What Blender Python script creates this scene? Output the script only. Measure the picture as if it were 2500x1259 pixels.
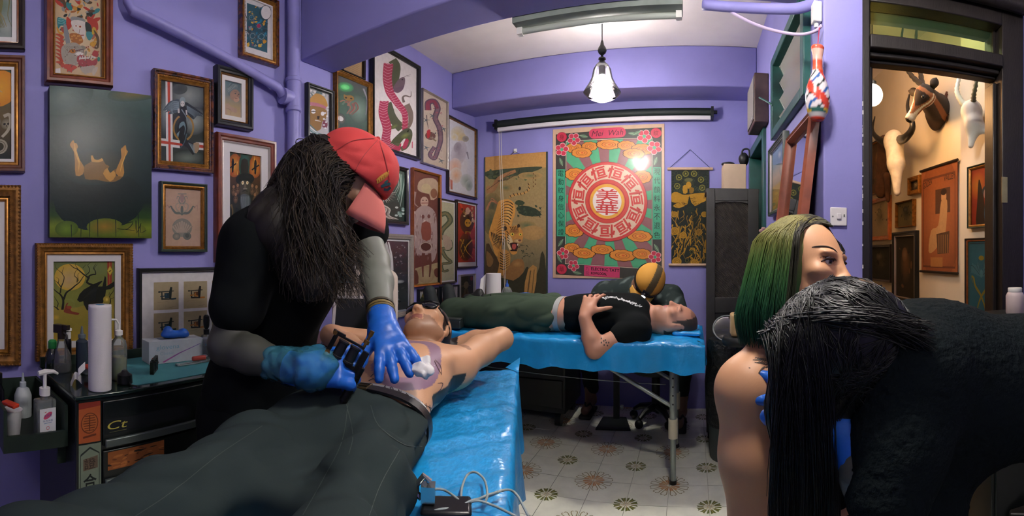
import bpy,bmesh,math,random
import numpy as np
from math import sin,cos,tan,pi,sqrt,atan2
from mathutils import Vector,Matrix,Euler,geometry
from mathutils.bvhtree import BVHTree

random.seed(7)
for o in list(bpy.data.objects):
    bpy.data.objects.remove(o)
SC = bpy.context.scene
COL = SC.collection

# ------------------------------------------------------------------ camera: a 128 degree cylindrical panorama
EYE = 1.20                      # height of the lens
FPX = 1117.0                    # pixels per radian of the panorama
AX = 1690.0                     # column that looks straight at the back wall (+Y)
HOR = 620.0                     # row of the horizon
cam_d = bpy.data.cameras.new('camera')
cam_d.type = 'PANO'
cam_d.panorama_type = 'CENTRAL_CYLINDRICAL'
cam_d.central_cylindrical_range_u_min = -1250 / FPX
cam_d.central_cylindrical_range_u_max = 1250 / FPX
cam_d.central_cylindrical_range_v_min = (HOR - 1259) / FPX
cam_d.central_cylindrical_range_v_max = HOR / FPX
cam_d.central_cylindrical_radius = 1.0
cam_d.clip_start = 0.01
cam = bpy.data.objects.new('camera',cam_d)
COL.objects.link(cam)
cam.location = (0,0,EYE)
cam.rotation_euler = (pi / 2,0,-(1250 - AX) / FPX)
SC.camera = cam

# ------------------------------------------------------------------ world and exposure
world = bpy.data.worlds.new('world')
SC.world = world
world.use_nodes = True
world.node_tree.nodes['Background'].inputs[0].default_value = (0.35,0.45,0.6,1)
world.node_tree.nodes['Background'].inputs[1].default_value = 0.05
SC.view_settings.view_transform = 'Standard'
SC.view_settings.look = 'None'
SC.view_settings.gamma = 1.0
SC.view_settings.use_curve_mapping = False
SC.view_settings.exposure = 1.5
LAMP_BACK,LAMP_FRONT,FILL_REAR,LAMP_NEXT,FILL_DOOR = 235.0,285.0,85.0,18.0,24.0     # watts of the bulbs; the rear and door ones are added out of view
SC.cycles.max_bounces = 5
SC.cycles.diffuse_bounces = 3
SC.cycles.glossy_bounces = 3
SC.cycles.transmission_bounces = 4
SC.cycles.caustics_reflective = False
SC.cycles.caustics_refractive = False
SC.cycles.adaptive_threshold = .08

# ------------------------------------------------------------------ helpers
def lin(c):
    if isinstance(c,str):
        c = c.lstrip('#')
        c = [int(c[i:i + 2],16) / 255 for i in (0,2,4)]
    return tuple((x / 12.92 if x <= .04045 else ((x + .055) / 1.055) ** 2.4) for x in c[:3])

def az(x): return (x - AX) / FPX
def el(y): return (HOR - y) / FPX
def at(x,y,r):
    """point on the ray of a photograph pixel at horizontal distance r"""
    a = az(x)
    return Vector((r * sin(a),r * cos(a),EYE + r * el(y)))
def on_z(x,y,z): return at(x,y,(z - EYE) / el(y))
def on_plane(x,y,p0,n):
    a = az(x)
    d = Vector((sin(a),cos(a),el(y)))
    o = Vector((0,0,EYE))
    return o + d * ((Vector(p0) - o).dot(n) / d.dot(n))

MATS = {}
def mat(name,col=(.5,.5,.5),rough=.5,metal=0.,var=0.,vscale=12.,col2=None,bump=0.,bscale=80.,bdist=.002,
        coat=0.,spec=.5,sheen=0.,trans=0.,alpha=1.,emit=None,estr=0.,vc=False,sss=0.,wave=None,aniso=0.,stretch=None,ior=1.45):
    if name in MATS: return MATS[name]
    m = bpy.data.materials.new(name); m.use_nodes = True
    nt = m.node_tree; N = nt.nodes; L = nt.links
    b = N['Principled BSDF']
    b.inputs['Roughness'].default_value = rough
    b.inputs['Metallic'].default_value = metal
    b.inputs['Coat Weight'].default_value = coat
    b.inputs['Coat Roughness'].default_value = .12
    b.inputs['Specular IOR Level'].default_value = spec
    b.inputs['Sheen Weight'].default_value = sheen
    b.inputs['Transmission Weight'].default_value = trans
    b.inputs['Alpha'].default_value = alpha
    b.inputs['IOR'].default_value = ior
    b.inputs['Anisotropic'].default_value = aniso
    if sss:
        b.inputs['Subsurface Weight'].default_value = sss
        b.inputs['Subsurface Radius'].default_value = (.012,.005,.003)
        b.inputs['Subsurface Scale'].default_value = 1.0
    tc = N.new('ShaderNodeTexCoord')
    vec = tc.outputs['Object']
    if stretch:
        mp = N.new('ShaderNodeMapping'); mp.inputs['Scale'].default_value = stretch
        L.new(vec,mp.inputs['Vector']); vec = mp.outputs['Vector']
    c = lin(col) if isinstance(col,str) else col
    base = None
    if vc:
        at_ = N.new('ShaderNodeAttribute'); at_.attribute_name = 'Col'; base = at_.outputs['Color']
    if var > 0 or col2 is not None:
        nz = N.new('ShaderNodeTexNoise'); nz.inputs['Scale'].default_value = vscale
        nz.inputs['Detail'].default_value = 5
        L.new(vec,nz.inputs['Vector'])
        if base is not None:
            mr = N.new('ShaderNodeMapRange'); mr.inputs[1].default_value = .3; mr.inputs[2].default_value = .7
            mr.inputs[3].default_value = 1 - var; mr.inputs[4].default_value = 1 + var
            L.new(nz.outputs['Fac'],mr.inputs[0])
            mx = N.new('ShaderNodeVectorMath'); mx.operation = 'SCALE'
            L.new(base,mx.inputs[0]); L.new(mr.outputs[0],mx.inputs['Scale'])
            base = mx.outputs[0]
        else:
            c2 = (lin(col2) if isinstance(col2,str) else col2) if col2 is not None else tuple(x * (1 - var) for x in c)
            c1 = c if col2 is not None else tuple(min(1,x * (1 + var)) for x in c)
            rp = N.new('ShaderNodeValToRGB')
            rp.color_ramp.elements[0].position = .35; rp.color_ramp.elements[1].position = .65
            rp.color_ramp.elements[0].color = (*c2,1); rp.color_ramp.elements[1].color = (*c1,1)
            L.new(nz.outputs['Fac'],rp.inputs[0]); base = rp.outputs[0]
    if base is not None: L.new(base,b.inputs['Base Color'])
    else: b.inputs['Base Color'].default_value = (*c,1)
    if emit is not None:
        b.inputs['Emission Color'].default_value = (*(lin(emit) if isinstance(emit,str) else emit),1)
        b.inputs['Emission Strength'].default_value = estr
    h = None
    if bump > 0:
        nb = N.new('ShaderNodeTexNoise'); nb.inputs['Scale'].default_value = bscale; nb.inputs['Detail'].default_value = 4
        L.new(vec,nb.inputs['Vector']); h = nb.outputs['Fac']
    if wave:
        wv = N.new('ShaderNodeTexWave'); wv.wave_type = 'BANDS'; wv.bands_direction = wave[0]
        wv.inputs['Scale'].default_value = wave[1]; wv.inputs['Distortion'].default_value = wave[2]
        L.new(vec,wv.inputs['Vector'])
        if h is None: h = wv.outputs['Fac']
        else:
            ad = N.new('ShaderNodeMath'); ad.operation = 'ADD'
            L.new(h,ad.inputs[0]); L.new(wv.outputs['Fac'],ad.inputs[1]); h = ad.outputs[0]
    if h is not None:
        bp = N.new('ShaderNodeBump'); bp.inputs['Strength'].default_value = bump or .5
        bp.inputs['Distance'].default_value = bdist
        L.new(h,bp.inputs['Height']); L.new(bp.outputs[0],b.inputs['Normal'])
    MATS[name] = m
    return m

def thin_glass(name,tint=(1,1,1),rough=.02,gloss=1.0,haze=0.,haze_col=(.8,.8,.8)):
    """a thin pane: clear (tinted) with a Fresnel reflection; optional milky haze"""
    if name in MATS: return MATS[name]
    m = bpy.data.materials.new(name); m.use_nodes = True
    nt = m.node_tree; N = nt.nodes; L = nt.links
    N.remove(N['Principled BSDF'])
    tr = N.new('ShaderNodeBsdfTransparent'); tr.inputs[0].default_value = (*tint,1)
    gl = N.new('ShaderNodeBsdfGlossy'); gl.inputs['Roughness'].default_value = rough
    fr = N.new('ShaderNodeFresnel'); fr.inputs[0].default_value = 1.45
    mu = N.new('ShaderNodeMath'); mu.operation = 'MULTIPLY'; mu.inputs[1].default_value = gloss
    L.new(fr.outputs[0],mu.inputs[0])
    mx = N.new('ShaderNodeMixShader'); L.new(mu.outputs[0],mx.inputs[0])
    src = tr.outputs[0]
    if haze > 0:
        df = N.new('ShaderNodeBsdfDiffuse'); df.inputs[0].default_value = (*haze_col,1)
        m2 = N.new('ShaderNodeMixShader'); m2.inputs[0].default_value = haze
        L.new(tr.outputs[0],m2.inputs[1]); L.new(df.outputs[0],m2.inputs[2]); src = m2.outputs[0]
    L.new(src,mx.inputs[1]); L.new(gl.outputs[0],mx.inputs[2])
    L.new(mx.outputs[0],N['Material Output'].inputs[0])
    MATS[name] = m
    return m

def mesh_obj(name,verts,faces,material,parent=None,smooth=False,cols=None,bevel=0.,loc=None,rot=None,segs=2):
    me = bpy.data.meshes.new(name)
    if isinstance(faces,np.ndarray):
        me.vertices.add(len(verts)); me.vertices.foreach_set('co',np.asarray(verts,np.float32).ravel())
        nf = len(faces); me.loops.add(nf * 4); me.loops.foreach_set('vertex_index',faces.astype(np.int32).ravel())
        me.polygons.add(nf); me.polygons.foreach_set('loop_start',np.arange(nf,dtype=np.int32) * 4); me.update(calc_edges=True)
    else: me.from_pydata([tuple(v) for v in verts],[],[tuple(f) for f in faces])
    if cols is not None:
        ca = me.color_attributes.new('Col','FLOAT_COLOR','POINT')
        a = np.ones((len(verts),4),np.float32); a[:,:3] = np.asarray(cols,np.float32)[:,:3]
        ca.data.foreach_set('color',a.ravel())
    if material is not None: me.materials.append(material)
    if smooth:
        me.polygons.foreach_set('use_smooth',[True] * len(me.polygons))
        if smooth is not True: me.set_sharp_from_angle(angle=math.radians(smooth))
    me.update()
    o = bpy.data.objects.new(name,me); COL.objects.link(o)
    if parent is not None: o.parent = parent
    if loc is not None: o.location = loc
    if rot is not None: o.rotation_euler = rot
    if bevel > 0:
        md = o.modifiers.new('bevel','BEVEL'); md.width = bevel; md.segments = segs; md.limit_method = 'ANGLE'
        md.angle_limit = math.radians(40)
    return o

class MB:
    """collects simple solids into one mesh"""
    def __init__(s): s.v = []; s.f = []
    def add(s,vs,fs,M=None):
        n = len(s.v)
        s.v += [tuple(M @ Vector(v)) if M is not None else tuple(v) for v in vs]
        s.f += [tuple(i + n for i in f) for f in fs]
        return s
    def box(s,x0,x1,y0,y1,z0,z1,M=None):
        if x0 > x1: x0,x1 = x1,x0
        if y0 > y1: y0,y1 = y1,y0
        if z0 > z1: z0,z1 = z1,z0
        return s.add([(x0,y0,z0),(x1,y0,z0),(x1,y1,z0),(x0,y1,z0),(x0,y0,z1),(x1,y0,z1),(x1,y1,z1),(x0,y1,z1)],
                     [(0,3,2,1),(4,5,6,7),(0,1,5,4),(1,2,6,5),(2,3,7,6),(3,0,4,7)],M)
    def lathe(s,prof,n=24,M=None,cap=True):
        """prof: (radius, z) from bottom to top"""
        vs = []; fs = []
        for r,z in prof:
            for i in range(n):
                a = 2 * pi * i / n
                vs.append((r * cos(a),r * sin(a),z))
        for j in range(len(prof) - 1):
            for i in range(n):
                k = (i + 1) % n
                fs.append((j * n + i,j * n + k,(j + 1) * n + k,(j + 1) * n + i))
        if cap:
            fs.append(tuple(range(n - 1,-1,-1)))
            fs.append(tuple(range((len(prof) - 1) * n,len(prof) * n)))
        return s.add(vs,fs,M)
    def cyl(s,a,b,r,r2=None,n=16):
        a = Vector(a); b = Vector(b); d = b - a
        M = Matrix.Translation(a) @ d.to_track_quat('Z','Y').to_matrix().to_4x4()
        return s.lathe([(r,0),(r2 if r2 is not None else r,d.length)],n,M)
    def tube(s,pts,r,n=8,cap=True):
        """tube along a path; r a number or a list"""
        P = [Vector(p) for p in pts]; m = len(P)
        R = r if isinstance(r,(list,tuple)) else [r] * m
        vs = []; fs = []
        t0 = (P[1] - P[0]).normalized()
        u = t0.orthogonal().normalized()
        for i in range(m):
            t = (P[min(i + 1,m - 1)] - P[max(i - 1,0)])
            t = t.normalized() if t.length > 1e-9 else t0
            u = (u - t * u.dot(t))
            u = u.normalized() if u.length > 1e-6 else t.orthogonal().normalized()
            w = t.cross(u)
            for k in range(n):
                a = 2 * pi * k / n
                vs.append(P[i] + (u * cos(a) + w * sin(a)) * R[i])
        for i in range(m - 1):
            for k in range(n):
                l = (k + 1) % n
                fs.append((i * n + k,i * n + l,(i + 1) * n + l,(i + 1) * n + k))
        if cap:
            fs.append(tuple(range(n - 1,-1,-1))); fs.append(tuple(range((m - 1) * n,m * n)))
        return s.add(vs,fs)
    def prism(s,pts,y0,y1,M=None):
        """polygon in x,z extruded along y (front face towards y0)"""
        n = len(pts)
        ar = sum(pts[i][0] * pts[(i + 1) % n][1] - pts[(i + 1) % n][0] * pts[i][1] for i in range(n))
        if ar < 0: pts = pts[::-1]
        vs = [(x,y0,z) for x,z in pts] + [(x,y1,z) for x,z in pts]
        tr = geometry.tessellate_polygon([[Vector((x,z,0)) for x,z in pts]])
        fs = []
        for t in tr:
            a,b,c = [Vector(pts[i]) for i in t]
            ccw = (b - a).cross(c - a) > 0
            t2 = t if ccw else t[::-1]
            fs.append(tuple(t2)); fs.append(tuple(n + i for i in reversed(t2)))
        fs += [(i,n + i,n + (i + 1) % n,(i + 1) % n) for i in range(n)]
        return s.add(vs,fs,M)
    def sphere(s,c,r,n=16,m=10,M=None):
        rr = r if isinstance(r,(tuple,list)) else (r,r,r)
        vs = [(c[0],c[1],c[2] - rr[2])]; fs = []
        for j in range(1,m):
            t = -pi / 2 + pi * j / m
            for i in range(n):
                a = 2 * pi * i / n
                vs.append((c[0] + rr[0] * cos(t) * cos(a),c[1] + rr[1] * cos(t) * sin(a),c[2] + rr[2] * sin(t)))
        vs.append((c[0],c[1],c[2] + rr[2]))
        for i in range(n):
            k = (i + 1) % n
            fs.append((0,1 + k,1 + i))
            for j in range(m - 2):
                fs.append((1 + j * n + i,1 + j * n + k,1 + (j + 1) * n + k,1 + (j + 1) * n + i))
            fs.append((1 + (m - 2) * n + i,1 + (m - 2) * n + k,len(vs) - 1))
        return s.add(vs,fs,M)
    def build(s,name,material,parent=None,smooth=35,**kw):
        return mesh_obj(name,s.v,s.f,material,parent,smooth,**kw)

def spline(pts,n=8):
    """Catmull-Rom through points"""
    P = [Vector(p) for p in pts]; P = [P[0] * 2 - P[1]] + P + [P[-1] * 2 - P[-2]]
    out = []
    for i in range(1,len(P) - 2):
        for k in range(n):
            t = k / n
            a,b,c,d = P[i - 1],P[i],P[i + 1],P[i + 2]
            out.append(.5 * ((2 * b) + (c - a) * t + (2 * a - 5 * b + 4 * c - d) * t * t + (3 * b - a - 3 * c + d) * t ** 3))
    out.append(P[-2])
    return out

def empty(name,loc=(0,0,0),rz=0.):
    o = bpy.data.objects.new(name,None); COL.objects.link(o)
    o.location = loc; o.rotation_euler = (0,0,rz); o.empty_display_size = .05
    return o
def tag(o,label,cat,group=None,kind=None):
    o['label'] = label; o['category'] = cat
    if group: o['group'] = group
    if kind: o['kind'] = kind
    return o
def thing(name,label,cat,loc=(0,0,0),rz=0.,group=None):
    return tag(empty(name,loc,rz),label,cat,group)
def struct(o,label=None):
    o['kind'] = 'structure'
    if label: o['label'] = label
    return o

# ---- text to flat triangles
_TXT = {}
def text_tris(s,bold=0.,shear=0.):
    k = (s,bold,shear)
    if k in _TXT: return _TXT[k]
    cu = bpy.data.curves.new('t','FONT'); cu.body = s; cu.offset = bold; cu.resolution_u = 3; cu.shear = shear
    o = bpy.data.objects.new('t',cu); COL.objects.link(o)
    dg = bpy.context.evaluated_depsgraph_get(); dg.update()
    me = o.evaluated_get(dg).to_mesh()
    vs = [(v.co.x,v.co.y) for v in me.vertices]; fs = [tuple(p.vertices) for p in me.polygons]
    o.evaluated_get(dg).to_mesh_clear()
    bpy.data.objects.remove(o); bpy.data.curves.remove(cu)
    xs = [v[0] for v in vs] or [0,1]; ys = [v[1] for v in vs] or [0,1]
    _TXT[k] = (vs,fs,(min(xs),max(xs),min(ys),max(ys)))
    return _TXT[k]

def homography(q):
    """maps the quad TL, TR, BR, BL to the unit square (u right, v down)"""
    dst = [(0,0),(1,0),(1,1),(0,1)]
    A = []; B = []
    for (x,y),(u,v) in zip(q,dst):
        A.append([x,y,1,0,0,0,-u * x,-u * y]); B.append(u)
        A.append([0,0,0,x,y,1,-v * x,-v * y]); B.append(v)
    h = np.linalg.solve(np.array(A,float),np.array(B,float))
    return np.append(h,1).reshape(3,3)

def clip_unit(poly):
    """clip (u, v, col) polygon to the unit square"""
    for ax,lim,sg in ((0,0,1),(0,1,-1),(1,0,1),(1,1,-1)):
        out = []
        n = len(poly)
        for i in range(n):
            a = poly[i]; b = poly[(i + 1) % n]
            da = (a[ax] - lim) * sg; db = (b[ax] - lim) * sg
            if da >= 0: out.append(a)
            if (da >= 0) != (db >= 0):
                t = da / (da - db)
                out.append(tuple(a[j] + (b[j] - a[j]) * t for j in range(5)))
        poly = out
        if not poly: return []
    return poly

class Art:
    """a flat print made of coloured shapes; coordinates in any quad, mapped to the unit square (v downwards)"""
    def __init__(s,bg,quad=None,bg2=None):
        s.H = homography(quad) if quad else None
        s.v = []; s.c = []; s.f = []; s.layer = 0
        c1 = lin(bg); c2 = lin(bg2) if bg2 else c1
        s._raw([(0,0,*c1),(1,0,*c1),(1,1,*c2),(0,1,*c2)],False)
    def _m(s,p):
        if s.H is None: return p[0],p[1]
        w = s.H @ np.array([p[0],p[1],1.0]); return w[0] / w[2],w[1] / w[2]
    def _raw(s,poly,clip=True,inc=True):
        if clip:
            if any(p[0] < 0 or p[0] > 1 or p[1] < 0 or p[1] > 1 for p in poly): poly = clip_unit(poly)
        if len(poly) < 3: return
        n = len(s.v); d = s.layer
        if inc: s.layer += 1
        s.v += [(p[0],p[1],d) for p in poly]; s.c += [p[2:5] for p in poly]
        if len(poly) <= 3: s.f.append(tuple(range(n,n + len(poly))))
        else:
            for t in geometry.tessellate_polygon([[Vector((p[0],p[1],0)) for p in poly]]):
                s.f.append(tuple(n + i for i in t))
    def poly(s,pts,col,smooth=0,inc=True):
        if smooth:
            q = [Vector((x,y,0)) for x,y in pts]; q = [q[-1]] + q + [q[0],q[1]]
            o = []
            for i in range(1,len(q) - 2):
                a,b,c,d = q[i - 1],q[i],q[i + 1],q[i + 2]
                for k in range(smooth):
                    t = k / smooth
                    p = .5 * ((2 * b) + (c - a) * t + (2 * a - 5 * b + 4 * c - d) * t * t + (3 * b - a - 3 * c + d) * t ** 3)
                    o.append((p.x,p.y))
            pts = o
        c = lin(col)
        s._raw([(*s._m(p),*c) for p in pts],True,inc); return s
    def grad(s,pts,cols):
        s._raw([(*s._m(p),*lin(c)) for p,c in zip(pts,cols)]); return s
    def ell(s,cx,cy,rx,ry=None,col='ffffff',edge=None,n=20,rot=0.,a0=0.,a1=2 * pi):
        ry = rx if ry is None else ry
        c = lin(col); e = lin(edge) if edge else c
        P = []
        full = abs(a1 - a0 - 2 * pi) < 1e-6
        for i in range(n + (0 if full else 1)):
            t = a0 + (a1 - a0) * i / n
            x,y = rx * cos(t),ry * sin(t)
            P.append((cx + x * cos(rot) - y * sin(rot),cy + x * sin(rot) + y * cos(rot)))
        if edge is None and full:
            s._raw([(*s._m(p),*c) for p in P]); return s
        m = (*s._m((cx,cy)),*c)
        Q = [(*s._m(p),*e) for p in P]
        for i in range(len(Q) if full else len(Q) - 1):
            s._raw([m,Q[i],Q[(i + 1) % len(Q)]],True,False)
        s.layer += 1; return s
    def ring(s,cx,cy,r0,r1,col,n=28,ky=1.):
        c = lin(col)
        P = [(cos(2 * pi * i / n),sin(2 * pi * i / n)) for i in range(n)]
        for i in range(n):
            a,b = P[i],P[(i + 1) % n]
            s._raw([(*s._m((cx + q[0] * r,cy + q[1] * r * ky)),*c) for q,r in ((a,r0),(a,r1),(b,r1),(b,r0))],True,False)
        s.layer += 1; return s
    def line(s,pts,w,col,taper=None,smooth=0,col2=None):
        """ribbon; w in quad units; taper = end width"""
        P = [Vector((x,y,0)) for x,y in pts]
        if smooth and len(P) > 2: P = spline(P,smooth)
        n = len(P); c = lin(col); c2 = lin(col2) if col2 else c
        Lp = []; Rp = []
        for i in range(n):
            t = (P[min(i + 1,n - 1)] - P[max(i - 1,0)])
            t = t.normalized() if t.length > 0 else Vector((1,0,0))
            nn = Vector((-t.y,t.x,0))
            k = i / max(1,n - 1)
            ww = (w if taper is None else w + (taper - w) * k) / 2
            cc = tuple(c[j] + (c2[j] - c[j]) * k for j in range(3))
            a = P[i] + nn * ww; b = P[i] - nn * ww
            Lp.append((*s._m(a),*cc)); Rp.append((*s._m(b),*cc))
        for i in range(n - 1):
            s._raw([Lp[i],Lp[i + 1],Rp[i + 1],Rp[i]],True,False)
        s.layer += 1; return s
    def text(s,st,x,y,h,col,w=None,rot=0.,bold=0.,shear=0.,anchor='c'):
        """text centred on x, y with height h (and width w) in quad units"""
        vs,fs,(x0,x1,y0,y1) = text_tris(st,bold,shear)
        kx = h / max(1e-6,y1 - y0); ky = kx
        if w is not None: kx = w / max(1e-6,x1 - x0)
        c = lin(col); cx,cy = (x0 + x1) / 2,(y0 + y1) / 2
        if anchor == 'l': cx = x0
        def tr(p):
            a,b = (p[0] - cx) * kx,-(p[1] - cy) * ky
            return (x + a * cos(rot) - b * sin(rot),y + a * sin(rot) + b * cos(rot))
        for f in fs:
            s._raw([(*s._m(tr(vs[i])),*c) for i in f],True,False)
        s.layer += 1; return s
    def speck(s,n,box,sizes,cols,seed=1,rot=True):
        """scattered brush dabs in a box"""
        R = random.Random(seed)
        for _ in range(n):
            x = R.uniform(box[0],box[2]); y = R.uniform(box[1],box[3])
            a = R.uniform(*sizes)
            s.ell(x,y,a,a * R.uniform(.3,.7),R.choice(cols),n=7,rot=R.uniform(0,pi) if rot else 0)
        return s
    def build(s,name,parent,x0,x1,z0,z1,y,material=None,step=1.6e-5):
        """place in the local plane y (front towards -y); unit square -> x0..x1, z1..z0"""
        st = min(step,.004 / max(1,s.layer))
        vs = [(x0 + (x1 - x0) * u,y - d * st,z1 - (z1 - z0) * v) for u,v,d in s.v]
        fs = []
        for f in s.f:
            a,b,c = [vs[i] for i in f[:3]]
            ny = (b[2] - a[2]) * (c[0] - a[0]) - (b[0] - a[0]) * (c[2] - a[2])
            fs.append(f if ny < 0 else f[::-1])
        return mesh_obj(name,vs,fs,material or M_PRINT,parent,False,cols=s.c)

M_PRINT = mat('printed_paper',vc=True,rough=.7,var=.06,vscale=45)
M_PAINT = mat('oil_paint',vc=True,rough=.32,var=.08,vscale=30,bump=.3,bscale=60,bdist=.0015,spec=.3)
M_CLOTHPRINT = mat('printed_cloth',vc=True,rough=.85,var=.1,vscale=60,bump=.2,bscale=400,bdist=.0006)
M_GLASS = thin_glass('picture_glass',gloss=.8)

# ------------------------------------------------------------------ the room
XL,YB,XR = -1.83,3.556,.449
ZC = 2.64
M_WALL = mat('purple_wall_paint','8985c3',.62,var=.05,vscale=3,bump=.25,bscale=18,bdist=.004)
M_CEIL = mat('white_ceiling_paint','d9d2d0',.8,var=.05,vscale=4,bump=.2,bscale=20,bdist=.003)
M_CREAM = mat('cream_wall_paint','cfc7b6',.75,var=.04,vscale=4,bump=.15,bscale=20,bdist=.003)
M_DKWOOD = mat('dark_door_wood','191412',.45,var=.25,vscale=8,bump=.3,bscale=40,bdist=.002,stretch=(6,6,1))
M_GREENP = mat('green_gloss_paint','1f4f49',.35,var=.2,vscale=10,bump=.2,bscale=40)

def grid_wall(s0,s1,z0,z1,holes):
    """front rectangles (s, z) of a wall with rectangular holes"""
    S = sorted({s0,s1,*[h[0] for h in holes],*[h[1] for h in holes]})
    Z = sorted({z0,z1,*[h[2] for h in holes],*[h[3] for h in holes]})
    out = []
    for i in range(len(S) - 1):
        for j in range(len(Z) - 1):
            a,b,c,d = S[i],S[i + 1],Z[j],Z[j + 1]
            if any(h[0] <= a and b <= h[1] and h[2] <= c and d <= h[3] for h in holes): continue
            out.append((a,b,c,d))
    return out

m = MB(); m.box(XL - .1,XL,-1.75,YB + .1,0,ZC)
struct(m.build('wall_left',M_WALL))
m = MB(); m.box(XL,XR + .12,YB,YB + .1,0,ZC)
struct(m.build('wall_back',M_WALL))
# right wall of the alcove with the louvred window and the corner door
WIN = (1.716,2.41,1.83,2.215)
DOOR1 = (2.80,3.42,0,1.93)
m = MB()
for a,b,c,d in grid_wall(1.56,YB,0,ZC,[WIN,DOOR1]): m.box(XR,XR + .12,a,b,c,d)
struct(m.build('wall_right',M_WALL))
# the beam over the back wall
m = MB()
zb0,zb1 = EYE + 1.158,EYE + 1.195
m.add([(XL,3.156,zb0),(XR,3.156,zb0),(XR,YB,zb1),(XL,YB,zb1),(XL,3.156,ZC),(XR,3.156,ZC),(XR,YB,ZC),(XL,YB,ZC)],
      [(0,3,2,1),(4,5,6,7),(0,1,5,4),(1,2,6,5),(2,3,7,6),(3,0,4,7)])
struct(m.build('trim_1',M_WALL,bevel=.008),'purple plaster beam along the top of the back wall')
m = MB(); m.box(XL,.64,1.59,1.83,EYE + 1.021,ZC)
struct(m.build('trim_2',M_WALL,bevel=.008),'deep purple ceiling beam crossing in front of the alcove')

# door wall, turned 0.2 rad
E_ = Vector((cos(.2),-sin(.2),0)); N_ = Vector((-sin(.2),-cos(.2),0)); P0 = Vector((.584,1.52,0))
DW = Matrix.Translation(P0) @ Matrix.Rotation(-.2,4,'Z')      # local x along the wall, +y behind it
def dw_s(x):
    p = on_plane(x,600,P0,N_); return (p - P0).dot(E_)
S0,S1,S2,S3 = dw_s(2103),dw_s(2121),dw_s(2440),dw_s(2492)
m = MB()
for a,b,c,d in grid_wall(0,1.75,0,ZC,[(S0,S3,0,2.17)]): m.box(a,b,0,.12,c,d,DW)
struct(m.build('wall_door',M_WALL))
m = MB(); m.box(XR - .006,.60,1.50,1.62,0,ZC)
struct(m.build('trim_3',M_WALL,bevel=.006),'purple plaster pillar beside the door frame')
# rest of the shell behind the camera
m = MB(); m.box(2.2,2.3,-1.75,1.3,0,ZC); struct(m.build('wall_side',M_WALL))
m = MB(); m.box(XL,2.3,-1.75,-1.65,0,ZC); struct(m.build('wall_front',M_WALL))
m = MB(); m.box(XL - .1,2.3,-1.75,4.5,ZC,ZC + .1); struct(m.build('ceiling',M_CEIL))

# ---- next room seen through the door
m = MB(); m.box(1.45,1.55,1.43,4.4,0,ZC); struct(m.build('wall_next_right',M_CREAM))
m = MB(); m.box(1.33,1.45,1.45,2.0,0,ZC); struct(m.build('trim_4',M_CREAM),'cream wall pillar just inside the next room')
m = MB(); m.box(XR + .12,1.55,4.3,4.4,0,ZC); struct(m.build('wall_next_back',M_CREAM))
m = MB(); m.box(XR + .12,XR + .13,1.66,4.3,0,ZC); struct(m.build('wall_next_left',M_CREAM))

# ---- door frame with transom: door_2
d2 = empty('door_2',P0,-.2); struct(d2,'dark brown wooden door frame with a green glass transom')
fw = .035
def part(name,fn,material,parent,**kw):
    m = MB(); fn(m); return m.build(name,material,parent,**kw)
part('jamb',lambda m: (m.box(S0,S1,-.025,.14,0,2.17),m.box(S1,S1 + .018,.02,.10,0,1.88)),M_DKWOOD,d2,bevel=.004)
part('jamb',lambda m: (m.box(S2,S3,-.025,.14,0,2.17),m.box(S2 - .018,S2,.02,.10,0,1.88)),M_DKWOOD,d2,bevel=.004)
part('lintel',lambda m: (m.box(S1,S2,-.035,.13,1.925,1.972),m.box(S1,S2,0.0,.11,1.908,1.925),m.box(S1,S2,.03,.08,1.896,1.908)),M_DKWOOD,d2,bevel=.004)
part('head',lambda m: m.box(S1,S2,-.025,.14,2.09,2.17),M_DKWOOD,d2,bevel=.004)
part('rail_cover',lambda m: (m.cyl((S0 + .22,-.055,2.165),(S3,-.055,2.165),.028,n=18),m.cyl((S0 - .02,-.05,2.19),(S0 + .22,-.05,2.19),.03,n=18)),M_DKWOOD,d2)
part('glass_bead',lambda m: (m.box(S1,S1 + .012,.03,.06,1.972,2.09),m.box(S2 - .012,S2,.03,.06,1.972,2.09)),M_DKWOOD,d2)
part('pane',lambda m: m.box(S1 + .002,S2 - .002,.043,.047,1.972,2.09),thin_glass('green_transom_glass',(.66,.78,.52),.08,1.,.12,(.08,.20,.12)),d2,smooth=False)
part('hinge',lambda m: m.box(S2 - .004,S2 + .02,-.03,-.0255,1.40,1.50),mat('worn_brass','8a8262',.5,.6,var=.3),d2)
rng = random.Random(3)
m = MB()
for i in range(26):
    z = rng.uniform(.9,1.75); h = rng.uniform(.003,.016)
    m.box(S0 - .0012,S0 + rng.uniform(-.0005,.003),-.0265,-.0245,z,z + h)
m.build('chipped_paint',mat('white_paint_chip','cfcac4',.7),d2)

# ---- corner door and louvre window in the right wall
d1 = empty('door_1',(XR,2.80,0)); struct(d1,'dark green door frame in the back right corner')
g = .05
part('frame',lambda m: (m.box(-.02,.10,-.05,.01,0,1.98),m.box(-.02,.10,.61,.66,0,1.98),m.box(-.02,.10,.01,.61,1.92,1.98)),M_GREENP,d1,bevel=.004)
part('leaf',lambda m: (m.box(.07,.10,.01,.61,.01,1.92),m.box(.062,.07,.07,.27,.2,.9),m.box(.062,.07,.35,.55,.2,.9),m.box(.062,.07,.07,.55,1.05,1.8)),mat('doorway_shade','16201e',.5,var=.3),d1,bevel=.003)  # dark leaf stands in for the shaded interior of the open doorway

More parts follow.
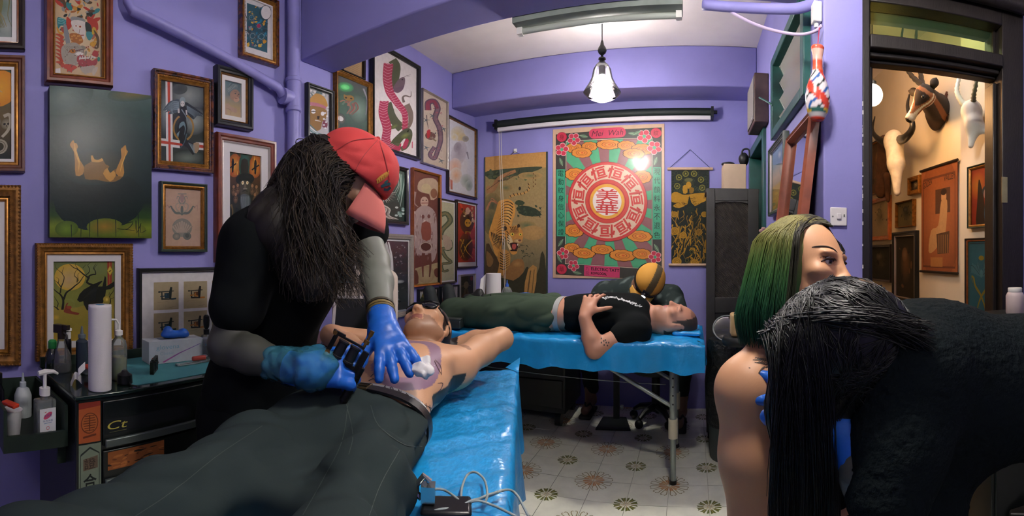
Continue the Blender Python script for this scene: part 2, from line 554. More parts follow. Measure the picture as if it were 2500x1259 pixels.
w1 = empty('window_1',(XR,(WIN[0] + WIN[1]) / 2,WIN[2])); struct(w1,'green framed louvre window high on the right wall')
hw = (WIN[1] - WIN[0]) / 2; hh = WIN[3] - WIN[2]
t = .035
part('window_frame',lambda m: (m.box(-.03,.09,-hw - .02,-hw + t,-.02,hh + .02),m.box(-.03,.09,hw - t,hw + .02,-.02,hh + .02),
                                m.box(-.03,.09,-hw + t,hw - t,-.02,t - .01),m.box(-.03,.09,-hw + t,hw - t,hh - t + .01,hh + .02)),M_GREENP,w1,bevel=.004)
M_LOUV = thin_glass('frosted_louvre_glass',(.8,.82,.78),.15,1.,.5,(.55,.53,.50))
for k in range(4):
    zc = .055 + k * .088
    M_ = Matrix.Translation((.035,0,zc)) @ Matrix.Rotation(math.radians(-28),4,'Y')
    mm = MB(); mm.box(-.003,.003,-hw + t,hw - t,-.05,.05,M_); mm.build('pane',M_LOUV,w1,smooth=False)
    mm = MB(); mm.box(-.006,.006,hw - t - .012,hw - t,-.05,.05,M_); mm.build('louvre_clip',mat('pale_aluminium','b9c0bb',.4,.7),w1,smooth=False)
part('lever',lambda m: m.tube([(-.03,hw - .05,.15),(-.06,hw - .02,.18),(-.09,hw + .02,.21)],.005),M_GREENP,w1)
# backing of the window: the dark lobby behind
part('lobby_panel',lambda m: m.box(.10,.118,-hw,hw,0,hh),mat('lobby_grey','6d6a5c',.8,var=.2),w1)

# ---- floor and its patterned tiles
m = MB(); m.box(XL - .1,2.3,-1.75,4.5,-.1,-.006)
floor = struct(m.build('floor',mat('worn_tile_white','b9b9a6',.35,var=.12,vscale=6)))
T = .2
def tile_mesh():
    a = Art('e2e3d2')
    # big flower at corner (0,0) and small star at the opposite corner (1,1): units of one tile
    for i in range(12):
        t = 2 * pi * (i + .5) / 12
        if not (-.3 < t < pi / 2 + .3): continue
        d = Vector((cos(t),sin(t))); n = Vector((-d.y,d.x))
        def q(r,o): p = d * r + n * o; return (p.x,p.y)
        a.line([q(.06,.0),q(.20,.02),q(.34,.055),q(.44,.075),q(.50,.05),q(.485,.015)],.02,'7c7038',smooth=3)
        a.line([q(.06,.0),q(.20,-.02),q(.34,-.055),q(.44,-.075),q(.50,-.05),q(.485,-.015)],.02,'7c7038',smooth=3)
        a.poly([q(.05,-.012),q(.24,-.05),q(.29,0),q(.24,.05),q(.05,.012)],['b8793f','c08a4e','b07a45'][i % 3])
        a.line([q(.04,0),q(.28,0)],.010,'d7cfae')
    for i in range(10):
        t = 2 * pi * (i + .5) / 10
        if not (pi - .3 < t < 1.5 * pi + .3): continue
        d = Vector((cos(t),sin(t))); n = Vector((-d.y,d.x))
        def q(r,o): p = d * r + n * o; return (1 + p.x,1 + p.y)
        a.poly([q(.13,-.03),q(.30,-.065),q(.27,0),q(.30,.065),q(.13,.03)],'5f6a2f')
        a.line([q(.02,0),q(.26,0)],.014,'b79a5c')
    return a
ta = tile_mesh()
M_TILE = mat('glazed_floor_tile',vc=True,rough=.3,var=.07,vscale=14,bump=.12,bscale=25,bdist=.002,coat=.15)
gp = .0015
vs = []; fs = []; cs = []
base = lin('e2e3d2'); side = lin('6f6c5c')
for (x,y) in ((gp,gp),(T - gp,gp),(T - gp,T - gp),(gp,T - gp)): vs.append((x - T / 2,y - T / 2,-.001)); cs.append(base)
for (x,y) in ((gp,gp),(T - gp,gp),(T - gp,T - gp),(gp,T - gp)): vs.append((x - T / 2,y - T / 2,-.006)); cs.append(side)
fs += [(0,1,2,3),(0,4,5,1),(1,5,6,2),(2,6,7,3),(3,7,4,0)]
n0 = len(vs)
for (u,v,d),c in zip(ta.v,ta.c):
    if True: vs.append((gp + (T - 2 * gp) * u - T / 2,gp + (T - 2 * gp) * v - T / 2,-.001 + .00001 * d + .00002)); cs.append(c)
for f in ta.f[2:]:
    A,B,C = [Vector(vs[n0 + i]) for i in f[:3]]
    up = (B - A).cross(C - A).z > 0
    g_ = tuple(n0 + i for i in f); fs.append(g_ if up else g_[::-1])
tile0 = mesh_obj('tile',vs,fs,M_TILE,floor,cols=cs)
# big flowers sit at (-.119 + .4 i, 2.374 + .4 j)
gx0,gy0 = -.119,2.374
first = True
for i in range(-9,8):
    for j in range(-11,6):
        x = gx0 + (i + .5) * T; y = gy0 + (j + .5) * T
        if x < XL + .0 or x > 1.4 or y < .45 or y > YB - .05: continue
        if x > XR - .02 and y > 1.45: continue
        if x < -1.4: continue
        o = tile0 if first else tile0.copy()
        if not first: COL.objects.link(o); o.parent = floor
        first = False
        ix,iy = i % 2,j % 2            # which corner carries the big flower
        r = {(0,0): 0,(1,0): pi / 2,(1,1): pi,(0,1): -pi / 2}[(ix,iy)]
        o.location = (x,y,rng.uniform(-.0006,.0004)); o.rotation_euler = (0,0,r)

# ------------------------------------------------------------------ lamps
M_BULB = mat('lit_bulb','ffffff',.3,emit=(1,.93,.86),estr=14)
M_BLACKMETAL = mat('black_metal','1c1f1f',.4,.3,var=.1)
M_SHADE = thin_glass('clear_shade_glass',(.97,.95,.96),.03,1.,.12,(.9,.86,.88))
def pendant(loc,watts,label,col=(1,.94,.87),drop=None):
    t = thing('pendant_lamp',label,'lamp',loc,0,'pendant bulbs with bell shades')
    top = ZC - loc[2]
    part('cord',lambda m: m.cyl((0,0,.12),(0,0,top),.003,n=8),M_BLACKMETAL,t)
    part('ceiling_rose',lambda m: m.lathe([(.03,top - .02),(.035,top - .01),(.035,top)],20),M_BLACKMETAL,t)
    part('cord_grip',lambda m: m.lathe([(.004,.20),(.008,.19),(.012,.17),(.022,.155),(.026,.14),(.02,.125),(.008,.115),(.006,.10),(.02,.098),(.022,.09),(.012,.084)][::-1],20),M_BLACKMETAL,t)
    part('lamp_holder',lambda m: m.lathe([(.016,.0),(.02,.005),(.02,.05),(.03,.056),(.03,.062),(.01,.085)],20),M_BLACKMETAL,t)
    part('lamp_shade',lambda m: m.lathe([(.078,-.13),(.095,-.115),(.108,-.10),(.10,-.085),(.08,-.055),(.062,-.02),(.052,.03),(.036,.058),(.03,.062)],36,cap=False),M_SHADE,t)
    part('bulb',lambda m: m.lathe([(.002,-.155),(.03,-.15),(.05,-.135),(.058,-.11),(.056,-.09),(.045,-.06),(.025,-.03),(.016,0)],28),M_BULB,t)
    ld = bpy.data.lights.new('bulb_light','POINT'); ld.energy = watts; ld.color = col; ld.shadow_soft_size = .06
    lo = bpy.data.objects.new('bulb_light',ld); COL.objects.link(lo); lo.parent = t; lo.location = (0,0,-.10)
    return t
LP = at(1470,196,2.62)
pendant((LP.x,LP.y,LP.z + .03),LAMP_BACK,'lit pendant bulb in a clear glass bell shade above the far bed')
pendant((.12,.86,2.27),LAMP_FRONT,'lit pendant bulb in a clear bell shade hanging above the near end of the room')
pendant((.9,-.7,2.27),FILL_REAR,'added unseen pendant bulb behind the viewer as fill light')  # added lamp out of view, fills the near end of the room
pendant((1.0,1.86,2.42),FILL_DOOR,'unseen pendant bulb added above the door head for the white light in the next room')  # added lamp hidden by the door head, whitens the cream pillar
# warm globe in the next room
g0 = at(2129,232,2.45)
t = thing('globe_lamp','warm glowing globe lamp hanging in the next room','lamp',g0)
part('globe',lambda m: m.sphere((0,0,0),.058,24,14),mat('lit_globe','fff0d8',.4,emit=(1,.78,.5),estr=6),t,smooth=True)
part('cord',lambda m: m.cyl((0,0,.075),(0,0,ZC - g0.z),.003,n=8),M_BLACKMETAL,t)
part('cap',lambda m: m.lathe([(.025,.05),(.025,.07),(.008,.085)],16),M_BLACKMETAL,t)
ld = bpy.data.lights.new('globe_light','POINT'); ld.energy = LAMP_NEXT; ld.color = (1,.47,.15); ld.shadow_soft_size = .07
lo = bpy.data.objects.new('globe_light',ld); COL.objects.link(lo); lo.parent = t; lo.location = (0,0,-.0)
t.children[0].visible_shadow = True

# ------------------------------------------------------------------ pictures on the walls
def vgrad(a,stops):
    for (v0,c0),(v1,c1) in zip(stops[:-1],stops[1:]):
        a._raw([(0,v0,*lin(c0)),(1,v0,*lin(c0)),(1,v1,*lin(c1)),(0,v1,*lin(c1))],False,False)
    a.layer += 1; return a
def blend(c1,c2,t):
    a = [int(c1[i:i + 2],16) for i in (0,2,4)]; b = [int(c2[i:i + 2],16) for i in (0,2,4)]
    return '%02x%02x%02x' % tuple(int(p + (q - p) * t) for p,q in zip(a,b))

WL = dict(g='framed pictures on the left wall',p=(XL,0,0),n=Vector((1,0,0)),rz=pi / 2)
WB = dict(p=(0,YB,0),n=Vector((0,-1,0)),rz=0)
WR = dict(p=(XR,0,0),n=Vector((-1,0,0)),rz=-pi / 2)
WN = dict(g='framed pictures in the next room',p=(1.45,0,0),n=Vector((-1,0,0)),rz=-pi / 2)
WP = dict(g='framed pictures in the next room',p=(1.33,0,0),n=Vector((-1,0,0)),rz=-pi / 2)
def wall_rect(W,q,d):
    """pixel quad (xl, top, bottom, xr, top, bottom) on a wall -> base point, width, height"""
    p0 = Vector(W['p']) + W['n'] * d
    a,b = on_plane(q[0],q[1],p0,W['n']),on_plane(q[0],q[2],p0,W['n'])
    c,e = on_plane(q[3],q[4],p0,W['n']),on_plane(q[3],q[5],p0,W['n'])
    zt,zb = (a.z + c.z) / 2,(b.z + e.z) / 2
    m = (a + c) / 2
    w = (Vector((c.x,c.y,0)) - Vector((a.x,a.y,0))).length
    base = Vector((m.x,m.y,zb)) - W['n'] * d
    return base,w,zt - zb

M_FR = {
    'brown': mat('brown_frame_wood','5a3220',.3,var=.3,vscale=30,coat=.3,stretch=(1,1,1)),
    'dark': mat('dark_frame_wood','231b18',.35,var=.2,vscale=30,coat=.2),
    'black': mat('black_frame_lacquer','15181a',.35,coat=.2),
    'gold': mat('gold_frame_gilt','9c6a2a',.38,.55,var=.25,vscale=60,bump=.3,bscale=200,bdist=.001),
    'oldgold': mat('old_gold_gilt','7d5422',.45,.5,var=.35,vscale=50,bump=.5,bscale=150,bdist=.0015),
    'green': mat('green_frame_paint','23342a',.4,var=.2,vscale=40),
    'orange': mat('amber_frame_wood','9a5526',.35,var=.25,vscale=30,coat=.3),
    'grey': mat('taupe_frame_linen','8a8078',.8,var=.06,vscale=90,bump=.3,bscale=500,bdist=.0006),
    'silver': mat('silver_frame_metal','b7b0ab',.35,.7,var=.1),
    'tort': mat('tortoiseshell_frame','6e3a18',.25,var=.6,vscale=45,coat=.5,col2='1d100a'),
    'red': mat('red_brown_frame_wood','6e3322',.3,var=.25,vscale=25,coat=.35),
}
M_MOUNT = mat('white_mount_card','ece8e8',.85)
M_BACK = mat('picture_backing_board','3a2f26',.9)

def sweep_frame(prof,w,h):
    """mitred rectangle sweep; prof (inset, y) from the wall, over the front, to the opening"""
    vs = []; fs = []
    for t,y in prof:
        vs += [(-w / 2 + t,y,t),(w / 2 - t,y,t),(w / 2 - t,y,h - t),(-w / 2 + t,y,h - t)]
    for j in range(len(prof) - 1):
        for i in range(4):
            k = (i + 1) % 4
            fs.append((j * 4 + i,j * 4 + k,(j + 1) * 4 + k,(j + 1) * 4 + i))
    return vs,fs
def bead_row(m,w,h,t,y,r,pitch):
    x0,x1,z0,z1 = -w / 2 + t,w / 2 - t,t,h - t
    pts = []
    nx = max(2,int((x1 - x0) / pitch)); nz = max(2,int((z1 - z0) / pitch))
    for i in range(nx): pts += [(x0 + (x1 - x0) * i / nx,z0),(x1 - (x1 - x0) * i / nx,z1)]
    for i in range(nz): pts += [(x1,z0 + (z1 - z0) * i / nz),(x0,z1 - (z1 - z0) * i / nz)]
    for x,z in pts:
        m.add([(x - r,y,z),(x,y,z - r),(x + r,y,z),(x,y,z + r),(x,y - r,z)],
              [(0,1,4),(1,2,4),(2,3,4),(3,0,4)])

def pic(W,q,label,art,fw=.025,d=.028,fmat='brown',slip=None,mount=0.,beads=None,glass=True,paint=False,cat='picture',mount_mat=None,step=None):
    base,w,h = wall_rect(W,q,d)
    t = thing('framed_picture',label,cat,base + W['n'] * .002,W['rz'],W.get('g'))
    y = -d
    prof = [(0,0),(0,y * .75),(fw * .12,y),(fw * .42,y * 1.0),(fw * .6,y * .85),(fw * .85,y * .8),(fw,y * .62),(fw,y * .25)]
    vs,fs = sweep_frame(prof,w,h)
    mesh_obj('frame',vs,fs,M_FR[fmat],t,30)
    i0 = fw
    if slip:
        sw,sm = slip
        vs,fs = sweep_frame([(fw - .001,y * .25),(fw - .001,y * .72),(fw + sw * .4,y * .76),(fw + sw,y * .5),(fw + sw,y * .25)],w,h)
        mesh_obj('slip',vs,fs,M_FR[sm],t,30); i0 = fw + sw
    if beads:
        m = MB()
        for (bt,br,bp,bm) in beads: bead_row(m,w,h,bt,y * .95,br,bp)
        m.build('beading',M_FR[beads[0][3]],t,smooth=False)['kind'] = 'stuff'
    m = MB(); m.box(-w / 2 + .004,w / 2 - .004,-.006,-.001,.004,h - .004); m.build('backing',M_BACK,t,smooth=False)
    ml,mr,mt,mb_ = mount if isinstance(mount,(tuple,list)) else (mount,) * 4
    x0,x1,z0,z1 = -w / 2 + i0 + ml,w / 2 - i0 - mr,i0 + mb_,h - i0 - mt
    if ml > 0:
        yo = y * .42
        a0,a1,b0,b1 = -w / 2 + i0 - .002,w / 2 - i0 + .002,i0 - .002,h - i0 + .002
        vs = [(a0,yo,b0),(a1,yo,b0),(a1,yo,b1),(a0,yo,b1),(x0,yo,z0),(x1,yo,z0),(x1,yo,z1),(x0,yo,z1),
              (x0,-.007,z0),(x1,-.007,z0),(x1,-.007,z1),(x0,-.007,z1)]
        fs = [(0,1,5,4),(1,2,6,5),(2,3,7,6),(3,0,4,7),(4,5,9,8),(5,6,10,9),(6,7,11,10),(7,4,8,11)]
        mesh_obj('mount',vs,fs,mount_mat or M_MOUNT,t)
    else:
        x0 -= .002; x1 += .002; z0 -= .002; z1 += .002
    art.build('print',t,x0,x1,z0,z1,-.0065,M_PAINT if paint else None,step or 1.2e-5)
    if glass:
        m = MB(); yy = y * .55
        m.add([(-w / 2 + i0 - .002,yy,i0 - .002),(w / 2 - i0 + .002,yy,i0 - .002),(w / 2 - i0 + .002,yy,h - i0 + .002),(-w / 2 + i0 - .002,yy,h - i0 + .002)],[(0,1,2,3)])
        m.build('glass_pane',M_GLASS,t,smooth=False)
    return t

R = random.Random(11)
# --- top left: grey green brush painting (mostly out of frame)
a = Art('8f9a95',[(-400,-700),(255,-700),(255,600),(-400,520)])
a.ell(60,100,250,220,'6f8273','8f9a95'); a.ell(-50,380,260,160,'5f7268','8f9a95'); a.ell(180,420,160,130,'a9b0ac','8f9a95')
for i in range(9):
    x = R.uniform(-300,150); a.line([(x,-300),(x + 90,0),(x + 60,250),(x + 140,430)],34,'7e7a50',6,4)
a.line([(10,190),(80,270),(120,350),(150,420)],26,'97875c',10,4)
pic(WL,(-90,-160,106,62,-150,131),'dark framed grey-green brush painting at the top left corner',a,.028,.03,'dark',('.008' and (.006,'orange')),.018)

# --- red and blue dragon demon
a = Art('c9ad8a',[(625,-450),(1385,-480),(1375,1085),(620,905)])
a.ell(1000,300,560,900,'d9c3a2','c3a37c'); a.speck(70,(690,-420,1310,30),(30,80),['b5392c','2f7d84','c98d34','57432f','8c8f90','1f2a2a','a8642e'],61); a.speck(60,(700,30,1310,860),(22,60),['a8443a','6a5c4c','c98d34','8c8578','4a5a54','b0664a'],62)
a.poly([(880,0),(1060,20),(1080,80),(870,80)],'8c8f90',3)
a.poly([(680,20),(790,60),(830,130),(800,170),(720,150),(680,200),(665,90)],'2f7d84',3)
for k in range(4): a.line([(680,50 + k * 26),(730,40 + k * 26),(800,75 + k * 22)],8,'8fd0cf',4,3)
a.poly([(800,10),(880,90),(860,180),(800,210)],'b63a2c',3)
a.poly([(670,170),(700,250),(750,250),(740,290),(690,280),(655,200)],'c98d34',3)
a.poly([(750,150),(800,150),(850,420),(790,450)],'83878c',2)
a.poly([(1130,-20),(1290,40),(1310,200),(1200,180),(1130,80)],'b5392c',4)
a.poly([(870,70),(1080,75),(1090,230),(1070,370),(1000,350),(980,280),(910,230)],'d8cdc8',4)
a.ell(940,150,26,22,'e8e0d8'); a.ell(1005,160,30,26,'e9d7c0'); a.ell(1005,160,16,16,'9c3c2a'); a.ell(940,150,12,12,'9c3c2a')
a.line([(1000,200),(985,280),(1015,300)],8,'7c5f55',4); a.line([(1005,305),(1065,300)],16,'9a3b35')
a.poly([(1090,80),(1180,120),(1200,260),(1110,250)],'1f2a2a',3)
a.poly([(840,280),(1000,290),(1050,420),(900,440)],'a8642e',3)
for k in range(10): a.ell(870 + R.uniform(0,160),300 + R.uniform(0,120),18,16,'c98b45',n=8)
a.poly([(1110,240),(1210,250),(1220,310),(1160,390),(1110,330)],'39878d',3)
a.poly([(1180,420),(1260,400),(1280,460),(1230,500),(1170,470)],'d09a3c',3)
a.poly([(1220,150),(1280,190),(1230,290),(1200,260)],'c8a63a',2)
a.poly([(1230,200),(1330,330),(1320,520),(1240,520),(1290,400)],'57432f',3)
for k in range(8):
    y = 270 + k * 60
    a.poly([(760,y + 60),(690,y + 10),(640,y + R.uniform(-20,20)),(700,y + 60),(720,y + 110)],'b3432c',3)
a.poly([(730,480),(900,420),(1010,480),(1060,600),(1000,760),(860,800),(740,690)],'a39a8f',4)
for k in range(9): a.line([(760 + k * 24,480),(790 + k * 26,520),(780 + k * 26,590)],5,'6d665d',2)
a.ell(885,560,48,34,'d08a38','a8622c',rot=.2); a.ell(890,560,12,12,'2a1c14')
a.ell(990,610,64,32,'e4dfdd'); a.line([(930,560),(1050,540),(1060,600)],16,'5c3d4a',8,3)
a.poly([(960,650),(1060,640),(1200,740),(1290,700),(1270,820),(1060,830),(960,760)],'a4454a',3)
for k in range(7): a.poly([(980 + k * 40,700),(1000 + k * 40,640),(1030 + k * 40,700)],'d8d3d0')
a.poly([(740,760),(860,770),(960,830),(880,870),(870,910),(830,870),(800,890),(800,840),(720,800)],'b8463a',2)
for k in range(5): a.poly([(1000 + k * 46,850 - k * 6),(1060 + k * 46,830),(1110 + k * 40,960 - k * 10),(1050 + k * 40,930)],'b0a49a',2)
a.poly([(1220,880),(1300,850),(1290,920),(1230,1000),(1200,950)],'bdb2a6',2)
a.ell(1320,720,26,44,'3a8276',n=10); a.poly([(1240,560),(1310,600),(1290,680),(1200,640)],'a8383c',2)
a.speck(60,(720,430,1290,820),(6,20),['7a2f2c','c9b7a6','5f5148','93413a','4a4438'],5)
a.poly([(622,815),(705,810),(708,915),(620,900)],'ddd6d6')
pic(WL,(112,-75,187,278,-52,221),'brown framed print of a red-crested dragon demon near the ceiling',a,.034,.05,'red',(.008,'gold'),0)

# --- left edge: skulls and orange moon
a = Art('4a4436',[(-230,90),(120,130),(125,820),(-230,790)])
vgrad(a,[(0,'3e5a4c'),(.5,'6a5838'),(1,'1f2a24')])
a.ell(20,260,150,145,'e8a628','d9881c'); a.line([(-10,180),(10,250),(60,292)],20,'cdbb98',3,4)
a.ell(-60,420,90,70,'a43a24','5a3422'); a.ell(20,380,26,26,'a83c28')
for (x,y,r) in ((20,520,34),(-60,560,46),(-130,500,40),(90,540,38),(-20,640,40)):
    a.ell(x,y,r,r * 1.1,'a39a84','6a6048'); a.ell(x - r * .35,y,r * .25,r * .25,'1c1a16',n=8); a.ell(x + r * .35,y,r * .25,r * .25,'1c1a16',n=8); a.ell(x,y + r * .4,r * .12,r * .16,'1c1a16',n=8)
for c,r in (((40,715),60),((-80,720),70)):
    a.ring(c[0],c[1],r * .55,r,'aba28e',20); a.ring(c[0],c[1],r * .7,r * .78,'6f6652',20)
a.line([(70,480),(110,470),(120,540),(95,600),(60,640)],26,'b5ac98',20,4)
pic(WL,(-130,112,405,62,153,433),'brown and gold framed print of skulls under an orange moon at the left edge',a,.03,.035,'brown',(.012,'gold'),.012)

# --- left edge: ornate gold frame, dark picture
a = Art('1b2422',bg2='10201f')
a.ell(.3,.5,.5,.4,'2d3a38','1a2321'); a.ell(.7,.35,.3,.25,'38443f','1b2422'); a.ell(.75,.85,.4,.2,'3a4644','15201f')
pic(WL,(-160,440,905,52,461,884),'ornate gilt frame with a dark picture and white mount at the left edge',a,.052,.045,'oldgold',(.012,'gold'),.022,
    beads=[(.008,.008,.014,'oldgold'),(.045,.004,.008,'oldgold')])

# --- large canvas: figure with raised arms
a = Art('17302f',[(62,35),(810,210),(806,1205),(68,1190)])
vgrad(a,[(0,'4a5f5a'),(.12,'26423e'),(.3,'16302f'),(.75,'0e1f1e'),(.86,'26421a'),(.93,'6a7a22'),(1,'4c5a1a')])
a.ell(180,130,220,150,'5f706c','26423e'); a.ell(700,180,200,60,'6b6230','2a4640')
a.ell(430,930,330,220,'0c1817','0e201f'); a.ell(430,690,260,130,'342f14','122826')
a.ell(480,1120,130,60,'8a6a26','55641f'); a.ell(200,1130,90,60,'5f7a24','45591c'); a.ell(680,1150,90,50,'7f7424','55641f')
a.poly([(248,475),(258,500),(272,500),(285,530),(276,556),(300,630),(330,680),(322,735),(268,740),(262,640),(252,560),(228,520),(226,500)],'a5732c',2)
a.poly([(250,478),(258,520),(256,560),(290,650),(285,720),(300,640),(272,560),(262,510)],'c8963c',2)
a.poly([(630,545),(636,580),(646,590),(636,615),(612,660),(620,740),(600,775),(560,740),(575,690),(600,630),(596,575),(610,560)],'a5732c',2)
a.poly([(632,550),(628,610),(600,680),(590,740),(605,690),(630,620)],'c8963c',2)
a.poly([(330,690),(345,665),(385,645),(380,605),(396,603),(408,632),(440,640),(460,626),(475,650),(490,675),(515,690),(500,720),(530,735),(560,710),(565,760),(610,770),(560,800),(500,800),(420,780),(340,770)],'7a5722',2)
a.poly([(385,642),(382,606),(395,604),(408,632),(440,637),(460,627),(472,645),(440,655),(400,650)],'b98a40',2)
a.poly([(470,740),(500,700),(520,740),(545,720),(560,760),(520,800)],'b58234',2)
for x in (235,310,375,430,558,715): a.line([(x,1010 + R.uniform(-20,90)),(x + R.uniform(-5,5),1195)],7,'14221c',4)
a.line([(600,1110),(680,1090),(640,1140),(570,1135),(690,1150)],7,'14201a',3,3); a.line([(700,1080),(705,1170),(735,1100),(730,1165),(770,1150)],7,'14201a',3,2)
base,w,h = wall_rect(WL,(121,192,577,370,249,583),.05)
t = thing('canvas_painting','large dark green canvas of a glowing figure with raised arms','painting',base + Vector((.003,0,0)),pi / 2)
a.build('painted_front',t,-w / 2,w / 2,0,h,-.0475,M_PAINT)
part('stretcher',lambda m: m.box(-w / 2,w / 2,-.047,0,0,h),mat('canvas_edge_paint','1a2422',.6,var=.3,vscale=20),t,bevel=.003)

# --- winged angel over a red and white cross
a = Art('2a3230',[(92,125),(608,248),(606,1120),(92,1060)])
a.ell(430,330,240,200,'8f9694','343c3a'); a.ell(500,620,150,160,'9aa2a0','39413f'); a.ell(420,1030,200,90,'6f7a72','222b28'); a.ell(150,480,60,300,'7d8684','2c3432'); a.ell(330,250,90,60,'3a3f40','4a5250')
a.poly([(160,140),(242,160),(248,1080),(170,1072)],'d9d6d4'); a.poly([(92,795),(330,830),(330,920),(92,880)],'d9d6d4'); a.poly([(520,855),(606,868),(606,950),(520,940)],'d9d6d4')
a.poly([(184,150),(214,158),(224,1075),(198,1070)],'c2442f'); a.poly([(92,820),(370,872),(366,895),(92,855)],'c2442f'); a.poly([(550,885),(606,895),(606,928),(550,918)],'c2442f')
for dx,fl in ((0,1),):
    a.poly([(330,370),(250,370),(190,400),(130,480),(180,480),(150,510),(220,490),(190,530),(260,520),(310,500)],'48565e',2)
    a.poly([(390,400),(450,430),(520,480),(600,540),(580,560),(600,575),(530,560),(490,600),(420,530)],'222c33',2)
for k in range(9): a.line([(320,395 + k * 10),(240,390 + k * 12),(150 + k * 14,470 + k * 8)],6,'93a6ae',2,3)
for k in range(8): a.line([(410,440 + k * 9),(490,490 + k * 10),(590 - k * 14,555 + k * 5)],5,'7d8f98',2,3)
a.ring(372,690,105,125,'a17a3a',30,1.25)
a.poly([(330,470),(350,440),(400,450),(420,520),(400,600),(420,700),(400,800),(440,850),(500,880),(520,960),(480,1000),(420,920),(350,870),(300,760),(310,640),(340,570),(300,540)],'14181b',2)
a.poly([(330,640),(380,620),(400,700),(380,780),(390,700),(370,660),(320,700)],'6f8a93',2); a.poly([(290,760),(330,720),(310,800)],'6f8a93')
a.ell(362,380,34,40,'8a9ba2'); a.ell(362,418,24,34,'d3cdc9'); a.ell(352,412,5,4,'14181b',n=7); a.ell(372,414,5,4,'14181b',n=7)
a.line([(315,470),(318,520)],22,'c9c4c0'); a.line([(405,490),(410,545)],16,'c9c4c0')
a.line([(350,480),(400,560),(430,640),(440,700)],12,'7e8d94',4,3); a.line([(410,760),(380,860),(330,925)],14,'48606a',4,3)
a.poly([(490,870),(550,865),(555,930),(520,985),(490,950)],'a98e70',2)
for k in range(8): a.line([(430 + k * 10,860 + k * 4),(470 + k * 4,930 + k * 8)],4,'7f929a')
pic(WL,(376,160,409,522,197,425),'gold and tortoiseshell framed angel over a red and white cross',a,.022,.035,'tort',(.018,'gold'),0,beads=[(.028,.0035,.008,'gold')])

# --- cherub in a black frame
a = Art('7c7f7c',[(780,175),(972,232),(972,592),(778,548)])
vgrad(a,[(0,'54707a'),(.4,'7d8584'),(.7,'b29c78'),(1,'c2a888')])
a.ell(890,290,70,75,'6f7f86','5d7078'); a.ell(905,340,58,60,'b8927c','a58474'); a.ell(925,390,34,26,'c49c86')
for k in range(10): a.line([(830 + R.uniform(-10,20),230 + k * 8),(860 + k * 8,210 + R.uniform(0,40)),(930,235 + k * 4)],9,R.choice(['8b979a','4d5f68','6a7a80']),3,3)
a.ell(912,325,11,6,'2c3a42',n=8); a.ell(950,335,8,5,'2c3a42',n=8); a.line([(900,305),(930,310)],4,'4a4a48')
a.ell(940,350,10,8,'9a6f60',n=8); a.line([(905,372),(935,376)],6,'7e5048')
a.poly([(785,440),(830,425),(860,460),(930,490),(925,530),(880,520),(810,480),(820,540),(785,530)],'b79a86',2)
a.line([(800,470),(860,500),(850,545)],3,'6d5e50',2,3)
pic(WL,(530,152,301,620,181,319),'small black framed drawing of a cherub face',a,.03,.04,'black',(.004,'oldgold'),.022)

# --- bearded man in a tall hat with candle crows
a = Art('20352f',[(742,218),(1090,275),(1105,960),(765,960)])
vgrad(a,[(0,'2c3a28'),(.25,'5a3a1c'),(.45,'2a2c20'),(1,'10201d')])
a.ell(810,330,75,95,'e8a030','a4521c'); a.ell(1040,350,70,90,'e8a030','a4521c'); a.ell(920,330,60,120,'2e6a62','2c4a3e')
for k in range(40): 
    cx = R.choice((810,1040)); x = cx + R.uniform(-60,60); y = 340 + R.uniform(-80,80)
    a.line([(x,y),(x + R.uniform(-10,10),y - R.uniform(15,40))],9,R.choice(['f0c050','d2701e','b8461a']),2)
for cx,cy in ((790,330),(1040,355)):
    a.poly([(cx - 14,cy - 30),(cx,cy - 60),(cx + 14,cy - 30),(cx + 8,cy + 50),(cx - 8,cy + 50)],'17120e',2); a.line([(cx - 38,cy + 20),(cx + 40,cy - 15)],12,'17120e')
a.poly([(888,290),(955,295),(960,400),(885,400)],'2a2a24',2); a.ell(928,445,102,48,'141e1d')
a.poly([(880,460),(985,470),(980,560),(950,640),(930,660),(900,620),(880,540)],'4c4a3c',3)
a.ell(906,472,14,15,'f2e6b8'); a.ell(956,474,13,14,'f2e6b8'); a.ell(906,472,5,5,'b87a20',n=7); a.ell(956,474,5,5,'b87a20',n=7)
a.poly([(925,480),(940,480),(948,515),(918,515)],'6f6652'); a.line([(905,540),(935,530),(960,545)],7,'1c1812',4); a.line([(912,520),(955,520)],9,'8a8270')
a.poly([(885,570),(980,575),(990,660),(950,700),(900,690)],'5a6468',3)
for k in range(9): a.line([(892 + k * 10,580),(900 + k * 9,640),(925 + k * 4,690)],4,'8f989a',2,3)
for (cx,cy) in ((805,540),(850,530),(1010,540),(1055,550),(830,600),(1040,610)):
    a.ell(cx,cy,26,34,'8a6848','4a3826'); a.ell(cx,cy - 40,14,14,'a87850',n=9); a.ell(cx - 8,cy - 8,5,5,'1c140e',n=6); a.ell(cx + 8,cy - 8,5,5,'1c140e',n=6)
a.line([(780,640),(800,700),(780,860)],22,'6f5a34',8,3); a.line([(1080,620),(1060,680),(1030,700)],16,'7a6236',6,3)
a.ell(935,735,32,34,'d8d4ca'); a.ell(950,745,16,18,'17201e'); a.poly([(830,660),(905,690),(910,960),(820,960)],'0f1b1a')
pic(WL,(531,320,646,676,345,634),'red-brown framed print of a bearded man in a tall hat',a,.034,.04,'red',(.006,'silver'),.04)

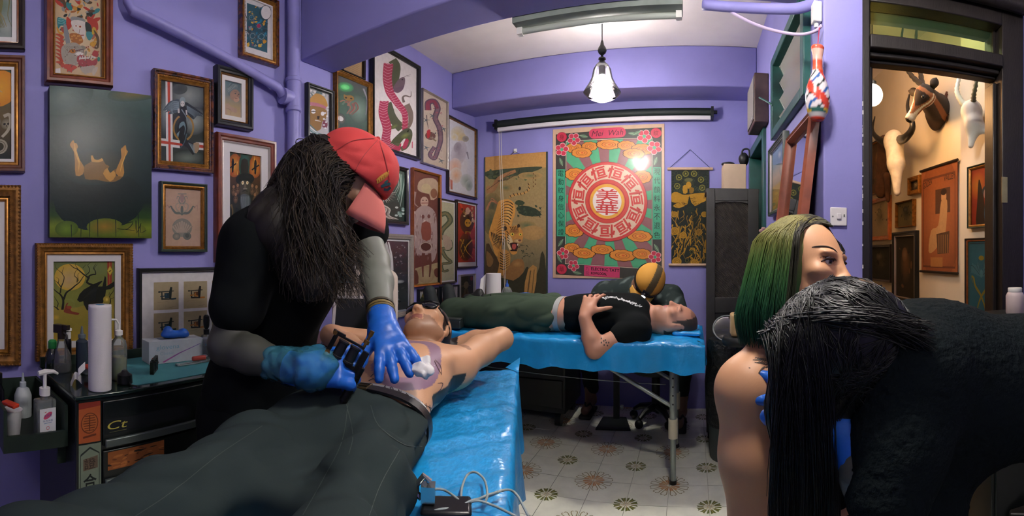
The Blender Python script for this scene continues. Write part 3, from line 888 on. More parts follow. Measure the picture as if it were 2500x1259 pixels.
# --- cartouche and shell drawing
a = Art('c3a28c',[(112,585),(475,612),(478,1190),(118,1195)])
G1,G2,G3 = '8b8a80','6f7670','a99c8c'
for s in (-1,1):
    c = 292
    a.line([(c + s * 10,850),(c + s * 60,850),(c + s * 95,810),(c + s * 110,780),(c + s * 130,800)],30,G2,6,4)
    a.line([(c + s * 8,840),(c + s * 50,820),(c + s * 60,770),(c + s * 30,750),(c + s * 20,780),(c + s * 40,800)],16,G3,6,4)
    a.line([(c + s * 5,760),(c + s * 30,730),(c + s * 25,690),(c + s * 45,680),(c + s * 52,710)],14,G1,5,4)
    a.line([(c + s * 120,800),(c + s * 150,770),(c + s * 150,830)],7,'a9837a',2,3)
a.poly([(270,690),(292,650),(315,690),(300,740),(284,740)],'a58a84',3); a.ell(292,860,15,14,G2); a.ell(292,815,14,40,G2); a.line([(250,655),(335,655)],9,G1)
a.ell(294,1000,98,95,'9a8d80',G1); a.ell(240,1090,38,36,'a29486',G2); a.ell(345,1085,40,38,'868076',G2); a.ell(345,1080,20,22,'5d625e')
for k in range(-4,5):
    a.line([(294 + k * 10,1050),(294 + k * 23,930 + abs(k) * 14)],17,'b3a090',22); a.line([(294 + k * 10 + 5,1050),(294 + k * 23 + 11,928 + abs(k) * 14)],3,'6b6a62')
pic(WL,(393,440,616,507,450,614),'green and gold framed pencil study of a scroll ornament and shell',a,.014,.03,'green',(.012,'gold'),0,beads=[(.020,.0028,.006,'gold')])

# --- raven and moon poster
a = Art('7c8236',[(205,170),(948,170),(948,1259),(205,1259)])
vgrad(a,[(0,'6f7a48'),(.35,'85883e'),(.6,'a8923a'),(.8,'9c8c34'),(1,'b0902e')])
a.ell(400,650,300,160,'8d9040','8a8a3c'); a.ell(700,250,260,150,'7f8a58','7d843f')
a.ell(405,385,185,183,'d2b070','d8b03c',n=36); a.ell(395,420,110,120,'c9a878','d2b060',n=24)
K = '1d1f14'
def br(p,w0,w1): a.line(p,w0,K,w1,3)
br([(315,830),(325,700),(290,620),(260,595),(220,555),(205,530)],30,5); br([(330,690),(360,600),(420,550),(470,500),(520,455),(570,370)],26,8)
br([(290,600),(300,520),(325,450),(335,380),(310,330),(330,250)],16,4); br([(300,520),(260,460),(215,420)],12,3); br([(265,465),(270,410),(235,380)],8,2)
br([(490,460),(490,400),(460,370),(470,310),(500,280)],12,3); br([(505,440),(500,350),(530,320)],8,2); br([(320,340),(280,300),(240,260),(225,200)],7,2)
br([(750,540),(680,500),(610,460),(625,400),(570,350),(500,280),(450,255),(400,205)],34,6); br([(630,410),(640,370),(690,350),(715,350),(710,300),(690,260),(720,200)],24,4)
br([(600,355),(635,320),(640,270),(620,220),(660,180)],12,3); br([(690,280),(740,200)],7,2); br([(500,270),(470,220),(480,180)],7,2); br([(560,260),(600,210)],6,2)
br([(270,830),(230,790),(205,785)],18,6); br([(250,800),(265,740),(240,690),(215,640)],12,3); br([(870,810),(900,740),(890,660),(930,600),(945,560)],16,4); br([(900,700),(945,680)],8,3); br([(880,640),(890,600)],6,2)
a.poly([(860,170),(915,170),(915,555),(890,530),(865,550)],'a83a28'); a.line([(890,170),(890,530)],5,'c8a040'); a.poly([(893,228),(930,305),(893,375),(858,300)],'c9a832'); a.poly([(893,240),(922,304),(893,362),(866,300)],'d8bb48'); a.poly([(875,310),(905,290),(912,300),(890,320)],'7a5a1c')
a.poly([(490,700),(520,620),(570,560),(680,490),(790,440),(800,450),(740,520),(800,520),(830,370),(845,400),(848,520),(950,450),(950,520),(900,560),(845,570),(830,680),(800,760),(610,850),(570,760),(565,720),(520,730)],'14170f',1)
for k in range(7): a.line([(560 + k * 26,690 - k * 18),(640 + k * 22,590 - k * 14)],3,'2d3222'); 
a.ell(850,700,42,46,'d8b440','a8923a'); a.ell(855,705,8,24,'e8cf70',n=8); a.ell(240,930,40,40,'d2a838','a8903a')
a.poly([(330,850),(360,750),(385,740),(370,780),(420,780),(410,830),(440,860),(515,880),(500,905),(410,890),(350,870)],'8c3c28',2); a.ell(395,800,30,22,'a8482c')
pic(WL,(88,591,882,326,596,872),'ornate gold framed poster of a raven, bare trees and a full moon',a,.038,.04,'oldgold',(.010,'gold'),.026,beads=[(.006,.006,.011,'gold'),(.016,.004,.009,'oldgold')])

# --- tattoo machine studies: four beige cards in a white mount
base,w,h = wall_rect(WL,(339,655,868,600,650,838),.03)
a = Art('ece8ea')
def card(u0,v0,u1,v1,kind):
    a.poly([(u0,v0),(u1,v0),(u1,v1),(u0,v1)],'bdac88')
    W_,H_ = u1 - u0,v1 - v0
    f = lambda pts: [(u0 + W_ * p[0],v0 + H_ * p[1]) for p in pts]
    c1,c2,c3 = (('1f302f','24404c','31586a'),('2b2a28','6e4426','c07a30'),('27302e','3b4038','6b6048'))[kind % 3]
    a.poly(f([(.30,.33),(.34,.33),(.36,.58),(.70,.60),(.70,.64),(.30,.63)]),c1)
    a.poly(f([(.42,.40),(.62,.39),(.64,.58),(.44,.58)]),c2); a.poly(f([(.46,.42),(.52,.42),(.52,.56),(.46,.56)]),c3)
    a.poly(f([(.60,.38),(.66,.18),(.74,.19),(.72,.40),(.70,.60),(.62,.60)]),c1); a.poly(f([(.70,.59),(.90,.58),(.90,.64),(.70,.65)]),c3 if kind % 3 == 1 else c2)
    a.line(f([(.22,.35),(.80,.33)]),.012,c1); a.ell(u0 + .22 * W_,v0 + .35 * H_,.05 * W_,.03 * H_,c1,n=8); a.line(f([(.26,.52),(.44,.50),(.60,.56)]),.016,c3 if kind % 3 == 1 else c2)
    a.line(f([(.15,.73),(.55,.70)]),.004,'9a8c6c'); a.line(f([(.60,.93),(.9,.89)]),.004,'9a8c6c')
k = 0
for j in range(2):
    for i in range(3):
        card(.12 + i * .285,.14 + j * .40,.355 + i * .285,.50 + j * .40,k); k += 1
pic(WL,(339,655,868,600,650,838),'wide black framed white mount with beige tattoo machine studies',a,.018,.03,'black',None,0)

# --- small bright panel near the ceiling
a = Art('d8d2d4',[(85,-20),(330,70),(330,545),(90,450)])
a.poly([(108,30),(300,90),(296,478),(110,405)],'2c5a6a'); a.speck(70,(115,60,290,430),(8,22),['1f7aa0','d99a30','2b8fb5','39444c','8f9698','b84060','e0b040','1c4a5a'],3)
for (x,y,r) in ((150,160,40),(240,330,45),(160,320,40),(220,240,34)): a.ring(x,y,r * .5,r * .6,'9aa4a8',16); a.ring(x,y,r * .8,r * .9,'55626a',16)
a.ell(215,235,18,18,'c03a64',n=10); a.ell(282,115,46,62,'e6e0e2',n=24); a.ring(278,117,52,56,'2c2c30',24,1.2)
a.line([(90,120),(110,170),(100,200)],8,'4a4e48',2); a.line([(95,270),(130,265)],10,'4a4e48',2)
pic(WL,(590,-48,133,682,14,164),'small colourful blue abstract dragon print below the ceiling beam',a,.014,.035,'tort',(.014,'gold'),.005,beads=[(.020,.003,.007,'gold')])

# --- skull in waves
a = Art('b7b4b8',[(680,795),(842,850),(846,1232),(685,1190)])
a.ell(740,850,90,60,'6f7c80','b7b4b8'); a.speck(16,(690,800,840,900),(12,26),['51666c','8a979a','d3d0d2'],8)
a.poly([(690,900),(740,845),(800,870),(828,930),(820,960),(760,930),(690,925)],'b8863c',3); a.poly([(690,920),(760,930),(815,955),(810,980),(740,960),(690,945)],'b26a7c',2)
a.poly([(690,960),(740,955),(820,985),(818,1060),(790,1090),(780,1150),(740,1165),(700,1120),(688,1040)],'96703a',3)
a.ell(722,1000,17,20,'e5e2e4'); a.ell(792,1018,14,18,'e5e2e4'); a.ell(722,1000,22,4,'3d2c1c',n=8); a.poly([(750,1040),(770,1040),(766,1068),(752,1066)],'2a1c14')
a.line([(735,1075),(780,1085)],9,'d0c8b8',6); a.poly([(800,1075),(830,1090),(825,1140),(790,1130)],'7c3a48',2)
for k in range(7): a.line([(690,1110 + k * 16),(730,1150 + k * 12),(770,1190),(840,1200 + k * 4)],9,['4f7a7c','d8d6d8','8fa8aa'][k % 3],4,4)
for k in range(8): a.ell(812 + R.uniform(-10,24),960 + k * 26,9,7,'e2e0e2',n=7)
pic(WL,(752,199,331,817,222,347),'black framed print of a golden skull rising from waves',a,.022,.03,'black',None,0)

# --- green spirit picture
a = Art('3f4f46',[(940,660),(1190,760),(1195,1330),(940,1330)])
vgrad(a,[(0,'4a4a4c'),(.3,'3c5a4a'),(.6,'4d6a58'),(1,'2c3430')])
a.ell(1015,790,70,55,'4fd070','3d6a50'); a.ell(1015,790,36,28,'7fe890','4fd070'); a.ell(1120,1010,90,150,'7f9a88','475a4e'); a.ell(980,1150,40,60,'8a7a6c','40504a')
a.poly([(1005,870),(1030,880),(1060,870),(1085,885),(1085,920),(1040,935),(1005,915)],'8f6a30',2); a.ell(1022,905,10,9,'2a2018',n=8); a.ell(1065,905,10,9,'2a2018',n=8)
for k in range(6): a.line([(970 + k * 22,960 + (k % 2) * 30),(1010 + k * 18,940),(1060 + k * 12,1000),(1030 + k * 8,1080)],16,['9c6a58','5f7c68','86584a'][k % 3],8,4)
a.line([(1160,780),(1190,900),(1180,1050)],14,'8f8a94',4,3); a.ell(975,1150,26,28,'d8d4d0')
pic(WL,(822,170,347,910,201,340),'gilt framed print of a green glowing spirit partly behind the red cap',a,.012,.032,'oldgold',(.012,'gold'),0,beads=[(.018,.003,.007,'gold')])
# --- small sepia print half hidden by the beam
a = Art('b8976a',bg2='a8875c'); 
for k in range(7): a.line([(.1,.2 + k * .1),(.9,.25 + k * .1)],.015,'7a6040')
pic(WL,(838,112,176,893,142,192),'small sepia print tucked under the ceiling beam',a,.012,.028,'dark',None,0)

# --- red snake
a = Art('d8d0cf',[(72,-45),(388,120),(418,895),(92,700)])
RD,GR = 'a82c4c','4d5236'
a.line([(205,60),(235,110),(230,200),(215,250),(240,300)],62,GR,50,4); a.poly([(215,290),(250,215),(290,190),(303,220),(290,290),(250,320)],'6c5560',3)
a.line([(290,195),(310,180),(330,175),(345,165)],5,'8f8488',2); a.line([(310,180),(340,185)],4,'8f8488',2); a.ell(282,212,6,6,'1c1a1c',n=7)
a.line([(320,420),(355,500),(355,580),(320,640)],50,'7a6a5c',30,4); a.line([(300,400),(290,360),(310,345),(350,355),(352,310)],20,'6f6058',4,4)
a.line([(170,400),(200,480),(250,560),(290,620)],80,GR,60,4); a.ell(265,505,16,70,'cfc8c0',rot=-.5); a.ell(235,590,30,18,'6f7a3a','4d5236',rot=-.3)
a.line([(180,90),(175,200),(195,310),(250,400),(310,500),(315,630)],66,RD,40,5)
a.line([(160,380),(155,470),(185,590),(180,690),(215,760),(290,770)],60,RD,60,5)
a.line([(240,740),(270,700),(330,650),(350,690),(330,770),(290,790)],76,GR,40,5); a.ell(320,680,40,26,'7d8440',GR,rot=-.3); a.poly([(300,780),(325,710),(350,730),(330,790)],RD,2)
a.ell(250,650,24,12,'d8d0cf',rot=-.3)
for k in range(24):
    t = k / 24
    p = [(180,90),(175,200),(195,310),(250,400),(310,500),(315,630)]
    i = min(4,int(t * 5)); u = t * 5 - i; x = p[i][0] + (p[i + 1][0] - p[i][0]) * u; y = p[i][1] + (p[i + 1][1] - p[i][1]) * u
    a.line([(x - 28,y - 8),(x,y + 8),(x + 28,y - 4)],3,'d89aa6',None,3)
    p = [(160,380),(155,470),(185,590),(180,690),(215,760),(290,770)]
    x = p[i][0] + (p[i + 1][0] - p[i][0]) * u; y = p[i][1] + (p[i + 1][1] - p[i][1]) * u
    if i < 4: a.line([(x - 28,y - 8),(x,y + 8),(x + 28,y - 4)],3,'d89aa6',None,3)
a.poly([(374,745),(383,745),(384,805),(375,800)],'c05a6c')
pic(WL,(912,108,354,1028,150,394),'large black framed brush painting of a coiled red snake',a,.022,.035,'black',None,0)

# --- coiled dragon in a silver frame
a = Art('bfae9c',[(470,335),(640,430),(655,985),(480,940)])
for w_,c_ in ((46,'5f4a56'),(24,'7d5f68')):
    a.line([(520,500),(520,440),(560,425),(585,480),(570,560),(600,640),(610,740),(590,840),(570,900),(540,870),(570,800)],w_,c_,w_ * .6,5)
a.line([(520,500),(520,440),(560,425),(585,480)],30,'8a3a48',20,4)
a.ell(540,710,36,34,'6b4a44'); a.poly([(515,670),(540,660),(535,720),(520,730)],'b0323a',2); a.line([(540,720),(580,750)],12,'7a6a50')
for (x,y) in ((630,640),(620,910),(515,810),(550,540),(510,580)):
    for k in range(4): a.line([(x,y),(x + 24 * cos(k * 1.2),y + 30 * sin(k * 1.2))],8,'4f5f66',2)
a.speck(50,(550,430,620,900),(4,8),['4a4450','8f7a80','a55a62'],4)
a.line([(510,540),(515,600),(525,650)],7,'5a4a4c',3)
pic(WL,(1033,214,399,1096,249,413),'silver framed print of a coiled purple dragon',a,.008,.03,'silver',None,0,beads=[(.004,.004,.012,'silver')])

# --- koi and flower watercolour
a = Art('cdcbd2',[(690,570),(870,660),(905,1220),(710,1190)])
a.ell(760,690,46,60,'d0bb88','cdc6c0'); a.ell(790,720,30,40,'c8b078','d0c0a0'); a.ell(740,720,24,30,'d4c090','cdc6c0')
a.ell(775,850,52,110,'a0949c','c3bcc4',rot=.15); a.ell(765,800,26,44,'8a8088','a79ca4',rot=.15); a.ell(815,725,22,24,'7f786e','a8a090'); a.line([(830,830),(845,890)],14,'8d8890',4)
a.ell(755,960,44,70,'d2a088','cdbcb8'); a.ell(765,1040,42,70,'d6a078','cdc2bc'); a.ell(840,1080,44,64,'8f9a92','c2c2c4'); a.ell(860,1120,26,50,'7f8c84','b0b4b2')
a.poly([(725,1085),(742,1090),(745,1175),(730,1170)],'b86a5c'); a.poly([(708,1060),(722,1062),(724,1150),(712,1146)],'c08a70'); a.line([(715,1080),(740,1085)],3,'9a6050')
pic(WL,(1096,277,470,1166,318,486),'dark gold framed pale watercolour of a carp beside the corner',a,.014,.03,'dark',(.005,'oldgold'),0)

# --- tiny brown print behind the cap
a = Art('6f4a3c'); a.ell(.5,.5,.3,.35,'8f6a50','6f4a3c')
pic(WL,(750,354,425,812,366,430),'tiny dark framed brown print behind the red cap',a,.012,.025,'dark',None,0)

# --- black and white dragon head
a = Art('27332f',[(60,60),(310,95),(315,472),(60,460)])
vgrad(a,[(0,'4a5a54'),(.5,'2c3a35'),(1,'24302c')])
for k in range(9): a.line([(220 + k * 12,90 + k * 5),(270 + k * 4,160 + k * 10),(240 + k * 6,230 + k * 16)],9,['7f9a8e','3f5a50','9db0a6'][k % 3],3,4)
a.ell(185,270,66,66,'6f6862','38423e')
for k in range(30):
    t = 2 * pi * k / 30; a.line([(185 + 40 * cos(t),270 + 40 * sin(t)),(185 + R.uniform(62,85) * cos(t),270 + R.uniform(62,85) * sin(t))],6,R.choice(['aaa398','7d766c','cfc8bc']),1)
a.ell(165,255,9,8,'e2ddd0',n=8); a.ell(205,262,9,8,'e2ddd0',n=8); a.ell(185,290,16,12,'3a3430',n=9); a.line([(150,315),(185,305),(215,322)],10,'c6bfb2',3,3)
for k in range(7): a.line([(90 + k * 10,460 - k * 6),(160,400 - k * 8),(190 + k * 6,380),(175 + k * 8,430),(230 + k * 8,455)],9,['d0cbc2','6a625c','aaa298'][k % 3],4,4)
for k in range(12): a.ell(285 + R.uniform(-25,25),400 + R.uniform(-40,40),10,8,R.choice(['8faaa4','c3d0cc','5a7a72']),n=7)
pic(WL,(880,380,536,999,411,553),'black framed print of a snarling grey dragon head',a,.024,.032,'black',None,0)

# --- tall figure in feathers
a = Art('6e3a34',[(360,95),(525,125),(545,945),(370,965)])
a.poly([(390,830),(545,780),(545,950),(370,965),(370,900)],'b5a27a'); a.ell(460,880,60,70,'c2b088','a8906c')
a.poly([(400,180),(430,150),(490,140),(525,170),(520,280),(480,300),(470,260),(420,250),(395,230)],'bfa48c',2); a.ell(450,220,32,36,'c8b48e'); a.ell(500,250,22,36,'8a5a44')
a.ell(440,320,26,40,'c9a898'); a.line([(420,330),(465,325)],5,'8a4038'); a.ell(430,308,5,5,'5a2c28',n=7); a.ell(452,306,5,5,'5a2c28',n=7)
a.poly([(380,400),(420,350),(470,350),(510,390),(525,480),(530,700),(500,780),(470,720),(400,730),(375,620),(370,470)],'b39a96',2)
for k in range(60):
    x = R.uniform(375,525); y = R.uniform(380,740); a.line([(x,y),(x + R.uniform(-10,10),y + R.uniform(18,40))],9,R.choice(['d3c0ba','9c7c7a','c2a8a2','86605e']),2)
a.poly([(425,480),(480,475),(485,600),(430,600)],'8f4a40',2); a.ell(455,655,34,36,'5f2f2a'); a.ring(455,665,36,42,'c8b0a2',20); a.ell(432,430,10,16,'7a4642',n=8); a.ell(470,425,10,16,'7a4642',n=8)
a.line([(440,710),(436,800),(440,900)],22,'6d3a34',8,3); a.line([(480,710),(488,800),(484,900)],22,'6d3a34',8,3)
a.line([(380,250),(375,330),(400,360)],14,'a98a84',5,3); a.poly([(370,860),(400,850),(410,950),(372,960)],'6a3a30',2); a.poly([(515,840),(545,830),(545,900),(520,890)],'6a3a30',2)
pic(WL,(1010,411,703,1078,424,692),'tall gold framed print of a feathered standing figure',a,.010,.03,'orange',(.006,'gold'),0)

# --- tall green dragon
a = Art('b9b89a',[(580,335),(655,345),(668,915),(590,930)])
for w_,c_ in ((34,'4b5a44'),(16,'7d7a58')):
    a.line([(590,430),(620,420),(640,470),(600,540),(595,590),(640,620),(640,680),(600,680),(620,740),(650,780),(600,800),(610,850),(640,840)],w_,c_,w_ * .5,4)
a.poly([(600,580),(640,590),(655,660),(620,690)],'b9a590',2)
pic(WL,(1074,484,694,1116,490,689),'narrow dark framed print of a green dragon',a,.012,.028,'dark',None,.010)

# --- red demon print
a = Art('a83222',[(700,350),(820,365),(828,735),(710,742)])
a.speck(14,(700,360,830,740),(14,34),['c23c24','8a2218','d24a2c'],2); a.ell(770,470,46,80,'2a2118','5a2a1c'); a.ell(765,640,46,90,'1f1c16','6a2a1a')
for k in range(26): a.ell(R.uniform(735,815),R.uniform(370,490),R.uniform(4,11),R.uniform(5,12),R.choice(['c89a70','8a6a30','d8b890','40321f']),n=8)
a.ell(772,400,14,24,'d8b098'); a.ell(775,480,20,26,'c08a2c'); a.ell(768,480,5,5,'1a1410',n=6); a.ell(784,480,5,5,'1a1410',n=6); a.line([(760,545),(795,545)],16,'b8862c'); a.ell(777,548,12,8,'8a2a20',n=8)
for k in range(8): a.line([(730 + k * 11,590),(745 + R.uniform(-15,30),650),(735 + k * 11,710)],8,R.choice(['b8862c','d09a34','3a2a18']),3,3)
pic(WL,(1117,488,657,1168,496,650),'dark framed red print of a crowned demon',a,.012,.03,'dark',None,(.010,.010,.010,.035))

# --- large grey framed waterfall scene
a = Art('38343a',[(20,645),(290,640),(305,1160),(30,1180)])
vgrad(a,[(0,'5c3a46'),(.25,'40363c'),(.6,'2c3034'),(1,'565c5c')])
a.line([(170,650),(195,780),(205,900),(215,930)],12,'c9c6c6',30,4); a.line([(185,650),(205,760),(210,860)],7,'e0dddd',14,4); a.line([(145,690),(148,860)],6,'b0adad',8)
a.speck(60,(40,860,300,1160),(5,14),['8f9696','4a5050','b5b8b6','2a2e30'],6); a.speck(24,(220,660,300,900),(4,9),['a8a4a6','5a5458','7a7478'],7)
a.ell(250,945,30,14,'c4c8c6','5c6062')
pic(WL,(860,566,792,1011,572,772),'wide taupe framed print of a dark waterfall behind the lying client',a,.035,.03,'grey',None,.012)

# --- three small prints near the corner
a = Art('c8c6c4',[(415,1020),(525,1015),(525,1240),(415,1240)])
a.ell(465,1110,46,60,'4f5a3c','3a4630'); a.poly([(430,1070),(455,1020),(470,1060),(500,1020),(500,1080)],'8a7c3c',2); a.ell(450,1130,16,14,'4f8a94',n=9); a.ell(455,1130,6,6,'d89a3c',n=7); a.ell(490,1120,14,12,'4f8a94',n=9)
pic(WL,(1024,706,778,1072,701,772),'small black framed print of a green mask',a,.012,.026,'black',None,.006)
a = Art('c6c2c6',[(585,1000),(690,990),(690,1240),(585,1240)])
a.ell(635,1105,42,76,'8f3626','6a2a20'); a.ell(640,1080,20,24,'d0783c'); a.poly([(600,1100),(640,1090),(670,1110),(660,1160),(615,1160)],'5a8a96',2); a.ell(620,1135,9,8,'e0903c',n=8); a.ell(645,1110,9,8,'e0903c',n=8); a.line([(610,1190),(665,1185)],10,'2a2020')
a.line([(610,1060),(630,1015),(660,1010)],4,'2c2426',2,3); a.line([(650,1050),(675,1040)],4,'2c2426',2)
pic(WL,(1078,698,776,1122,695,770),'small black framed print of a red and blue mask',a,.012,.026,'black',None,.006)
a = Art('3a3a30',[(730,910),(805,905),(805,1190),(735,1190)]); a.ell(765,980,14,30,'8a7a60',n=10); a.line([(740,985),(790,985)],5,'8a7a60'); a.ell(765,1090,30,60,'8a5a34','4a3c2c'); a.line([(760,1010),(745,1180)],10,'6a5c44'); a.line([(770,1010),(795,1170)],10,'6a5c44'); a.ell(795,930,8,20,'8a3a30',n=8)
pic(WL,(1125,671,772,1162,667,765),'small silver framed dark print in the back left corner',a,.006,.026,'silver',None,.010)

# ------------------------------------------------------------------ back wall: poster, scrolls, blind
a = Art('c8a78b',[(1347,317),(1622,301),(1626,672),(1357,688)])
C4 = lambda x,y: (1340 + x / 6.141,295 + y / 6.141)
C5 = lambda x,y: (1340 + x / 6.141,490 + y / 6.141)
mcx,mcy,mr = 1487.5,494.5,96
for k in range(30):
    t0,t1 = 2 * pi * k / 30 - .08,2 * pi * (k + 1) / 30 - .08
    a.poly([(mcx,mcy),(mcx + 420 * cos(t0),mcy + 420 * sin(t0)),(mcx + 420 * cos(t1),mcy + 420 * sin(t1))],'4fa176' if k % 2 else '8c5c5e',inc=False)
a.layer += 1
O = [(1347,317),(1622,301),(1626,672),(1357,688)]
I1 = [C4(95,215),C4(1690,95),C5(1718,1135),C5(150,1160)]
I2 = [C4(260,320),C4(1555,255),C5(1577,985),C5(293,990)]
for i in range(4):
    k = (i + 1) % 4
    a.poly([O[i],O[k],I1[k],I1[i]],'c8a78b',inc=False)
    a.poly([I1[i],I1[k],I2[k],I2[i]],'403f3a',inc=False)
a.layer += 1
for q,w_,c in ((I1,1.0,'2c2822'),(I2,1.4,'d6c9ae')): a.line(q + [q[0]],w_,c)
q = [(x + (1.5 if i in (0,3) else -1.5),y + (2 if i < 2 else -2)) for i,(x,y) in enumerate(I2)]; a.line(q + [q[0]],.7,'2a2620')
def cloud(cx,cy,rx,ry,s=1):
    for col,k in (('4a2c18',1.08),('d08434',1.0)):
        for i in range(9):
            t = 2 * pi * i / 9; a.ell(cx + rx * .62 * cos(t) * k,cy + ry * .55 * sin(t) * k,rx * .42 * k,ry * .5 * k,col,n=12)
        a.ell(cx,cy,rx * .8,ry * .8,col)
    a.ell(cx,cy,rx * .66,ry * .6,'c9602e','d08434'); a.ring(cx,cy,rx * .56,rx * .60,'6a3a1c',20,ry / rx); a.ell(cx,cy,rx * .34,ry * .34,'d98c3a'); a.ring(cx,cy,rx * .3,rx * .34,'6a3a1c',16,ry / rx); a.ell(cx + rx * .05,cy,rx * .14,ry * .16,'c9602e')
for p,rx,ry in ((C4(385,425),20,12),(C4(625,400),19,11),(C4(915,370),29,11.5),(C4(1180,380),21,11),(C4(1420,430),26,13),(C4(505,500),24,12),(C4(1290,500),25,12),
                  (C4(410,830),24,15),(C4(1420,840),21,15),(C5(420,485),24,15),(C5(1390,520),28,13),(C5(390,745),19,11),(C5(575,815),26,12),(C5(845,745),26,11),(C5(1150,815),30,13),(C5(1430,775),21,12)):
    cloud(p[0],p[1],rx,ry)
a.ell(mcx,mcy,mr + 1,mr + 1,'8a2a2a',n=44); a.ell(mcx,mcy,mr,mr,'c4423f',n=44); a.ell(mcx,mcy,mr * .93,mr * .93,'d1b49b',n=44)
for k in range(11):
    t = 2 * pi * (k + .45) / 11
    a.text('\u6052',mcx + mr * .745 * sin(t),mcy - mr * .745 * cos(t),mr * .33,'c5443f',w=mr * .40,rot=t,bold=.028)
a.ell(mcx,mcy,mr * .56,mr * .56,'9a3030',n=40); a.ell(mcx,mcy,mr * .55,mr * .55,'c8483f',n=40); a.ring(mcx,mcy,mr * .46,mr * .47,'8f2f2c',36); a.ell(mcx,mcy,mr * .44,mr * .44,'d8a03c',n=36); a.ell(mcx,mcy,mr * .365,mr * .365,'dccfc8',n=36)
a.text('\u7f8e',mcx,mcy - 15,31,'c03a38',w=56,bold=.01); a.text('\u83ef',mcx,mcy + 16,34,'c03a38',w=54,bold=.01)
SL = [C4(115,755),C4(255,755),C5(285,580),C5(148,582)]; SR = [C4(1570,690),C4(1692,686),C5(1710,548),C5(1580,556)]
for S_,tx in ((SL,'\u96fb\u52d5\u7d0b\u8eab\u4fe1\u5fc3\u4fdd\u8b49'),(SR,'\u73fe\u4ee3\u984f\u6599\u6c38\u4e0d\u9000\u8272')):
    a.poly(S_,'3f9a76'); a.line(S_ + [S_[0]],.8,'20302a')
    for i,ch in enumerate(tx):
        f = (i + .5) / 8; x = (S_[0][0] + S_[1][0]) / 2 * (1 - f) + (S_[2][0] + S_[3][0]) / 2 * f; y = (S_[0][1] + S_[1][1]) / 2 * (1 - f) + (S_[2][1] + S_[3][1]) / 2 * f
        a.text(ch,x,y,15.5,'1c2c26',w=14.5)
def flower(cx,cy,r,t0=0.):
    for i in range(5):
        t = t0 + 2 * pi * i / 5
        a.ell(cx + r * .62 * cos(t),cy + r * .62 * sin(t),r * .46,r * .42,'dcb4b0',n=10); a.ell(cx + r * .6 * cos(t),cy + r * .6 * sin(t),r * .38,r * .35,'c2384c',n=10)
    a.ell(cx,cy,r * .24,r * .24,'4fa176',n=8)
def leaf(cx,cy,r,t):
    d = (cos(t),sin(t)); n = (-d[1],d[0])
    a.poly([(cx - d[0] * r,cy - d[1] * r),(cx + n[0] * r * .4,cy + n[1] * r * .4),(cx + d[0] * r,cy + d[1] * r),(cx - n[0] * r * .4,cy - n[1] * r * .4)],'5c7a5e',3); a.line([(cx - d[0] * r,cy - d[1] * r),(cx + d[0] * r,cy + d[1] * r)],.8,'a8b894')
for x,y,r,f in ((380,290,16,C4),(195,450,17,C4),(1440,235,17,C4),(1590,400,17,C4),(255,840,15,C5),(420,1010,14,C5),(1620,810,15,C5)): flower(*f(x,y),r,R.uniform(0,2))
for x,y,t,f in ((530,245,.2,C4),(190,640,1.2,C4),(1610,600,1.9,C4),(1270,200,.1,C4),(1330,190,-.5,C4),(215,680,-1,C5),(1640,680,1,C5),(480,1115,.1,C5),(200,920,1,C5)): leaf(*f(x,y),11,t)
for (x,y),ch in ((C4(190,255),'\u8eab'),(C4(1612,180),'\u7d0b'),(C5(240,1075),'\u83ef')):
    a.ell(x,y,13.4,12.6,'5a2024',n=24); a.ell(x,y,12.8,12,'c4364c',n=24); a.text(ch,x,y,13,'6a1c28',w=12)
x,y = C4(890,195)
for dx in (-32,32): a.ell(x + dx,y - dx * .06,13.5,12.5,'c63c58',n=20)
a.poly([(x - 33,y - 10.5),(x + 33,y - 14.5),(x + 33,y + 10.5),(x - 33,y + 14.5)],'c63c58'); a.text('Mei  Wah',x,y,14,'5c2230',w=78,rot=-.06,shear=.3)
L0 = C5(583,995)
a.poly([L0,(L0[0] + 86,L0[1] - .5),(L0[0] + 86,L0[1] + 24),(L0[0],L0[1] + 25)],'c8406a'); a.text('\u4e5d',L0[0] + 8,L0[1] + 7,9,'6a2038',w=9); a.text('\u9f8d',L0[0] + 8,L0[1] + 18,9,'8a3050',w=9)
a.text('ELECTRIC TATT',L0[0] + 17,L0[1] + 7,7.5,'2a1a1c',w=68,bold=.03,anchor='l'); a.text('KOWLOON,',L0[0] + 17,L0[1] + 18,7.5,'2a1a1c',w=38,bold=.03,anchor='l')
a.ell(1372,600,1,1,'403f3a')
base,w,h = wall_rect(WB,(1350,317,687,1622,302,671),.006)
t = thing('hanging_poster','large red, green and orange shop poster with a round medallion on the back wall','poster',base + Vector((0,-.003,0)))
a.build('print',t,-w / 2,w / 2,0,h,-.0062,mat('varnished_print',vc=True,rough=.38,var=.05,vscale=30,coat=.15),6e-6)
part('sheet',lambda m: m.box(-w / 2,w / 2,-.006,0,0,h),mat('poster_canvas','a98c72',.8),t)

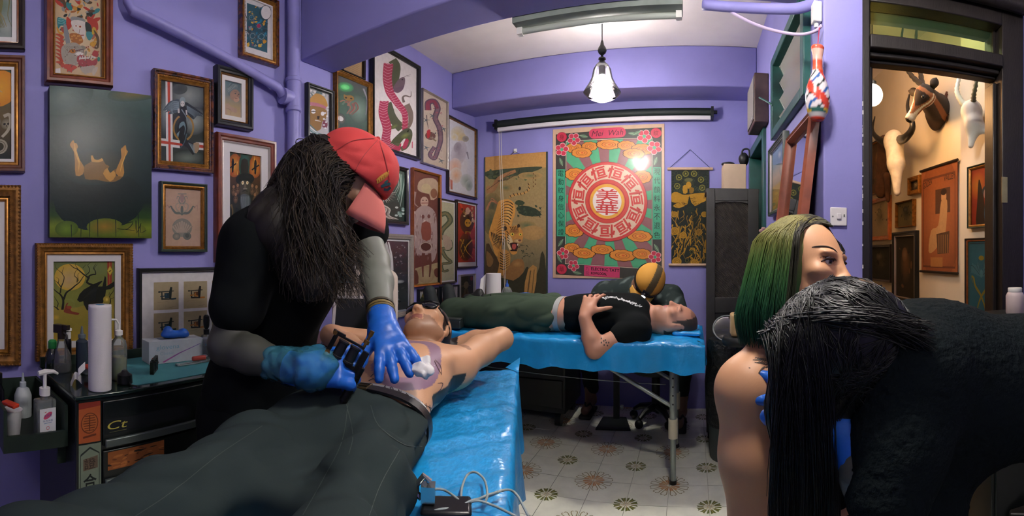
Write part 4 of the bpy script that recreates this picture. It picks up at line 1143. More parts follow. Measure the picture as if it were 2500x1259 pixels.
# --- tiger scroll
a = Art('a97c46',[(40,75),(545,38),(570,1215),(65,1225)])
vgrad(a,[(0,'b5854a'),(.10,'b88a50'),(.11,'8f7c50'),(.5,'a0865a'),(.75,'74684a'),(1,'5a4a30')])
a.poly([(60,190),(470,155),(500,175),(380,215),(250,240),(130,260),(60,240)],'3c4432',3)
a.speck(40,(60,190,420,260),(10,26),['2f3a2c','46503a','57603f'],21); a.ell(420,230,100,30,'6c6c48','a58350')
a.line([(55,350),(110,340),(150,270),(200,230),(300,190)],56,'9a6e48',26,5); a.line([(110,345),(60,320)],40,'a0734c',20); a.line([(150,275),(230,260),(290,230)],12,'5a4430',5,3)
for k in range(14): a.line([(60 + k * 15,350 - k * 11),(85 + k * 14,330 - k * 10)],4,'5f4630')
a.ell(110,480,80,110,'46503e','8a7448'); a.ell(100,620,60,110,'4a5440','7c6c46'); a.line([(60,520),(100,440),(160,470),(110,420),(95,430)],18,'a8724e',6,3)
a.poly([(300,450),(330,430),(380,450),(360,475),(310,470)],'39442f',2); a.poly([(310,500),(360,475),(470,500),(520,550),(470,565),(380,560),(340,540)],'2f3a2b',2); a.speck(30,(320,480,520,570),(6,16),['2b3628','434e38','39442f'],22)
a.ell(400,640,80,36,'5c6a4c','9a8050'); a.ell(450,700,100,60,'b08a54','a58250'); a.ell(220,330,60,30,'5a6548','9a7c4c')
a.line([(250,410),(290,390),(350,380),(410,350),(408,290)],20,'b88a4c',10,4)
for k in range(8): p = [(262,402),(290,388),(320,382),(345,382),(375,372),(400,352),(412,330),(408,300)][k]; a.line([(p[0] - 5,p[1] - 10),(p[0] + 5,p[1] + 10)],6,'2b2018')
a.poly([(200,430),(260,430),(300,480),(300,560),(260,640),(250,700),(210,760),(190,880),(150,900),(110,800),(85,720),(110,620),(140,520),(160,450)],'cf9447',4)
a.ell(250,560,36,120,'dcae64','cf9447'); a.ell(150,760,46,90,'d8a860','c88c42')
for k in range(15):
    y = 450 + k * 24; x = 215 - max(0,k - 3) * 4.5
    a.line([(x + 70 - k * 1.5,y + 20),(x + 40,y),(x,y - 2),(x - 30 - k,y + 26)],8,'2a2119',3,4)
for k in range(7): a.line([(105 + k * 14,700 + k * 6),(120 + k * 14,770 + k * 8),(150 + k * 9,830 + k * 6)],8,'2c2219',2,4)
a.poly([(215,660),(240,640),(270,650),(320,640),(335,632),(345,655),(370,700),(368,760),(330,790),(325,870),(280,880),(250,820),(230,740)],'c68a42',3)
a.ell(222,668,16,20,'3a2c1e',n=9); a.ell(334,645,12,16,'3a2c1e',n=9); a.ell(300,690,40,24,'8a5530','a9783f'); a.ell(330,770,40,20,'d2b78a','a9783f'); a.poly([(255,720),(290,780),(270,850),(240,790)],'d6bd90',3)
a.poly([(265,790),(320,785),(335,800),(325,845),(285,845)],'3a1c18',2); a.poly([(285,800),(318,800),(310,838),(288,836)],'b5514a',2); a.line([(270,850),(325,850)],12,'2a1c18'); a.ell(330,800,4,10,'e8dcc8',n=7)
a.ell(282,716,16,13,'d9c24c'); a.ell(284,716,6,8,'1c1810',n=8); a.ell(350,716,13,11,'d9c24c'); a.ell(351,716,5,7,'1c1810',n=8); a.ell(345,765,13,9,'7c4a3c',n=9)
for k in range(5): a.line([(262 + k * 16,655 - k * 2),(280 + k * 12,680)],7,'2a1f18',3); a.line([(235 + k * 3,690 + k * 24),(255 + k * 3,715 + k * 22)],8,'2a1f18',3)
a.poly([(180,850),(260,860),(270,960),(240,1060),(200,1060),(165,1040),(160,950)],'b5823f',3)
for k in range(7): a.line([(185,870 + k * 22),(220,890 + k * 20),(262,870 + k * 18)],8,'2c2219',3,3)
a.poly([(65,800),(120,860),(180,960),(160,1060),(170,1225),(65,1225)],'4a3a24',2); a.poly([(70,860),(130,930),(110,990),(75,980)],'7c5c34',2)
a.poly([(250,1000),(300,930),(370,920),(390,990),(360,1060),(270,1120),(200,1100)],'8a6236',2); a.ell(330,960,46,30,'a87a46','8a6236'); a.poly([(170,1080),(300,1100),(380,1030),(420,980),(440,1225),(170,1225)],'32301e',2)
a.poly([(520,870),(550,880),(570,1215),(420,1215),(480,1060),(510,980)],'35311f',2); a.poly([(420,1000),(490,980),(470,1215),(390,1215)],'a87c42',2); a.line([(440,1010),(420,1200)],10,'5a4628'); a.line([(470,1000),(455,1200)],7,'6a5430')
for k in range(16): x = R.uniform(340,450); y = R.uniform(800,920); a.line([(x,y),(x + R.uniform(-30,40),y + R.uniform(-24,30))],8,R.choice(['2c3526','3a432e']),1)
a.ell(337,336,10,16,'2a2420',n=9)
for k in range(7): a.line([(445 + (k % 2) * 18,210 + k * 17),(450 + (k % 2) * 18,221 + k * 17)],8,'6a4c2c'); 
base,w,h = wall_rect(WB,(1183,383,724,1337,371,722),.008)
t = thing('tiger_scroll','long ochre hanging scroll painted with a roaring tiger','scroll',base + Vector((0,-.004,0)))
a.build('print',t,-w / 2 + .008,w / 2 - .012,.01,h - .004,-.0062,M_CLOTHPRINT)
part('backing_cloth',lambda m: m.box(-w / 2,w / 2,-.006,0,0,h),mat('ochre_scroll_cloth','a97a40',.9,var=.1),t)
part('edge_strip',lambda m: m.box(w / 2 - .012,w / 2,-.008,0,0,h),mat('dark_green_braid','26382f',.8),t)
part('edge_strip',lambda m: m.box(-w / 2,-w / 2 + .008,-.008,0,0,h),mat('dark_green_braid','26382f',.8),t)
part('bottom_rod',lambda m: m.cyl((-w / 2 - .01,-.012,.0),(w / 2 + .01,-.012,.0),.012),mat('dark_rod_wood','3a2a1c',.5),t)
part('hanging_cord',lambda m: m.tube([(-.04,-.006,h),(0,-.012,h + .022),(.04,-.006,h)],.0018),mat('brown_cord','4a3826',.9),t)
tag(part('wall_hook',lambda m: (m.box(-.014,.014,-.012,0,0,.035),m.box(-.007,.007,-.026,-.012,.008,.018)),mat('white_plastic','d8d8d4',.5),None,bevel=.003),'small white wall hook above the tiger scroll','hook').location = (base.x,YB - .001,base.z + h + .012)

# --- black and gold scroll
a = Art('1f2622',[(75,250),(435,250),(435,1155),(78,1155)])
GD,GD2 = 'a87c24','7f5f1e'
for k in range(60): x,y = R.uniform(80,430),R.uniform(255,480); a.ring(x,y,14,16,'3f4a34',12)
for (x,y) in ((132,408),(148,325),(212,290),(292,290),(358,347),(370,424)):
    a.ell(x,y,29,29,'8f8a3a'); a.ell(x,y,25,25,'1b201a'); a.ring(x,y,19,21,'8f8a3a',16)
    for i in range(3): t_ = i * 2.1; a.line([(x,y),(x + 9 * cos(t_),y + 9 * sin(t_)),(x + 10 * cos(t_ + 1),y + 10 * sin(t_ + 1))],7,'8f8a3a',2,3)
a.ell(235,375,50,44,'4a4a2c','2a3024'); a.ell(240,400,26,34,GD); a.ell(240,350,40,18,'5a5a38'); a.poly([(185,410),(220,400),(230,470),(190,480)],GD,2); a.poly([(250,420),(290,430),(285,470),(250,480)],GD2,2)
a.poly([(80,480),(130,465),(180,490),(240,490),(300,480),(360,475),(420,480),(420,540),(360,570),(300,600),(260,560),(220,590),(150,620),(90,600),(130,570),(80,560)],GD,2)
for k in range(22): x = R.uniform(85,420); y = R.uniform(485,600); a.line([(x,y),(x + R.uniform(10,30),y + R.uniform(-10,10)),(x + R.uniform(20,50),y + R.uniform(-6,20))],4,'3a2c12',1,3)
a.poly([(248,500),(265,560),(275,620),(250,650),(225,600)],'1d2620'); a.ell(255,640,40,34,'232c22')
for k in range(95):
    x = R.uniform(85,420); y = R.uniform(610,1130)
    a.line([(x,y),(x + R.uniform(-25,25),y + R.uniform(20,60)),(x + R.uniform(-50,40),y + R.uniform(60,130))],R.uniform(6,18),R.choice([GD,GD,GD2,'8f6c22']),3,4)
for (x,y,r) in ((105,680,32),(110,840,42),(190,880,34),(390,680,30),(340,850,34),(130,1130,46),(400,1030,20),(300,1145,40),(280,1020,26)):
    a.ell(x,y,r,r * .9,GD); a.ring(x,y,r * .55,r * .62,'4a3814',14); a.ring(x,y,r * .25,r * .32,'4a3814',12)
for (x,y) in ((345,905),(270,1040),(225,1120)): a.ell(x,y,24,22,'1a211b'); a.ring(x,y,14,17,'7d7430',14)
for k in range(12): a.line([(270 + k * 3,650),(285 + k * 6,780),(290 + k * 10,930)],3,'1d241d')
base,w,h = wall_rect(WB,(1639,414,645,1731,414,644),.008)
t = thing('gold_scroll','black and gold cloth scroll on wooden rods beside the cabinet','scroll',base + Vector((0,-.004,0)))
a.build('print',t,-w / 2,w / 2,0,h,-.0042,M_CLOTHPRINT,6e-6)
part('backing_cloth',lambda m: m.box(-w / 2,w / 2,-.004,-.002,0,h),mat('black_cloth','1c2220',.9),t)
M_PALEW = mat('pale_rod_wood','c4a58a',.6,var=.1,vscale=20)
part('rod',lambda m: m.cyl((-w / 2 - .03,-.008,h + .006),(w / 2 + .03,-.008,h + .006),.011),M_PALEW,t)
part('rod',lambda m: m.cyl((-w / 2 - .02,-.008,-.006),(w / 2 + .02,-.008,-.006),.011),M_PALEW,t)
part('hanging_cord',lambda m: m.tube([(-w / 2 - .015,-.012,h + .01),(0,-.004,h + .155),(w / 2 + .01,-.012,h + .01)],.0022),mat('navy_cord','2c3450',.9),t)

# --- roller blind with its cords
pl,pr = on_plane(1217,306,(0,YB - .06,0),WB['n']),on_plane(1735,282,(0,YB - .06,0),WB['n'])
t = thing('roller_blind','rolled up black and white blind above the poster','blind',((pl.x + pr.x) / 2,YB,(pl.z + pr.z) / 2))
bl = pr.x - pl.x
part('casing',lambda m: m.cyl((-bl / 2,-.06,.016),(bl / 2,-.06,.016),.032,n=20),mat('black_blind_fabric','17201f',.6),t)
part('bottom_bar',lambda m: m.box(-bl / 2,bl / 2,-.088,-.060,-.048,-.016),mat('white_blind_bar','cfcbcf',.55),t,bevel=.004)
for s in (-1,1): part('bracket',lambda m: (m.box(s * bl / 2 - .01 + s * .012,s * bl / 2 + .01 + s * .012,-.10,0,-.03,.05),m.cyl((s * bl / 2,-.06,.016),(s * (bl / 2 + .05),-.06,.016),.014)),M_BLACKMETAL,t)
part('end_cap',lambda m: m.cyl((bl / 2 + .0,-.06,.016),(bl / 2 + .02,-.06,.016),.02),mat('white_plastic','d8d8d4',.5),t)
for dx in (0,.018): part('pull_cord',lambda m: m.tube([(-bl / 2 + .01 + dx,-.075,-.02),(-bl / 2 + .035 + dx,-.08,-.7),(-bl / 2 + .07 + dx * .6,-.09,-1.36)],.0022,6),mat('cord_white','c9c3b4',.8),t)

# ------------------------------------------------------------------ right wall
a = Art('5a7a8c',[(85,290),(180,190),(185,900),(95,930)])
vgrad(a,[(0,'6a8aa0'),(.25,'5f7a90'),(.45,'a08c84'),(.56,'8a7a70'),(.6,'9c7a34'),(.85,'a8822c'),(1,'6f6a34')])
a.ell(135,340,14,50,'b8bcc0','5f7a90'); a.ell(150,500,16,80,'b09a90','7a7c84'); a.speck(24,(90,680,185,900),(8,20),['b48c30','86702c','a4781e','7a7a3c'],31)
pic(WR,(1875,357,523,1912,330,518),'dark green framed landscape of golden fields on the right wall',a,.02,.03,'green',(.006,'silver'),0)

# mirror leaning on the right wall
mt,mb = 2.0,.0
y0,y1 = 1.53,1.95         # near and far edges
ztop = 1.70; zbot = .55
th = math.atan2(.14,ztop - zbot)
t = thing('wall_mirror','tall reddish wooden mirror leaning on the right wall by the pillar','mirror',(XR - .146,(y0 + y1) / 2,zbot),-pi / 2)
M_ = Matrix.Rotation(-th,4,'X')
H_ = (ztop - zbot) / cos(th); W_ = y1 - y0
vs,fs = sweep_frame([(0,.0),(0,-.03),(.008,-.04),(.014,-.034),(.022,-.036),(.03,-.02),(.03,-.01)],W_,H_)
M_MIRF = mat('red_mirror_wood','8a4a34',.4,var=.2,vscale=14,coat=.2)
mesh_obj('frame',[M_ @ Vector(v) for v in vs],fs,M_MIRF,t,30)
mm = MB(); mm.box(-W_ / 2 + .025,W_ / 2 - .025,-.014,-.010,.025,H_ - .025,M_); mm.build('mirror_glass',mat('mirror_silver','d5d8d8',.02,1.),t,smooth=False)
mm = MB(); mm.box(-W_ / 2 + .005,W_ / 2 - .005,-.008,0,.005,H_ - .005,M_); mm.build('back_board',M_BACK,t,smooth=False)
# low cupboard it stands on (mostly hidden)
t = thing('low_cupboard','low dark cupboard under the leaning mirror','cupboard',(XR - .001,1.80,0),-pi / 2)
part('body',lambda m: m.box(-.22,.22,-.21,0,.06,.53),M_DKWOOD,t,bevel=.004)
part('top',lambda m: m.box(-.23,.23,-.22,0,.53,.548),M_DKWOOD,t,bevel=.003)
for s in (-1,1): part('door',lambda m: m.box(min(0,s * .215),max(0,s * .215),-.222,-.212,.08,.51),M_DKWOOD,t,bevel=.003)
for s in (-1,1):
    for yy in (-.16,-.02): part('leg',lambda m: m.box(s * .2 - .015,s * .2 + .015,yy - .012,yy + .012,0,.06),M_DKWOOD,t)

# wooden speaker box
t = thing('speaker_box','brown wooden speaker box high in the right corner','speaker',(XR - .001,2.81,1.975),-pi / 2)
part('cabinet',lambda m: m.box(-.155,.155,-.085,0,0,.29),mat('speaker_wood','4a3630',.5,var=.25,vscale=14),t,bevel=.006)
part('grille',lambda m: m.box(-.14,.14,-.09,-.085,.02,.27),mat('grey_grille_cloth','7d7878',.9,bump=.5,bscale=600),t)
part('badge',lambda m: m.box(.06,.12,-.092,-.09,.03,.045),mat('silver_badge','9a9a96',.4,.5),t)

# painted gourd hanging by the pillar
gp_ = at(1996,205,1.50)
t = thing('painted_gourd','white and red painted gourd hanging from a red string','ornament',(gp_.x,gp_.y,at(1996,298,1.50).z))
prof = [(.004,.0),(.02,.005),(.034,.03),(.041,.06),(.042,.085),(.037,.115),(.028,.14),(.02,.16),(.0165,.18),(.017,.215),(.021,.235),(.0225,.245),(.019,.25)]
n = 40; vs = []; cs = []; fs = []
P2 = []
for i in range(len(prof) - 1):
    for k in range(4):
        f = k / 4; P2.append((prof[i][0] * (1 - f) + prof[i + 1][0] * f,prof[i][1] * (1 - f) + prof[i + 1][1] * f))
P2.append(prof[-1])
for r_,z in P2:
    for i in range(n):
        an = 2 * pi * i / n; vs.append((r_ * cos(an),r_ * sin(an) * .8,z))
        s1 = sin(an * 2 + z * 60) ; s2 = sin(an * 3 - z * 90 + 1)
        if z > .185: c = lin('c8543c') if z < .205 or z > .235 else lin('d8a898')
        elif z > .165: c = lin('cf6244')
        elif z < .012: c = lin('b83a2c')
        elif z < .03: c = lin('b9b4b4')
        elif z < .038: c = lin('2a5a50') if s1 < 0 else lin('c0a030')
        else: c = lin('c8402c') if s1 > .45 else (lin('2a5a9a') if s2 > .86 else (lin('25302c') if s2 < -.9 else lin('d8d2d4')))
        cs.append(c)
for j in range(len(P2) - 1):
    for i in range(n): k = (i + 1) % n; fs.append((j * n + i,j * n + k,(j + 1) * n + k,(j + 1) * n + i))
fs += [tuple(range(n - 1,-1,-1)),tuple(range((len(P2) - 1) * n,len(P2) * n))]
mesh_obj('gourd',vs,fs,mat('lacquered_gourd',vc=True,rough=.25,coat=.5),t,True,cols=cs)
part('string',lambda m: m.tube([(0,0,.245),(.002,-.005,.28),(.006,.0,.31)],.0016,6),mat('red_string','b0284a',.8),t)
# white junction box, cable and painted pipes
jb = on_plane(2002,45,(0,1.55,0),Vector((0,-1,0)))
t = thing('junction_box','white junction box near the ceiling on the pillar','box',(XR - .008,1.53,jb.z - .03),-pi / 2)
part('body',lambda m: m.box(-.02,.02,-.03,0,0,.07),mat('white_plastic','d8d8d4',.5),t,bevel=.004)
part('gland',lambda m: m.cyl((0,-.015,-.015),(0,-.015,.002),.008),mat('white_plastic','d8d8d4',.5),t)
pts = [at(x,y,r) for x,y,r in ((1752,10,1.78),(1800,38,1.74),(1850,62,1.70),(1905,78,1.65),(1955,84,1.60),(1990,76,1.56),(2006,62,1.54))]
tag(MB().tube(spline(pts,6),.0055,10).build('white_cable',mat('lilac_cable','c0b0d0',.5),None,True),'pale cable drooping from the beam to the pillar','cable')
pts = [at(x,y,r) for x,y,r in ((1716,12,1.76),(1800,18,1.74),(1900,22,1.70),(1960,18,1.66),(2005,-6,1.62),(2030,-40,1.60))]
M_PIPE = mat('purple_pipe_paint','8985c3',.45,var=.06)
tag(MB().tube(spline(pts,8),.019,16).build('conduit_pipe',M_PIPE,None,True),'purple painted conduit under the beam at the top right','pipe')
# drain pipes on the left wall
yv = XL / tan(az(718)) * 1.0
yv = abs(yv)
t = thing('drain_pipe','purple painted vertical drain pipe with collars on the left wall','pipe',(XL + .05,yv * .97,0))
part('stack',lambda m: m.cyl((0,0,.0),(0,0,ZC),.032,n=24),M_PIPE,t,smooth=40)
zj = EYE + el(235) * 2.3
for dz in (.09,-.06): part('collar',lambda m: (m.lathe([(.036,zj + dz - .012),(.041,zj + dz - .008),(.041,zj + dz + .008),(.036,zj + dz + .012)],24),),M_PIPE,t)
part('junction',lambda m: (m.cyl((0,0,zj - .07),(0,0,zj + .09),.037,n=24),m.cyl((0,0,zj),(-.0,-.075,zj - .005),.034,n=20),m.cyl((0,-.055,zj - .004),(0,-.075,zj - .005),.04,n=20)),M_PIPE,t)
b0 = Vector((XL + .05,yv * .97 - .07,zj)); b1 = Vector((XL + .05,.64,zj + .215))
tag(MB().tube([b0,b0 + Vector((0,-.03,.03)),b1,b1 + Vector((0,-.015,.03)),Vector((b1.x,b1.y - .015,ZC))],.022,16).build('branch_pipe',M_PIPE,None,40),'sloping purple branch pipe running down the left wall to the drain','pipe')

# switched-off fluorescent fitting on the back of the beam
t = thing('fluorescent_fitting','dusty grey-green fluorescent fitting behind the ceiling beam, switched off','lamp',(-.40,1.83,2.185))
M_FIT = mat('dusty_fitting_enamel','7d8680',.5,var=.15,vscale=9)
part('housing',lambda m: m.prism([(.0,.10),(.10,.10),(.12,.05),(.10,.015),(.0,.015)],-.36,.36,Matrix.Rotation(pi / 2,4,'Z') @ Matrix.Scale(-1,4,(0,1,0)) if False else Matrix(((0,1,0,0),(1,0,0,0),(0,0,1,0),(0,0,0,1)))),M_FIT,t)
part('tube',lambda m: m.cyl((-.34,.06,.0),(.34,.06,.0),.013,n=16),mat('unlit_tube_glass','a9b0a8',.3),t)
for s in (-1,1): part('end_cap',lambda m: m.box(s * .345 - .012,s * .345 + .012,.045,.075,-.014,.016),mat('white_plastic','d8d8d4',.5),t)

# light switch on the pillar
sp = on_plane(2046,529,(0,1.50,0),Vector((0,-1,0)))
t = thing('light_switch','square white light switch on the purple pillar','switch',(sp.x,1.499,sp.z))
part('plate',lambda m: m.box(-.03,.03,-.008,0,-.032,.032),mat('white_switch','d6d2d0',.4),t,bevel=.003)
part('rocker',lambda m: m.box(-.008,.008,-.013,-.008,-.009,.011),mat('white_switch','d6d2d0',.4),t,bevel=.002)
part('indicator',lambda m: m.box(.017,.022,-.0095,-.008,.0,.008),mat('grey_mark','6d706c',.6),t)
part('screw',lambda m: m.cyl((-.022,-.009,0),(-.022,-.008,0),.003,n=8),mat('grey_mark','6d706c',.6),t)

# ------------------------------------------------------------------ soft solids: blended shapes turned into one smooth skin
def V(*a): return np.array(a[0] if len(a) == 1 else a,float)
class Soft:
    def __init__(s): s.p = []
    def cone(s,a,b,ra,rb=None,k=.02): s.p.append(('c',V(a),V(b),ra,ra if rb is None else rb,k)); return s
    def chain(s,pts,rs,k=.02):
        for i in range(len(pts) - 1): s.cone(pts[i],pts[i + 1],rs[i],rs[i + 1],k)
        return s
    def ell(s,c,r,R=None,k=.02): s.p.append(('e',V(c),V(r),np.eye(3) if R is None else np.array(R,float),0,k)); return s
    def box(s,c,h,R=None,rd=.01,k=.02): s.p.append(('b',V(c),V(h),np.eye(3) if R is None else np.array(R,float),rd,k)); return s
    def cut(s,c,r,R=None,k=.01): s.p.append(('-',V(c),V(r),np.eye(3) if R is None else np.array(R,float),0,k)); return s
    def plane(s,p,n): s.p.append(('h',V(p),V(n) / np.linalg.norm(n),None,0,0)); return s     # keep the side away from n
    def grow(s,d):
        o = Soft()
        for q in s.p:
            if q[0] == 'c': o.p.append(('c',q[1],q[2],q[3] + d,q[4] + d,q[5]))
            elif q[0] == 'e': o.p.append(('e',q[1],q[2] + d,q[3],0,q[5]))
            elif q[0] == 'b': o.p.append(('b',q[1],q[2] + d,q[3],q[4],q[5]))
        return o
    def add(s,o): s.p += o.p; return s
    def moved(s,M):
        """apply a 4x4 (with uniform scale)"""
        A = np.array(M,float); L = A[:3,:3]; sc = abs(np.linalg.det(L)) ** (1 / 3); Rm = L / sc; t = A[:3,3]
        o = Soft()
        for q in s.p:
            if q[0] == 'c': o.p.append(('c',L @ q[1] + t,L @ q[2] + t,q[3] * sc,q[4] * sc,q[5] * sc))
            elif q[0] == 'h': o.p.append(('h',L @ q[1] + t,Rm @ q[2],None,0,0))
            else: o.p.append((q[0],L @ q[1] + t,q[2] * sc,Rm @ q[3],q[4] * sc if q[0] == 'b' else 0,q[5] * sc))
        return o
    @staticmethod
    def ev(q,X):
        t = q[0]
        if t == 'c':
            a,b,ra,rb = q[1:5]; ab = b - a; L2 = ab @ ab + 1e-12
            h = np.clip(((X - a) @ ab) / L2,0,1)
            return np.linalg.norm(X - a - h[...,None] * ab,axis=-1) - (ra + (rb - ra) * h)
        if t in 'e-':
            Y = (X - q[1]) @ q[3]; k0 = np.linalg.norm(Y / q[2],axis=-1); k1 = np.linalg.norm(Y / q[2] ** 2,axis=-1)
            return k0 * (k0 - 1) / np.maximum(k1,1e-9)
        if t == 'b':
            Y = np.abs((X - q[1]) @ q[3]) - (q[2] - q[4])
            return np.linalg.norm(np.maximum(Y,0),axis=-1) + np.minimum(Y.max(-1),0) - q[4]
        return (X - q[1]) @ q[2]
    def mesh(s,vox=.006,warp=None,smooth=1):
        """surface nets over the blended field -> verts, quads"""
        lo = np.full(3,1e9); hi = np.full(3,-1e9)
        bb = []
        for q in s.p:
            if q[0] in 'h': bb.append(None); continue
            if q[0] == 'c': r = max(q[3],q[4]); l = np.minimum(q[1],q[2]) - r; h = np.maximum(q[1],q[2]) + r
            else: e = np.abs(q[3]) @ q[2]; l = q[1] - e; h = q[1] + e
            bb.append((l,h))
            if q[0] != '-': lo = np.minimum(lo,l); hi = np.maximum(hi,h)
        lo -= 4 * vox; hi += 4 * vox
        n = np.ceil((hi - lo) / vox).astype(int) + 1
        F = np.full(n,.2,np.float32)
        ax = [lo[i] + vox * np.arange(n[i]) for i in range(3)]
        for q,b in zip(s.p,bb):
            if b is None: sl = [slice(0,n[i]) for i in range(3)]
            else:
                mg = q[5] + 4 * vox
                i0 = np.clip(np.floor((b[0] - mg - lo) / vox).astype(int),0,n); i1 = np.clip(np.ceil((b[1] + mg - lo) / vox).astype(int) + 1,0,n)
                if (i1 <= i0).any(): continue
                sl = [slice(i0[i],i1[i]) for i in range(3)]
            X = np.stack(np.meshgrid(ax[0][sl[0]],ax[1][sl[1]],ax[2][sl[2]],indexing='ij'),-1)
            d = s.ev(q,X).astype(np.float32); G = F[tuple(sl)]
            if q[0] == '-':
                k = max(q[5],1e-5); h = np.clip(.5 - .5 * (G + d) / k,0,1); F[tuple(sl)] = G * (1 - h) - d * h + k * h * (1 - h)
            elif q[0] == 'h': F[tuple(sl)] = np.maximum(G,d)
            else:
                k = max(q[5],1e-5); h = np.clip(.5 + .5 * (G - d) / k,0,1); F[tuple(sl)] = G * (1 - h) + d * h - k * h * (1 - h)
        if warp is not None:
            mk = np.abs(F) < .03; I = np.argwhere(mk); X = lo + vox * I; F[mk] += warp(X).astype(np.float32)
        S = F < 0
        c = [F[i:n[0] - 1 + i,j:n[1] - 1 + j,k:n[2] - 1 + k] for i in (0,1) for j in (0,1) for k in (0,1)]
        cnt = sum((x < 0).astype(np.int8) for x in c)
        act = (cnt > 0) & (cnt < 8)
        idx = np.full(act.shape,-1,np.int64); I = np.argwhere(act); idx[act] = np.arange(len(I))
        offs = [(i,j,k) for i in (0,1) for j in (0,1) for k in (0,1)]
        vals = np.stack([x[act] for x in c],1)
        P = np.zeros((len(I),3)); W = np.zeros(len(I))
        for a_ in range(8):
            for b_ in range(a_ + 1,8):
                if sum(abs(offs[a_][m_] - offs[b_][m_]) for m_ in range(3)) != 1: continue
                va,vb = vals[:,a_],vals[:,b_]; mk = (va < 0) != (vb < 0)
                t = np.where(mk,va / np.where(mk,va - vb,1),0)
                p = np.array(offs[a_]) + t[:,None] * (np.array(offs[b_]) - np.array(offs[a_]))
                P += p * mk[:,None]; W += mk
        verts = lo + vox * (I + P / W[:,None])
        quads = []
        for d_ in range(3):
            u,v = (d_ + 1) % 3,(d_ + 2) % 3
            sl0 = [slice(None)] * 3; sl1 = [slice(None)] * 3
            sl0[d_] = slice(0,n[d_] - 1); sl1[d_] = slice(1,n[d_])
            A,B = S[tuple(sl0)],S[tuple(sl1)]
            E_i = np.argwhere(A != B)
            E_i = E_i[(E_i[:,u] > 0) & (E_i[:,v] > 0) & (E_i[:,u] < n[u] - 1) & (E_i[:,v] < n[v] - 1)]
            if not len(E_i): continue
            sg = A[tuple(E_i.T)]
            def cell(du,dv):
                e = E_i.copy(); e[:,u] -= du; e[:,v] -= dv; return idx[tuple(e.T)]
            q0,q1,q2,q3 = cell(1,1),cell(0,1),cell(0,0),cell(1,0)
            Q = np.stack([q0,q1,q2,q3],1); Q[~sg] = Q[~sg][:,::-1]
            quads.append(Q)
        quads = np.concatenate(quads)
        for _ in range(smooth):
            nv = len(verts); A_ = np.concatenate([quads.ravel(),np.roll(quads,-1,1).ravel()]); B_ = np.concatenate([np.roll(quads,-1,1).ravel(),quads.ravel()])
            c_ = np.bincount(A_,minlength=nv); acc = np.stack([np.bincount(A_,verts[B_,j],nv) for j in range(3)],1)
            verts = verts * .5 + .5 * acc / np.maximum(c_,1)[:,None]
        return verts,quads

def snoise(X,f,seed=0):
    """cheap smooth pseudo noise from sines, -1..1"""
    r = np.random.RandomState(seed); o = 0
    for i in range(5):
        d = r.normal(size=3); d /= np.linalg.norm(d)
        o = o + np.sin((X @ d) * f * r.uniform(.6,1.6) + r.uniform(0,6.28) + 1.3 * np.sin((X @ r.normal(size=3)) * f * .5))
    return o / 5

def frame_from(y,z):
    """columns x, y, z with y along the given axis and z near the given normal"""
    y = Vector(y).normalized(); z = Vector(z); z = (z - y * z.dot(y)).normalized(); x = y.cross(z)
    return Matrix((x,y,z)).transposed()
def place(o,R,s=1.): 
    M = (R * s).to_4x4(); M.translation = Vector(o); return M

def hand(M,curl=(.3,.3,.3,.3),spread=.10,thumb=(.6,.35),side=1,grow=0.):
    """hand along local +y, back of the hand +z, thumb on side*x; curl in radians per joint"""
    s = Soft()
    s.cone((0,-.02,0),(0,.03,0),.022,.026,.02)
    for x in (-.03,-.01,.012,.03): s.cone((side * x * .75,.015,0),(side * x,.085,.002),.015,.0125,.02)
    for i,(x,L) in enumerate(((.031,.068),(.011,.078),(-.011,.072),(-.031,.056))):
        c = curl[i]; a_ = (x * spread * 45) if True else 0
        d0 = V(side * sin(x * spread * 60),cos(x * spread * 60),0); p = V(side * x,.085,.002); ang = 0
        rr = (.0098,.0092,.0084,.0074)
        for j,f in enumerate((.45,.30,.25)):
            ang += c * (.8 if j == 0 else 1.1)
            d = d0 * cos(ang) + V(0,0,-1) * sin(ang)
            q = p + d * L * f * 1.12; s.cone(p,q,rr[j] + grow,rr[j + 1] + grow,.006); p = q
    t0 = V(side * .022,.025,-.006); sp,fl = thumb
    d = V(side * sin(sp),cos(sp),-.25); d /= np.linalg.norm(d); t1 = t0 + d * .046
    d2 = V(side * sin(sp - fl),cos(sp - fl),-.35); d2 /= np.linalg.norm(d2); t2 = t1 + d2 * .032; t3 = t2 + d2 * .024
    s.cone(t0,t1,.0165 + grow,.0125 + grow,.015).cone(t1,t2,.012 + grow,.0108 + grow,.006).cone(t2,t3,.0108 + grow,.0088 + grow,.006)
    return s.moved(M)

